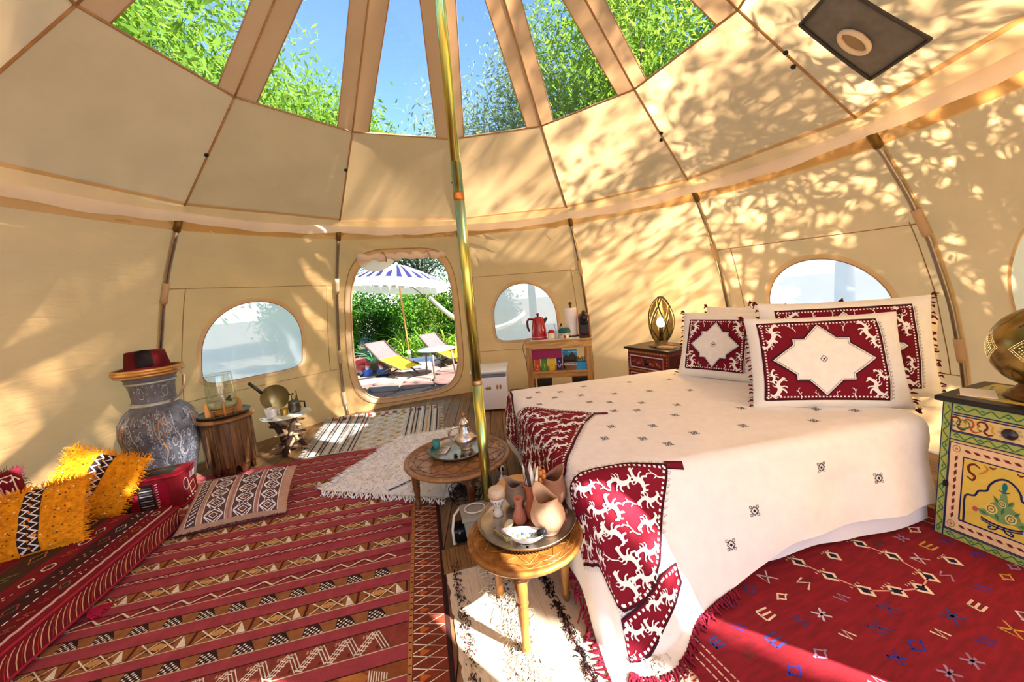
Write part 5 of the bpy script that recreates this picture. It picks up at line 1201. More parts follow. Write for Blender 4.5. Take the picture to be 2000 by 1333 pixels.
# ================================================================ mini fridge
fg = thing('mini_fridge', 'white mini fridge with gold stickers behind the centre pole', 'fridge'); at(fg, frame2((-.20, 2.42), (.995, -.10)))
FWH = P((232, 232, 232), .35, name='white_enamel'); FW_, FD_, FH = .44, .42, .52
MB().rbox((FW_/2, FD_/2+.03, .01+(FH-.02)/2), (FW_, FD_, FH-.02), .02, 3).build('cabinet', FWH, fg)
MB().rbox((FW_/2, .0, .02+(FH-.10)/2), (FW_-.005, .05, FH-.11), .014, 3).build('fridge_door', FWH, fg)
MB().rbox((FW_/2, .004, FH-.066), (FW_-.01, .04, .028), .006, 2).build('handle_strip', P((120, 126, 130), .4), fg)
MB().rbox((FW_/2, FD_/2-.005, FH-.012), (FW_+.02, FD_+.07, .036), .016, 4).build('lid', P((238, 238, 240), .3), fg)
D = Deco(); G = (160, 122, 60)
for pl in ([(.16, .30), (.20, .33), (.195, .312), (.235, .325), (.24, .30), (.235, .275), (.195, .288), (.20, .27)], ring_poly(.318, .31, .014, .032, 10), ring_poly(.356, .312, .014, .032, 10)):
    D = Deco(); D.poly(pl, G); D.put('sticker', PAINT, fg, lambda x, y, l: Vector((x, -.0252-l, y)), lift=.0006)
# ================================================================ carved round tables and what stands on them
OAK = wood((184, 124, 52), (126, 74, 26), 3, (1, 1, 1), .38, .2, 'carved_wood'); OAKL = wood((176, 116, 48), (120, 70, 26), 4, (1, 1, .2), .38, .2, 'turned_wood'); WALN = wood((176, 130, 84), (126, 84, 48), 3, (1, 1, 1), .4, .2, 'worn_wood'); WALNL = wood((128, 82, 46), (84, 50, 26), 4, (1, 1, .2), .4, .2, 'worn_wood_leg')
def round_table(label, loc, r, h, mt, ml, legs, rl, carve, a0, lr=.024):
    t = thing('carved_table', label, 'table', loc); th = .030
    MB().lathe([(.001, h-th-.004), (r*.90, h-th-.004), (r*.97, h-th+.002), (r, h-th*.55), (r*.995, h-.008), (r*.965, h), (r*.955, h-.0025), (.001, h-.0025)], 56).build('table_top', mt, t)
    MB().lathe([(r*.66, h-th-.055), (r*.69, h-th-.055), (r*.70, h-th), (r*.66, h-th)], 40, cap=False).build('apron', ml, t)
    for k in range(legs):
        a = a0+k*TAU/legs; L = Vector((rl*math.cos(a), rl*math.sin(a), 0)); zt = h-th-.004
        lg = MB().lathe([(.012, 0), (.015, .006), (.018, .018), (.015, .030), (.020, .036), (.016, .042), (lr*.72, .10), (lr*.95, zt*.52), (lr*.8, zt*.58), (lr*1.1, zt*.60), (lr*.8, zt*.62), (lr*1.05, zt*.64), (lr*1.05, zt)], 14, c=L).build('leg', ml, t)
        bk_ = MB(); T = Matrix.Rotation(a, 4, 'Z')
        for s in (-1, 1): bk_.prism([(0, 0), (.10*s, 0), (.055*s, -.022), (.012*s, -.075), (0, -.08)][::s], -.012, .012, M=Matrix.Translation(L) @ T @ Matrix.Translation((0, 0, zt)) @ Matrix.Rotation(PI/2, 4, 'Z') @ Matrix.Rotation(PI/2, 4, 'X'))
        bk_.build('leg_bracket', ml, lg)
        MB().lathe([(.001, 0), (.008, .002), (.008, .004), (.001, .006)], 10, M=Matrix.Translation(L) @ T @ Matrix.Translation((lr*1.02, 0, zt-.03)) @ Matrix.Rotation(PI/2, 4, 'Y')).build('carved_boss', ml, lg)
    mb = MB(); z = h-.002
    for q in (.90, .80, .46, .20): mb.tube([(r*q*math.cos(TAU*k/48), r*q*math.sin(TAU*k/48), z) for k in range(48)], .0022, 4, closed=True)
    for k in range(12):
        a = k*TAU/12; p = lambda rr_, aa: (r*rr_*math.cos(aa), r*rr_*math.sin(aa), z)
        for s in (-1, 1): mb.tube([p(.80, a), p(.62, a+s*.26), p(.46, a)], .0024, 4); mb.tube([p(.46, a), p(.33, a+s*.30), p(.20, a+s*.26)], .0022, 4); mb.tube([p(.90, a), p(.85, a+s*.13), p(.80, a+s*.26)], .002, 4)
    o = mb.build('carving', ml, t)
    return t
FT = Vector((.182, -.655, .0065)); FTH = .415
round_table('small carved round table with turned legs in the foreground beside the bed', FT, .255, FTH, OAK, OAKL, 3, .185, True, math.radians(258))
BT = Vector((-.21, .43, .0065)); BTH = .335
round_table('larger worn round tea table behind the centre pole', BT, .385, BTH, WALN, WALNL, 4, .315, True, math.radians(198), .026)
PEW = P((176, 170, 160), .34, 1., var=.25, scale=14, bump=.12, bscale=40, name='pewter'); SILV = P((216, 210, 202), .2, 1., var=.2, scale=18, bump=.25, bscale=70, name='chased_silver')
def tray(label, loc, r, gal, a0=0):
    t = thing('metal_tray', label, 'tray', loc)
    MB().lathe([(.001, .014), (r*.88, .014), (r*.93, .018), (r*.985, .030), (r, .034), (r*1.002, .030), (r*.95, .014), (r*.90, .010), (.001, .010)], 56, cap=False).build('dish', PEW, t)
    if gal:
        g = MB()
        for k in range(96): a = TAU*k/96; g.box((r*.955*math.cos(a), r*.955*math.sin(a), .017), (.004, .006, .014), a)
        o = g.build('gallery_rim', P((92, 86, 78), .4, 1.), t); o['kind'] = 'stuff'
    for k in range(3):
        a = a0+k*TAU/3; MB().lathe([(.006, 0), (.009, .004), (.004, .010), (.006, .014)], 10, c=(r*.82*math.cos(a), r*.82*math.sin(a), 0)).build('tray_foot', SILV, t)
    return t
TZ = FT.z+FTH-.0003+.0008
tray('round pewter tray with gallery rim on the small front table', (.200, -.60, TZ), .222, True, math.radians(-95))
SZ_ = TZ+.0145
# items on the front tray
TERRA = P((190, 104, 72), .75, var=.15, scale=14, bump=.15, name='terracotta'); TERRA2 = P((196, 122, 98), .75, var=.12, bump=.15, name='pink_terracotta'); CLAY = P((206, 166, 130), .7, var=.15, scale=9, bump=.25, bscale=26, name='pale_clay'); CLAYB = P((158, 110, 82), .7, var=.2, scale=9, bump=.25, bscale=26, name='brown_clay'); CLAYG = P((146, 124, 104), .7, var=.2, bump=.2, name='grey_clay')
def jug(label, loc, s, mt, rz, name='clay_jug', spout=.5, handle=True):
    t = thing(name, label, 'jug', loc, rz)
    out = [(.052, .0), (.056, .006), (.050, .014), (.070, .035), (.088, .075), (.090, .105), (.080, .140), (.066, .165), (.060, .180), (.064, .205)]
    inn = [(.058, .204), (.054, .180), (.060, .165), (.074, .140), (.084, .105), (.080, .075), (.060, .035), (.001, .022)]
    def fn(p, a, r, z):
        k = smooth((z-.125)/.08); c = max(0, math.cos(a)); b = max(0, -math.cos(a)); return Vector((p.x*(1+k*.35*c)+k*.012*c, p.y*(1-k*.12*abs(math.sin(a))), p.z+k*spout*(.050*c**2+.012*b)-k*.016*abs(math.sin(a))**2))*s
    MB().lathe(out+inn, 40, cap=False, fn=fn).build('jug_body', mt, t)
    if handle: MB().tube([Vector(q)*s for q in ((-.060, 0, .190), (-.090, 0, .185), (-.108, 0, .150), (-.104, 0, .110), (-.084, 0, .085))], .011*s, 8).build('handle', mt, t)
    return t
j1 = jug('pale round clay jug with red beads inside, front of the tray', (.288, -.690, SZ_), .98, CLAY, math.radians(118), spout=.9, handle=False)
D = Deco()
MB().sphere((-.055, -.075, .11), .012, 10, 8, sc=(1, .5, 1.2)).build('carved_hollow', P((110, 70, 46), .8), j1)
for k in range(3):
    a = -2.2+.7*k; MB().tube([(.0895*math.cos(a+.03*q), .0895*math.sin(a+.03*q), .055+.010*math.sin(q)+.012*k) for q in range(7)], .0018, 5).build('carved_line', CLAY, j1)
bd = thing('red_beads', 'coil of dark red beads inside the pale clay jug', 'beads', (.288, -.690, SZ_+.112))
for k in range(34):
    a = k*.62; r = .050-.0009*k; MB().sphere((r*math.cos(a), r*math.sin(a), .016+.0007*k), .0085, 8, 6).build('bead', P((140, 24, 34), .35), bd)
MB().lathe([(.001, -.076), (.045, -.06), (.052, .0), (.050, .012), (.001, .014)], 16).build('bead_heap', P((96, 16, 26), .5), bd)
jug('brown clay jug at the back right of the tray', (.335, -.50, SZ_), .95, CLAYB, math.radians(30), spout=.8)
jug('grey-brown clay jug with pointed spout behind the small bottle vase', (.165, -.47, SZ_), .72, CLAYG, math.radians(150), spout=1.0)
v1 = thing('terracotta_vase', 'tall orange terracotta bottle vase holding feathers', 'vase', (.232, -.58, SZ_))
MB().lathe([(.034, 0), (.042, .012), (.042, .05), (.034, .085), (.027, .115), (.027, .14), (.034, .185), (.042, .205), (.043, .212), (.038, .212), (.030, .185), (.022, .14), (.022, .05), (.001, .02)], 30, cap=False).build('vase_body', TERRA, v1)
v2 = thing('terracotta_vase', 'small pink terracotta bottle vase in the middle of the tray', 'vase', (.168, -.607, SZ_))
MB().lathe([(.030, 0), (.038, .012), (.037, .035), (.024, .075), (.018, .095), (.018, .115), (.026, .142), (.027, .148), (.022, .148), (.014, .115), (.012, .05), (.001, .02)], 28, cap=False).build('vase_body', TERRA2, v2)
fe = thing('feather_bunch', 'bunch of white and black feathers standing in the terracotta bottle vase', 'feathers', (.232, -.58, SZ_+.03)); rr = random.Random(3)
for k in range(9):
    a = k*TAU/9; l = .27+.05*rr.random(); sp2 = .014+.022*rr.random(); tip = Vector((sp2*math.cos(a)*1.6, sp2*math.sin(a)*1.6, l)); b0 = Vector((.008*math.cos(a), .008*math.sin(a), .0))
    ftr = MB().tube([b0, b0.lerp(tip, .5), tip], [.0016, .0014, .0006], 5).build('quill', P((226, 214, 190), .6), fe)
    wv = MB(); sd = Vector((-math.sin(a), math.cos(a), 0)); m_ = []
    for q in range(9): t_ = .45+.55*q/8; w_ = .016*math.sin(PI*min(1, q/8*.9+.1))**.7; c_ = b0.lerp(tip, t_); m_.append((c_-sd*w_, c_+Vector((math.cos(a), math.sin(a), 0))*.003, c_+sd*w_))
    wv.add([x for y in m_ for x in y], [(3*q+i, 3*q+i+1, 3*q+i+4, 3*q+i+3) for q in range(8) for i in (0, 1)], smooth=True, col=(240, 234, 222) if k % 3 else (70, 56, 48)); wv.build('vane', YARN, ftr, colors=True, solid=.001)
alm = thing('orange_seed_cluster', 'cluster of orange-brown seed pods beside the feathers', 'seed pods', (.272, -.55, SZ_+.165))
MB().tube([(-.03, -.02, .04), (-.012, 0, .052), (0, 0, .058)], .004, 6).build('stem', P((120, 70, 36), .8), alm)
for k in range(12): a = k*2.4; r = .012+.010*(k % 3); MB().sphere((r*math.cos(a), r*math.sin(a), .058+.012*(k//3)), .0125, 8, 6, sc=(1, .8, 1.3)).build('pod', P((206, 130, 60), .55), alm)
dm_ = thing('small_drum', 'small patterned drum with pale skin top at the left of the tray', 'drum', (.072, -.535, SZ_))
MB().lathe([(.026, 0), (.030, .004), (.022, .03), (.018, .045), (.026, .07), (.040, .10), (.042, .125)], 26).build('drum_body', P((226, 216, 200), .6), dm_)
MB().lathe([(.0425, .118), (.044, .13), (.044, .16), (.040, .170), (.028, .174), (.001, .175)], 26).build('skin_cap', P((206, 186, 158), .8, bump=.4, bscale=40), dm_)
MB().tube([(.045*math.cos(TAU*k/20), .045*math.sin(TAU*k/20), .130+.003*math.sin(k*2)) for k in range(20)], .005, 6, closed=True).build('cord', P((206, 146, 110), .8), dm_)
D = Deco()
for k in range(14):
    for j in range(4): D.poly(ring_poly(k*TAU/14, .060+.014*j, .12, .0045, 4), [(150, 30, 34), (44, 40, 60), (60, 50, 50), (170, 40, 40)][(k+j) % 4], 1)
DRP = lambda a, z, l: Vector(((np.interp(z, [.03, .045, .07, .10, .125], [.022, .018, .026, .040, .042])+.0006+l)*math.cos(a), (np.interp(z, [.03, .045, .07, .10, .125], [.022, .018, .026, .040, .042])+.0006+l)*math.sin(a), z))
o = D.put('painted_pattern', PAINT, dm_, DRP, lift=.0006); o['kind'] = 'stuff'
bw = thing('boat_bowl', 'white boat-shaped dish full of shells and trinkets at the tray front', 'dish', (.180, -.755, SZ_), math.radians(-14))
def boat(u, v, inner):
    a = TAU*u; k = .25+.75*v; x = .100*math.cos(a)*k; y = .045*math.sin(a)*k*(1-.25*math.cos(a)**2); z = .004+.040*v**1.6+.012*v*math.cos(a)**4
    return Vector((x*(1 if not inner else .94), y*(1 if not inner else .9), z+(0 if not inner else .003)))
mb = MB(); mb.grid(lambda u, v: boat(u, v, False), 36, 8); mb.grid(lambda u, v: boat(u, v, True), 36, 8); mb.add([boat(k/36, 0, False)-Vector((0, 0, .002)) for k in range(36)], [tuple(range(36))]); mb.build('dish_body', P((232, 226, 220), .3, coat=.4), bw)
rr = random.Random(9)
for k in range(26):
    a, r = rr.uniform(0, TAU), rr.random()**.5; c = [(150, 140, 110), (206, 190, 160), (90, 80, 60), (190, 160, 130), (120, 140, 60), (60, 90, 150), (180, 180, 170)][rr.randrange(7)]
    MB().sphere((.075*r*math.cos(a), .028*r*math.sin(a), .027+.012*(1-r)), rr.uniform(.006, .012), 8, 6, sc=(1, .7, .6)).build('trinket', P(c, .35), bw)
MB().lathe([(.001, 0), (.014, 0), (.014, .034), (.010, .036), (.001, .036)], 14, M=Matrix.Translation((.055, 0, .045)) @ Matrix.Rotation(1.2, 4, 'Y')).build('black_cap', P((24, 24, 26), .3), bw)
kp = thing('brass_opener', 'bent gold metal bar handle lying at the left of the tray', 'metal bar', (.075, -.690, SZ_), math.radians(-50))
MB().tube([(-.05, .012, .008), (-.045, 0, .008), (.02, 0, .007), (.045, -.004, .007), (.05, .012, .007)], .0045, 8).build('bar', P((206, 186, 110), .25, 1.), kp)
sh1 = thing('sea_shell', 'small spiral sea shell on the tray next to the drum', 'shell', (.110, -.655, SZ_), math.radians(60))
MB().lathe([(.002, -.035), (.008, -.02), (.016, .0), (.014, .014), (.018, .018), (.012, .030), (.014, .033), (.004, .045)], 16, M=Matrix.Translation((0, 0, .017)) @ Matrix.Rotation(PI/2, 4, 'Y')).build('whorl', P((206, 196, 160), .4, var=.2), sh1)

# tan round box, grey lantern and bin between the tables and the bed
tb_ = thing('round_box', 'tan round lidded box behind the clay jugs', 'box', (.18, -.25, .0065)); TAN = P((206, 158, 104), .6, var=.08, name='tan_leather')
MB().lathe([(.112, 0), (.116, .01), (.118, .36), (.001, .36)], 36).build('box_body', TAN, tb_)
MB().lathe([(.1205, .335), (.1215, .355), (.122, .410), (.114, .418), (.001, .420)], 36, cap=False).build('lid', P((214, 164, 108), .6, var=.06), tb_); MB().sphere((0, -.122, .372), .007, 8, 6).build('stud', P((226, 196, 150), .3, .6), tb_)
bn = thing('waste_bin', 'grey plastic bin with a white rim under the centre pole', 'bin', (-.07, -.09, .0065), .2)
MB().add([(x*w, y*w*.8, z) for w, z in ((.07, 0), (.085, .17), (.095, .18), (.095, .205)) for x, y in ((-1, -1), (1, -1), (1, 1), (-1, 1))], [(0, 3, 2, 1)]+[(4*k+i, 4*k+(i+1) % 4, 4*k+4+(i+1) % 4, 4*k+4+i) for k in range(3) for i in range(4)]+[(12, 13, 14, 15)]).build('bin_body', P((146, 144, 132), .5), bn)
MB().tube([(.06*math.cos(TAU*k/20)-.01, .05*math.sin(TAU*k/20), .212) for k in range(20)], .004, 6, closed=True).build('bag_ring', P((226, 222, 214), .5), bn)
lb = thing('grey_bottle', 'dark grey bottle with hooked top behind the centre pole', 'bottle', (.095, .06, .0065))
MB().lathe([(.042, 0), (.045, .01), (.045, .26), (.038, .30), (.016, .33), (.014, .345)], 22).build('bottle_body', P((70, 74, 80), .4), lb); MB().tube([(0, 0, .34), (0, 0, .37), (.008, 0, .385), (.018, 0, .38), (.02, 0, .365)], .004, 6).build('hook', P((220, 220, 220), .4), lb)
MB().lathe([(.001, .372), (.001, .35), (.018, .315), (.020, .305)], 14, M=Matrix.Translation((.0, -.03, 0))).build('funnel', P((200, 200, 200), .4), lb)
pb = thing('power_box', 'black power box with a white cable beside the kilim edge', 'power box', (-.175, -.045, .0065), .25); MB().rbox((0, 0, .045), (.13, .11, .09), .018, 3).build('case', P((18, 18, 20), .25), pb)
MB().tube([(-.045, -.05, .01), (-.06, -.07, .02), (-.06, -.055, .10), (-.04, -.02, .165), (.0, .02, .18), (.03, .04, .17)], .008, 8).build('cable', P((226, 220, 210), .5), pb)
for q in (-.02, .02): MB().sphere((q, -.056, .07), .005, 8, 6).build('indicator', P((240, 240, 240), .3), pb)
# metal basket of pine cones under the tea table
pcb = thing('wire_basket', 'dark wire basket of pine cones under the worn tea table', 'basket', (-.17, .33, .03))
for z, r in ((.0, .09), (.05, .115), (.10, .12)): MB().tube([(r*math.cos(TAU*k/24), r*.8*math.sin(TAU*k/24), .004+z) for k in range(24)], .003, 5, closed=True).build('hoop', P((40, 36, 34), .4, .6), pcb)
for k in range(12): a = TAU*k/12; MB().tube([(.09*math.cos(a), .072*math.sin(a), .004), (.115*math.cos(a), .092*math.sin(a), .05), (.12*math.cos(a), .096*math.sin(a), .10)], .0025, 5).build('wire', P((40, 36, 34), .4, .6), pcb)
MB().tube([(.085*math.cos(TAU*k/24), .068*math.sin(TAU*k/24), .001) for k in range(24)], .003, 5, closed=True).build('foot_ring', P((40, 36, 34), .4, .6), pcb)
for k in range(7):
    c = thing('pine_cone', 'dark pine cone in the wire basket under the tea table', 'pine cone', (-.17+.055*math.cos(k*2.4)*(k > 0), .33+.045*math.sin(k*2.4)*(k > 0), .085+.018*(k % 3)), k*1.1, 'pine cones in the wire basket')
    mb = MB()
    for q in range(40): t_ = q/40; a = q*2.4; r = .032*math.sin(PI*(.15+.8*t_)); mb.box((r*math.cos(a), r*math.sin(a), -.03+.07*t_), (.014, .010, .004), a, ry=-.5)
    mb.build('cone_scales', P((70, 52, 40), .8, var=.3), c)

# tea set on the far table
TT = BT.z+BTH+.0008; tray('round silver tray with teapot on the worn tea table', (-.215, .47, TT), .205, False, math.radians(-80)); T2 = TT+.0145
tp = thing('teapot', 'ornate silver Moroccan teapot on the tray by the centre pole', 'teapot', (-.150, .475, T2), math.radians(8))
MB().lathe([(.040, 0), (.044, .006), (.040, .012), (.060, .030), (.082, .060), (.086, .080), (.074, .105), (.052, .120), (.046, .132), (.040, .165), (.034, .185), (.036, .19)], 36).build('pot_body', SILV, tp)
ld = MB().lathe([(.038, .188), (.036, .198), (.022, .220), (.012, .232), (.001, .238)], 28).build('lid', SILV, tp); MB().lathe([(.006, .232), (.005, .244), (.016, .252), (.016, .262), (.006, .268), (.001, .278)], 14).build('finial', P((176, 130, 80), .35, .8), ld)
MB().tube([(-.036, 0, .165), (-.080, 0, .170), (-.112, 0, .145), (-.114, 0, .105), (-.090, 0, .075), (-.078, 0, .065)], [.007, .009, .010, .010, .008, .006], 10).build('handle', SILV, tp)
MB().tube([(.070, 0, .07), (.105, 0, .085), (.118, 0, .120), (.130, 0, .165), (.148, 0, .185)], [.020, .016, .012, .009, .007], 10).build('spout', SILV, tp)
tg = thing('teal_glass', 'small teal glass cup standing at the left of the silver tray', 'glass', (-.375, .535, T2)); MB().lathe([(.022, 0), (.024, .004), (.030, .062), (.028, .062), (.021, .006), (.001, .005)], 22, cap=False).build('glass_body', P((70, 186, 176), .1, trans=.5, name='teal_glass_mat'), tg)
for k in range(6):
    tsn = tag(MB().tube([(-.045, 0, .004), (.0, 0, .004), (.035, 0, .005)], [.003, .0035, .006], 6).build('teaspoon', P((226, 220, 210), .2, 1.)), 'silver teaspoon lying in the row on the silver tray', 'spoon', 'silver teaspoons on the tray'); tsn.location = (-.325+.012*k*.4, .42+.020*k, T2+.001); tsn.rotation_euler = (0, 0, -.12)
for k, (x, y) in enumerate(((-.215, .335), (-.165, .315), (-.11, .32))):
    c = thing('tray_ornament', 'small dark ornament piece at the front of the silver tray', 'ornament', (x, y, T2), k, 'small dark ornaments on the silver tray'); MB().lathe([(.012, 0), (.016, .006), (.010, .014), (.014, .02), (.004, .026)], 12).build('ornament_body', P((50, 44, 40), .3, .6), c)

for o in list(bpy.data.objects):
    if o.parent is None and o.name.split('.')[0] in ('clay_jug', 'terracotta_vase', 'feather_bunch', 'small_drum', 'red_beads', 'orange_seed_cluster') and o.location.z > .3:
        o.scale = (.86, .86, .78); o.location.z = SZ_+(o.location.z-SZ_)*.78
# ================================================================ vase, fez, stool, side table on the left
VM = dyed(.35, .25, 60, .12, 'glazed_vase')
vs = thing('floor_vase', 'tall blue-grey patterned floor vase with brass-coloured banding by the wall', 'vase', (-2.86, 1.17, .007))
vp = [(.15, 0), (.165, .01), (.175, .08), (.215, .22), (.255, .38), (.272, .52), (.262, .62), (.215, .70), (.165, .745), (.150, .775), (.145, .82), (.150, .90), (.168, .975), (.190, 1.02), (.182, 1.02), (.150, .96), (.13, .85), (.13, .6)]
MB().lathe(vp, 56, cap=False).build('vase_body', P((104, 104, 112), .4, var=.25, scale=24, bump=.15, bscale=46, name='vase_glaze'), vs)
MB().lathe([(.15, .001), (.001, .001)], 40, cap=False).build('base_disc', P((120, 110, 110), .6), vs)
def VS(a, z, l): r = float(np.interp(z, [p[1] for p in vp[:14]], [p[0] for p in vp[:14]]))+.0015+l; return Vector((r*math.cos(a), r*math.sin(a), z))
D = Deco(); rr = random.Random(12); LGT = (190, 190, 190); COP = (190, 140, 92); DK = (70, 66, 84)
for k in range(6):
    a = k*TAU/6+.2
    D.curve([(a-.14, .70), (a-.15, .58), (a-.10, .50), (a-.06, .52), (a-.05, .60), (a, .645), (a+.05, .60), (a+.06, .52), (a+.10, .50), (a+.15, .58), (a+.14, .70)], .022, COP, 3)
    D.curve([(a+.34, .70), (a+.30, .56), (a+.42, .46), (a+.36, .36), (a+.52, .30), (a+.62, .33)], .016, LGT, 3); D.curve([(a-.02, .46), (a+.06, .38), (a-.02, .28), (a+.04, .16), (a, .06)], .03, COP, 2)
    for j in range(110):                                             # curling line work
        aa, zz = a+rr.uniform(-.5, .5), rr.uniform(.05, .70); s = rr.uniform(.02, .045); ro = rr.uniform(0, TAU); c = LGT if j % 3 else DK
        pts = [(aa+s*3.2*(.3+.12*q)*math.cos(ro+q*.8)*.5, zz+s*(.3+.12*q)*math.sin(ro+q*.8)) for q in range(8)]; D.curve(pts, .007, c, 2)
    for j in range(12):
        aa, zz = a+rr.uniform(-.5, .5), rr.uniform(.79, .95); s = .018; ro = rr.uniform(0, TAU); D.curve([(aa+s*5*(.3+.14*q)*math.cos(ro+q*.8)*.5, zz+s*(.3+.14*q)*math.sin(ro+q*.8)) for q in range(7)], .006, LGT, 2)
    D.loop(ring_poly(a+.5, .87, .16, .05, 6), .008, LGT, 3)
o = D.put('glaze_pattern', VM, vs, VS, lift=.0008, maxl=.06); o['kind'] = 'stuff'
for z, r, c in ((.765, .158, (196, 198, 190)), (.775, .154, (180, 182, 176)), (.955, .166, (188, 190, 182))): MB().tube([(r*math.cos(TAU*k/40), r*math.sin(TAU*k/40), z) for k in range(40)], .010, 8, closed=True).build('collar', P(c, .3, .3), vs)
for k, (z, r) in enumerate(((1.022, .215), (1.045, .228), (1.066, .222))): MB().tube([(r*math.cos(TAU*k2/48), r*math.sin(TAU*k2/48), z) for k2 in range(48)], .013, 10, closed=True).build('rim_ring', P((206, 152, 84), .35, .5, name='brass_rim'), vs)
MB().lathe([(.001, 1.058), (.215, 1.058), (.215, 1.066), (.001, 1.066)], 40, cap=False).build('rim_disc', P((150, 100, 50), .5), vs)
MB().tube([(.21, -.03, 1.06), (.285, -.04, 1.05), (.325, -.05, .985), (.315, -.06, .90), (.26, -.07, .815), (.18, -.06, .775)], [.010, .011, .010, .009, .009, .010], 8).build('handle', P((196, 170, 140), .35, .5), vs)
fz = thing('fez_hat', 'dark red felt fez with black tassel lying on the big vase', 'hat', (-2.86, 1.17, 1.0745), .4)
MB().lathe([(.158, 0), (.160, .006), (.150, .012), (.128, .145), (.120, .150), (.001, .152)], 36, cap=False).build('felt_crown', P((92, 6, 12), .95, var=.12, name='red_felt'), fz)
MB().lathe([(.152, .001), (.185, .004), (.186, .010), (.152, .014)], 36, cap=False).build('brim', P((110, 10, 18), .9), fz)
tsl = MB()
for k in range(26): a = -1.72+.028*k; tsl.tube([(.03*math.cos(a), .03*math.sin(a), .155), (.124*math.cos(a), .124*math.sin(a), .156), (.141*math.cos(a), .141*math.sin(a), .10), (.155*math.cos(a), .155*math.sin(a), .03)], .006, 5)
tsl.build('tassel', P((24, 8, 12), .8), fz)

STW = wood((140, 96, 56), (64, 40, 22), 3, (2, 2, .12), .5, .5, 'old_carved_wood')
st = thing('carved_stool', 'old carved cylindrical wooden stool with scalloped foot by the wall', 'stool', (-2.44, 1.36, .007)); H = .54; R = .195
def stf(p, a, r, z):
    f = 1+.012*math.cos(16*a); zz = z
    if z < .02: zz = z+.085*max(0, math.cos(8*a))**.7
    return Vector((p.x*f, p.y*f, zz))
MB().lathe([(R*.86, .0), (R*.92, .12), (R*.97, .3), (R, H-.05), (R*.98, H-.03), (R*.6, H-.03)], 96, cap=False, fn=stf).build('drum', STW, st, solid=.016)
MB().lathe([(R*.4, H-.032), (R*1.14, H-.030), (R*1.20, H-.018), (R*1.17, H-.003), (R*1.10, H), (.001, H)], 44, cap=False).build('seat_top', wood((160, 112, 66), (96, 62, 36), 3, (1, 1, 1), .4, .2), st)
for k in range(16): a = TAU*k/16; MB().rbox((R*.985*math.cos(a), R*.985*math.sin(a), .29), (.016, .040, .40), .004, 1, rz=a).build('carved_rib', STW, st)
zt = .007+H+.001
gt = thing('oval_tray', 'thin dark metal tray on the carved stool under the lantern', 'tray', (-2.44, 1.36, zt)); MB().lathe([(.001, .008), (.15, .008), (.19, .020), (.205, .036), (.206, .032), (.19, .014), (.15, .002), (.001, .002)], 44, cap=False).build('dish', P((110, 104, 92), .35, .9), gt)
for k in range(3): a = k*TAU/3-1.2; MB().sphere((.12*math.cos(a), .12*math.sin(a), .003), .004, 8, 6).build('tray_foot', P((206, 200, 190), .3, .9), gt)
GLS = bpy.data.materials.new('lantern_glass'); GLS = clear_film((236, 244, 240), .16, 'lantern_glass')
ln = thing('candle_lantern', 'glass cylinder candle lantern in an orange wooden holder on the stool', 'lantern', (-2.44, 1.36, zt+.009), .25)
OW = wood((214, 146, 66), (176, 108, 40), 3, (1, 1, .3), .5)
for k in range(4):
    a = k*PI/2+.4; MB().prism([(0, 0), (.055, 0), (.055, .10), (.045, .125), (.020, .135), (-.004, .115), (-.02, .085), (0, .06)], -.007, .007, M=Matrix.Rotation(a, 4, 'Z') @ Matrix.Translation((.085, 0, 0)) @ Matrix.Rotation(PI/2, 4, 'X')).build('holder_fin', OW, ln)
MB().lathe([(.001, .052), (.10, .052), (.10, .062), (.001, .062)], 28, cap=False).build('holder_ring', OW, ln); MB().lathe([(.075, .0), (.078, .05), (.001, .05)], 28).build('holder_base', OW, ln)
MB().lathe([(.001, .066), (.095, .066), (.112, .078), (.116, .12), (.108, .36), (.104, .38)], 40, cap=False).build('glass_cylinder', GLS, ln); MB().tube([(.104*math.cos(TAU*k/40), .104*math.sin(TAU*k/40), .381) for k in range(40)], .0025, 6, closed=True).build('glass_rim', P((190, 206, 196), .1), ln)
MB().lathe([(.001, .068), (.093, .070), (.108, .082), (.110, .125), (.001, .130)], 30, cap=False).build('sand', P((206, 196, 150), .9, var=.12, bump=.4), ln)
for k in range(7): MB().sphere((.07+.012*math.cos(k), -.04+.014*math.sin(k*2), .135+.012*(k//2)), .014, 8, 6, sc=(1, .8, .7)).build('shell', P([(120, 80, 90), (214, 196, 186), (90, 60, 60)][k % 3], .4), ln)

# side table: glass top on a driftwood base
sd_ = thing('driftwood_table', 'low side table of driftwood pieces with round glass top by the wall', 'table', (-2.06, 1.66, .007)); HT = .42; rr = random.Random(17)
DW = wood((226, 196, 156), (120, 84, 56), 3, (1, 1, .3), .7, .4, 'driftwood'); DWD = wood((92, 62, 42), (44, 28, 20), 3, (1, 1, .3), .7, .4, 'dark_driftwood')
for k in range(3): a = k*TAU/3+.5; MB().tube([(.13*math.cos(a), .13*math.sin(a), .006), (.07*math.cos(a+.5), .07*math.sin(a+.5), .18), (.10*math.cos(a+.9), .10*math.sin(a+.9), .30), (.17*math.cos(a+1), .17*math.sin(a+1), HT-.012)], [.022, .030, .028, .016], 8).build('driftwood_leg', DWD, sd_)
for k in range(16):
    a = rr.uniform(0, TAU); z = .02+.33*k/16; l = rr.uniform(.10, .17); c = Vector((.05*math.cos(a), .05*math.sin(a), z)); d = Vector((math.cos(a+1.3), math.sin(a+1.3), rr.uniform(-.25, .25)))
    MB().tube([c-d*l, c-d*l*.3+Vector((0, 0, .012)), c+d*l*.4, c+d*l], [.010, .020, .019, .007], 8).build('driftwood_piece', DW if k % 4 else DWD, sd_)
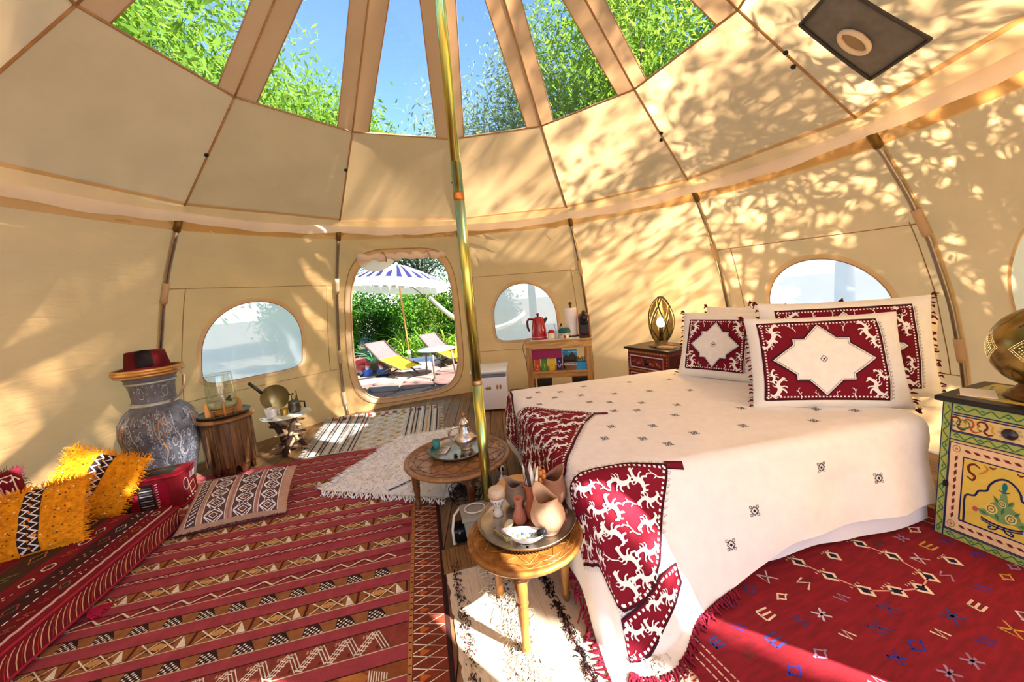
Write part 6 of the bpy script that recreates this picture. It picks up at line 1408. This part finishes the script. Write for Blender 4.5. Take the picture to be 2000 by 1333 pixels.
MB().lathe([(.001, HT-.012), (.225, HT-.012), (.234, HT-.006), (.225, HT), (.001, HT)], 44, cap=False).build('glass_top', P((190, 206, 196), .1, name='pale_glass', coat=.5), sd_)
z3 = .007+HT+.001
def sidepot(name, label, cat, dx, dy, rz=0): t = thing(name, label, cat, (-2.06+dx, 1.66+dy, z3), rz); return t
t = sidepot('ribbed_cup', 'white ribbed cup on a saucer at the front of the driftwood table', 'cup', -.075, -.115)
MB().lathe([(.045, .010), (.052, .02), (.056, .09), (.050, .094), (.046, .09), (.044, .02), (.001, .016)], 32, cap=False, fn=lambda p, a, r, z: Vector((p.x*(1+.04*math.cos(14*a)), p.y*(1+.04*math.cos(14*a)), p.z))).build('cup_body', P((226, 222, 216), .3), t)
MB().lathe([(.03, 0), (.05, .002), (.085, .010), (.086, .013), (.05, .008), (.001, .008)], 32, cap=False).build('saucer', P((236, 232, 224), .3), t)
t = sidepot('metal_pan', 'dark pan with wooden lid leaning on the wall side of the driftwood table', 'pan', -.10, .03, .3)
M_ = Matrix.Translation((0, .03, .16)) @ Matrix.Rotation(.35, 4, 'Y') @ Matrix.Rotation(PI/2-.25, 4, 'X')
MB().lathe([(.001, .0), (.11, .0), (.125, .012), (.13, .04), (.126, .04), (.118, .014), (.001, .006)], 36, cap=False, M=M_).build('pan_body', P((126, 110, 64), .45, .3), t)
MB().tube([M_ @ Vector(q) for q in ((-.12, .02, .03), (-.19, .06, .03), (-.26, .10, .035))], [.018, .016, .018], 8).build('handle', P((46, 44, 34), .4, .3), t)
t = sidepot('espresso_pot', 'dark metal coffee pot with upright rods on the driftwood table', 'pot', .085, .02, .5)
MB().lathe([(.050, 0), (.056, .01), (.062, .05), (.052, .09), (.056, .11), (.030, .125), (.001, .13)], 28).build('pot_body', P((110, 104, 96), .3, .9, var=.2), t)
MB().tube([(.05, 0, .10), (.095, 0, .09), (.092, 0, .03)], .009, 8).build('handle', P((30, 28, 28), .4), t)
for q, (x, y, h) in enumerate(((-.012, 0, .19), (.02, .01, .165), (.035, -.01, .22))): MB().tube([(x, y, .11), (x, y, h)], .0045, 6).build('rod', P((80, 76, 66), .35, .8), t)
for s in (-1, 1): MB().sphere((-.012+s*.014, 0, .19), .010, 8, 6).build('rod_knob', P((50, 46, 40), .4, .6), t)
t = sidepot('brass_cup', 'small brass mug in front of the coffee pot', 'mug', .025, -.07); MB().lathe([(.032, 0), (.034, .07), (.030, .07), (.028, .006), (.001, .005)], 22, cap=False).build('mug_body', P((170, 140, 70), .3, .9), t); MB().tube([(-.032, 0, .055), (-.055, 0, .048), (-.052, 0, .02), (-.033, 0, .018)], .006, 8).build('handle', P((226, 220, 206), .3), t)
t = sidepot('newspaper', 'folded pale paper on the glass of the driftwood table', 'paper', .07, -.14, .1); MB().rbox((0, 0, .003), (.20, .09, .005), .001, 1).build('folded_sheet', P((236, 226, 190), .8), t)
# ================================================================ outside: ground, garden, trees
def leafmat(col, tcol, name):
    return cloth_thin(col, tcol, .45, name, var=.35, bump=0.)
LEAF_L = leafmat((98, 128, 48), (150, 180, 60), 'leaf_light'); LEAF_D = leafmat((48, 84, 34), (80, 130, 36), 'leaf_dark'); LEAF_M = leafmat((80, 124, 44), (130, 176, 50), 'leaf_mid')
LEAF_G = leafmat((128, 140, 110), (150, 165, 110), 'leaf_grey')
BARK = P((96, 78, 62), .9, var=.3, scale=10, bump=.6, bscale=14, name='bark')
def leaves(C, R, n, size, seed, clusters=40, spread=.5, asp=3.0):
    r = np.random.default_rng(seed); C = np.array(C); R = np.array(R)
    cc = r.normal(size=(clusters, 3)); cc /= np.linalg.norm(cc, axis=1)[:, None]; cc *= (r.random(clusters)**.45)[:, None]
    k = r.integers(0, clusters, n); p = cc[k]+r.normal(size=(n, 3))*spread*.4; p = C+p*R
    d = r.normal(size=(n, 3)); d[:, 2] -= .35; d /= np.linalg.norm(d, axis=1)[:, None]
    q = r.normal(size=(n, 3)); q -= d*(q*d).sum(1)[:, None]; q /= np.linalg.norm(q, axis=1)[:, None]
    L = size*(.6+.8*r.random(n))[:, None]; W = L/asp
    v = np.stack([p, p+d*L*.5+q*W*.5, p+d*L, p+d*L*.5-q*W*.5], 1).reshape(-1, 3)
    return v, np.arange(4*n).reshape(n, 4)
def mesh_np(name, v, f, mat, parent):
    me = bpy.data.meshes.new(name); me.vertices.add(len(v)); me.vertices.foreach_set('co', v.astype(np.float32).ravel())
    me.loops.add(f.size); me.loops.foreach_set('vertex_index', f.astype(np.int32).ravel()); me.polygons.add(len(f))
    me.polygons.foreach_set('loop_start', np.arange(0, f.size, f.shape[1], dtype=np.int32)); me.update(calc_edges=True); me.validate()
    me.materials.append(mat); o = bpy.data.objects.new(name, me); COL.objects.link(o); o.parent = parent; return o
def tree(name, label, base, C, R, n, size, mat, seed, clusters=40, spread=.5, asp=3., trunk=.14, nb=14, group='trees around the tent', cat='tree'):
    t = thing(name, label, cat, base, 0, group); b = Vector(base); rr = random.Random(seed)
    v, f = leaves(Vector(C)-b, R, n, size, seed, clusters, spread, asp); mesh_np('foliage', v, f, mat, t)['kind'] = 'stuff'
    c = Vector(C)-b; fork = Vector((c.x*.5, c.y*.5, max(.4, (c.z-R[2]*.7))))
    mb = MB(); mb.tube([(0, 0, 0), (fork.x*.3, fork.y*.3+.1, fork.z*.5), fork], [trunk, trunk*.8, trunk*.6], 8)
    mb.build('trunk', BARK, t)
    for k in range(nb):
        e = c+Vector((rr.gauss(0, 1), rr.gauss(0, 1), rr.gauss(0, 1)*.7)).normalized()*rr.uniform(.5, .95)*min(R); m = fork.lerp(e, .5)+Vector((rr.uniform(-.2, .2), rr.uniform(-.2, .2), .2))
        MB().tube([fork, m, e], [trunk*.35, trunk*.2, trunk*.06], 5).build('branch', BARK, t)
    return t
gm = P((120, 106, 88), .95, var=.25, scale=3, bump=.5, bscale=20, name='gravel')
struct(MB().add([(-60, -60, -.045), (60, -60, -.045), (60, 60, -.045), (-60, 60, -.045)], [(0, 1, 2, 3)]).build('ground', gm))
# paving outside the doorway: irregular flat stones
pav = struct(bpy.data.objects.new('paving', None)); COL.objects.link(pav); rr = random.Random(40)
STN = [P(c, .85, var=.12, scale=6, bump=.3, bscale=30, name='paving_stone_mat') for c in ((132, 90, 80), (118, 82, 74), (138, 108, 96), (112, 96, 88))]
gx, gy = .52, .46
jit = {(i, j): (rr.uniform(-.13, .13), rr.uniform(-.11, .11)) for i in range(-1, 13) for j in range(-1, 9)}
for i in range(11):
    for j in range(7):
        def cn(a, b): dx, dy = jit[(a, b)]; return Vector((-4.3+a*gx+(b % 2)*.2+dx, 3.62+b*gy+dy, 0))
        q = [cn(i, j), cn(i+1, j), cn(i+1, j+1), cn(i, j+1)]; c = sum(q, Vector())/4
        if math.hypot(c.x, c.y) < 3.75: continue
        pts = []
        for k in range(4):
            a, b = q[k], q[(k+1) % 4]
            for t in (.18, .5, .82): p = a.lerp(b, t); p = c+(p-c)*(.90+rr.uniform(-.03, .03)); pts.append((p.x-c.x, p.y-c.y))
        o = MB().prism(pts, -.044, -.012+rr.uniform(-.006, .006)).build('paving_stone', STN[rr.randrange(4)], pav); o.location = (c.x, c.y, 0)

GZ0 = -.045
# striped parasol
um = thing('parasol', 'blue and white striped garden parasol with a white fringe outside the doorway', 'parasol', (-1.95, 6.95, GZ0))
MB().lathe([(.17, 0), (.17, .05), (.05, .08), (.035, .30)], 24).build('base', P((226, 226, 222), .6), um)
MB().tube([(0, 0, .25), (-.02, 0, 1.3), (-.05, 0, 2.30)], .022, 10).build('pole', wood((200, 140, 70), (160, 100, 44)), um)
UC = Vector((-.05, 0, 2.34)); UR = 1.16; tiltM = Matrix.Translation(UC) @ Matrix.Rotation(math.radians(5), 4, 'Y') @ Matrix.Rotation(math.radians(-5), 4, 'X')
def can(a, t):
    r = UR*t*(1-.035*(1-math.cos(8*a))*.5*t); return tiltM @ Vector((r*math.cos(a), r*math.sin(a), -.42*t**1.5))
BLUE = P((16, 14, 66), .85); UWH = cloth_thin((240, 240, 240), (236, 236, 236), .35, 'parasol_cotton', bump=0.)
for g in range(8):
    mb = MB(); mb.grid(lambda u, v: can(TAU*(g+u)/8, .03+.97*v), 12, 10)
    o = mb.build('canopy_panel', UWH, um)
    for k in range(4):   # each gore carries straight stripes
        u0, u1 = (.06+.25*k), (.06+.25*k+.125)
        def stp(u, v):
            t0 = abs((lerp(u0, u1, u)-.5)*2)*.92; t = lerp(max(.05, t0), 1, v); 
            s = .5+(lerp(u0, u1, u)-.5)/max(t, .05)*1.0 if False else lerp(u0, u1, u)
            return can(TAU*(g+s)/8, t)+Vector((0, 0, .006))
        MB().grid(stp, 3, 8).build('blue_stripe', BLUE, o)
        MB().grid(lambda u, v: can(TAU*(g+lerp(u0-.06, u1+.06, u))/8, 1)+Vector((0, 0, -.17*v-.012*math.sin(PI*u)*v)), 4, 3).build('valance', UWH, o)
    MB().tube([tiltM @ Vector((0, 0, -.06)), can(TAU*g/8, .5)-Vector((0, 0, .03)), can(TAU*g/8, .98)-Vector((0, 0, .012))], .006, 5).build('rib', P((120, 90, 60), .6), um)
MB().sphere(tiltM @ Vector((0, 0, .03)), .03, 10, 8).build('finial', P((240, 240, 240), .5), um)

# sling loungers
def lounger(label, loc, rz):
    t = thing('garden_lounger', label, 'chair', loc, rz, 'yellow-seated garden loungers'); FRM = P((66, 50, 40), .6)
    for s in (-1, 1):
        MB().tube([(s*.25, -.50, .22), (s*.25, .10, .38), (s*.25, .52, .70)], .016, 8).build('side_rail', FRM, t); MB().tube([(s*.25, -.46, .005), (s*.25, .12, .34)], .015, 8).build('leg', FRM, t); MB().tube([(s*.25, .42, .005), (s*.25, -.25, .26)], .015, 8).build('leg', FRM, t)
    MB().tube([(-.25, -.46, .012), (.25, -.46, .012)], .012, 8).build('crossbar', FRM, t)
    MB().grid(lambda u, v: Vector((lerp(-.24, .24, u), lerp(-.50, .10, v), lerp(.22, .385, v)-.03*math.sin(PI*v)+.006)), 6, 10).build('yellow_seat', P((244, 196, 8), .8, var=.06, name='yellow_cloth'), t, solid=.012)
    MB().grid(lambda u, v: Vector((lerp(-.24, .24, u), lerp(.10, .52, v), lerp(.385, .70, v)-.02*math.sin(PI*v)+.004)), 6, 10).build('woven_back', P((92, 76, 74), .85, var=.3, scale=50, bump=.5), t, solid=.010)
    return t
lounger('yellow-seated lounger standing left of the round garden table', (-1.92, 5.36, GZ0), math.radians(54))
lounger('yellow-seated lounger partly hidden behind the round garden table', (-1.02, 6.15, GZ0), math.radians(48))
gt = thing('garden_table', 'round pale blue metal table on three legs outside the doorway', 'table', (-.98, 4.95, GZ0))
MB().lathe([(.001, .53), (.34, .53), (.35, .54), (.345, .555), (.001, .555)], 36, cap=False).build('table_top', P((176, 196, 206), .35, var=.1), gt)
for k in range(3): a = k*TAU/3+4.6; MB().tube([(.28*math.cos(a), .28*math.sin(a), .535), (.33*math.cos(a), .33*math.sin(a), .005)], .018, 8).build('leg', P((96, 84, 74), .5), gt)
yt = thing('cloth_covered_table', 'garden table under a bright yellow cloth at the right of the doorway view', 'table', (-.42, 6.35, GZ0))
MB().rbox((0, 0, .49), (.56, .7, .03), .006, 1).build('table_top', P((180, 150, 110), .6), yt)
for sx in (-1, 1):
    for sy in (-1, 1): MB().rbox((sx*.24, sy*.31, .24), (.04, .04, .47), .004, 1).build('leg', P((150, 120, 84), .6), yt)
mb = MB(); NQ = 48
vsq = []
for (z, o_) in ((.512, 0), (.508, .012), (.40, .03), (.10, .05)):
    for k in range(NQ): a = TAU*k/NQ; c_, s_ = math.cos(a), math.sin(a); m_ = max(abs(c_), abs(s_)); w = o_+(.012*math.sin(a*14) if z < .45 else 0); vsq.append((c_/m_*(.285+w), s_/m_*(.355+w), z))
mb.add(vsq, [(r*NQ+k, r*NQ+(k+1) % NQ, (r+1)*NQ+(k+1) % NQ, (r+1)*NQ+k) for r in range(3) for k in range(NQ)]+[tuple(range(NQ))]); mb.build('yellow_cloth', P((236, 222, 40), .8, name='lemon_cloth'), yt)
bwl = tag(MB().lathe([(.04, 0), (.07, .04), (.075, .07), (.068, .07), (.05, .02), (.001, .012)], 20, cap=False).build('orange_bowl', P((214, 110, 50), .5)), 'small orange bowl on the yellow tablecloth outside', 'bowl'); bwl.location = (-.52, 6.2, GZ0+.515)
hm = thing('hammock', 'pale grey hammock hanging at the right of the doorway view', 'hammock', (-.3, 6.6, GZ0))
MB().grid(lambda u, v: Vector((lerp(-.95, 1.2, u), (v-.5)*.55*math.sin(PI*min(1, .12+u*.9)), .62+1.15*(u-.62)**2*1.9+.10*abs(v-.5)*2)), 20, 8).build('cloth', P((190, 196, 190), .9, var=.1), hm, solid=.01)
MB().tube([(-.95, 0, 1.44), (-1.3, .1, 1.75), (-1.7, .3, 2.1)], .012, 6).build('rope', P((90, 70, 50), .9), hm)
# garden ornaments
def mush(label, loc, s):
    t = thing('toadstool', label, 'ornament', loc, 0, 'red toadstool ornaments'); MB().lathe([(.05*s, 0), (.04*s, .08*s), (.035*s, .16*s)], 16).build('stem', P((226, 206, 190), .6), t); MB().lathe([(.12*s, .14*s), (.125*s, .16*s), (.09*s, .215*s), (.04*s, .235*s), (.001, .24*s)], 22).build('cap', P((206, 70, 66), .4), t); return t
mush('tall red toadstool ornament by the dark shrubs outside', (-2.82, 6.0, GZ0), 1.5); mush('small red toadstool ornament in front of the tall one', (-2.72, 5.80, GZ0), .95)
def gnome(label, loc, body, rz=0):
    t = thing('garden_gnome', label, 'ornament', loc, rz, 'garden gnomes'); MB().lathe([(.07, 0), (.085, .04), (.075, .12), (.05, .17), (.03, .185)], 18).build('coat', P(body, .6), t); MB().sphere((0, -.01, .215), .042, 12, 8).build('head', P((226, 180, 150), .6), t); MB().lathe([(.05, .235), (.04, .27), (.015, .33), (.001, .345)], 14).build('pointed_hat', P((190, 50, 50), .6), t); MB().lathe([(.001, .12), (.03, .16), (.038, .20), (.001, .205)], 10, M=Matrix.Translation((0, -.035, 0))).build('beard', P((236, 232, 226), .8), t)
    for s in (-1, 1): MB().tube([(s*.06, 0, .15), (s*.085, -.03, .10), (s*.05, -.07, .09)], .016, 6).build('arm', P(body, .6), t)
    return t
gnome('blue-coated garden gnome beside the toadstools', (-2.52, 5.62, GZ0), (70, 110, 190)); gnome('blue-coated garden gnome nearest the yellow lounger', (-2.22, 5.50, GZ0), (60, 100, 180), .5); 
eg = thing('garden_edging', 'low black edging strip beside the gnomes', 'edging', (-2.45, 5.25, GZ0), math.radians(24)); MB().rbox((0, 0, .03), (1.1, .03, .06), .006, 1).build('strip', P((26, 26, 28), .6), eg)
mm = thing('grey_mat', 'grey speckled mat on the paving under the yellow lounger', 'mat', (-2.02, 5.02, GZ0+.036), math.radians(24)); slab(-.5, -.2, .5, .2, 0, .006).build('weave', P((150, 146, 136), .95, var=.3, scale=60, bump=.5), mm)
wk = thing('wicker_trough', 'low brown wicker planter behind the yellow lounger', 'planter', (-2.28, 5.95, GZ0), .3); MB().rbox((0, 0, .13), (.6, .3, .26), .04, 3).build('wicker_body', P((110, 96, 70), .9, var=.5, scale=30, stretch=(1, 1, 5), bump=.8), wk)
pd = thing('paddling_pool', 'pale blue low paddling pool behind the loungers', 'pool', (-1.55, 6.35, GZ0)); MB().lathe([(.40, 0), (.46, .05), (.44, .12), (.40, .14), (.37, .11), (.38, .05), (.001, .04)], 32, cap=False).build('pool_ring', P((190, 206, 230), .4), pd)

# spiky plants
def spiky(name, label, loc, n, ln, w, mat, droop=.5, seed=0, up=.5, grp='spiky plants outside'):
    t = thing(name, label, 'plant', loc, 0, grp); r = random.Random(seed)
    for k in range(n):
        a = k*2.399; e = lerp(1.35, up, (k/n)); l = ln*r.uniform(.75, 1.15); mb = MB(); pts = []
        for q in range(6):
            s = q/5; el = e-droop*s*s; pts.append(Vector((math.cos(a)*math.cos(el), math.sin(a)*math.cos(el), math.sin(el)))*l*s+Vector((0, 0, .04)))
        sd = Vector((-math.sin(a), math.cos(a), 0)); vs_ = []
        for q, p in enumerate(pts): ww = w*math.sin(PI*(.18+.82*q/5)); vs_ += [p-sd*ww, p+Vector((0, 0, -.3*ww)), p+sd*ww]
        mb.add(vs_, [(3*q+i, 3*q+i+1, 3*q+i+4, 3*q+i+3) for q in range(5) for i in (0, 1)], smooth=True); mb.build('leaf', mat, t)
    return t
AG = leafmat((70, 120, 96), (90, 150, 90), 'agave'); YU = leafmat((130, 170, 60), (190, 210, 70), 'yucca')
spiky('agave', 'blue-green agave between the toadstools and the lounger', (-2.62, 6.5, GZ0), 26, .75, .045, AG, .7, 1, .25)
spiky('yucca', 'bright yellow-green grassy yucca behind the parasol pole', (-2.20, 7.6, GZ0), 60, 1.15, .020, YU, .8, 2, .3)
spiky('yucca', 'dark green yucca left of the parasol pole', (-2.55, 7.15, GZ0), 40, .9, .022, LEAF_M, .7, 3, .25)
spiky('yucca', 'bright yucca right of the parasol pole behind the far lounger', (-1.15, 7.7, GZ0), 50, 1.0, .022, YU, .8, 4, .3)
spiky('palm_clump', 'mid green fan palm clump in front of the hedge', (-1.75, 7.9, GZ0), 44, 1.1, .026, LEAF_M, .6, 5, .35)
spiky('palm_clump', 'light green palm clump below the hammock', (-.75, 7.4, GZ0), 40, .85, .026, LEAF_L, .8, 6, .3)
HG = 'hedge shrubs behind the garden'
for k, (x, y, h, m, lab) in enumerate(((-4.6, 7.0, 1.9, LEAF_D, 'dark shrub at the far left of the doorway view'), (-3.7, 6.9, 1.7, LEAF_D, 'dark leafy shrub behind the toadstools'), (-4.2, 8.7, 2.0, LEAF_M, 'hedge shrub behind the dark shrubs at left'), (-3.2, 8.9, 1.75, LEAF_D, 'hedge shrub below the left end of the parasol'),
                                       (-2.3, 9.0, 1.7, LEAF_M, 'hedge shrub directly behind the parasol pole'), (-1.4, 9.0, 1.75, LEAF_L, 'light hedge shrub right of the parasol pole'), (-.6, 8.8, 1.8, LEAF_M, 'hedge shrub behind the hammock'), (.3, 8.6, 1.9, LEAF_D, 'hedge shrub at the right end of the doorway view'))):
    tree('hedge_shrub', lab, (x, y, GZ0), (x, y, h*.52), (.62, .55, h*.50), 5200, .10, m, 60+k, 60, .55, 2.6, .04, 6, HG, 'shrub')
# trees seen through the roof windows and doorway
tree('feathery_tree', 'tall bright green feathery tree seen through the left roof windows', (-6.6, 5.2, GZ0), (-6.4, 5.2, 5.6), (3.0, 3.0, 3.4), 42000, .20, LEAF_L, 1, 150, .42, 4.5, .2, 26)
tree('feathery_tree', 'bright green tree filling the lower half of the second roof window', (-4.0, 9.0, GZ0), (-4.2, 9.0, 5.2), (2.0, 1.8, 2.4), 24000, .18, LEAF_L, 2, 90, .42, 4.0, .16, 18)
tree('wispy_tree', 'sparse grey-green tree behind the centre pole in the roof windows', (-.4, 9.8, GZ0), (-.3, 9.8, 4.6), (2.0, 1.6, 2.6), 11000, .16, LEAF_G, 3, 90, .5, 4.0, .13, 30)
tree('wispy_tree', 'thin grey-green branches right of the centre pole in the roof windows', (1.4, 9.4, GZ0), (1.5, 9.4, 5.6), (1.6, 1.5, 2.8), 13000, .16, LEAF_G, 4, 90, .5, 4.0, .13, 30)
tree('feathery_tree', 'tall pale green tree seen through the right roof windows', (4.6, 8.2, GZ0), (4.4, 8.0, 6.0), (3.0, 2.8, 3.4), 40000, .19, LEAF_L, 5, 130, .45, 4.5, .2, 30)
tree('feathery_tree', 'dark-tipped green tree at the rightmost roof window', (8.2, 6.0, GZ0), (8.2, 6.0, 6.4), (2.8, 2.6, 3.2), 26000, .19, LEAF_M, 6, 110, .45, 4.0, .2, 24)
tree('garden_tree', 'pale tree behind the hedge above the parasol', (-2.6, 13.5, GZ0), (-2.6, 13.5, 3.2), (2.2, 1.5, 1.6), 7000, .16, LEAF_G, 7, 70, .5, 3.5, .14, 14)
tree('garden_tree', 'light green tree at the left above the hedge', (-6.4, 12.5, GZ0), (-6.2, 12.5, 3.2), (1.8, 1.5, 2.0), 8000, .16, LEAF_L, 8, 70, .5, 3.5, .14, 14)
# trees on the sunny side, which dapple the canvas
tree('shade_tree', 'leafy tree shading the right side of the tent', (7.4, -3.0, GZ0), (6.4, -2.2, 5.0), (2.4, 2.4, 1.9), 8200, .16, LEAF_L, 21, 26, .34, 4.5, .2, 26)
tree('shade_tree', 'leafy tree shading the entrance side of the tent', (4.8, -7.2, GZ0), (4.2, -6.9, 5.2), (2.4, 2.2, 2.0), 8400, .16, LEAF_L, 22, 26, .34, 4.5, .2, 26)
tree('shade_tree', 'tall tree casting leaf shadow on the roof', (8.2, -6.4, GZ0), (6.3, -5.3, 8.9), (2.7, 2.6, 2.0), 9500, .18, LEAF_L, 23, 22, .32, 4.5, .2, 26)
tree('shade_tree', 'low leafy tree right of the tent beside the bed head', (6.2, .2, GZ0), (5.8, -.6, 3.6), (1.8, 2.2, 1.7), 6200, .15, LEAF_L, 24, 22, .34, 4.5, .16, 20)
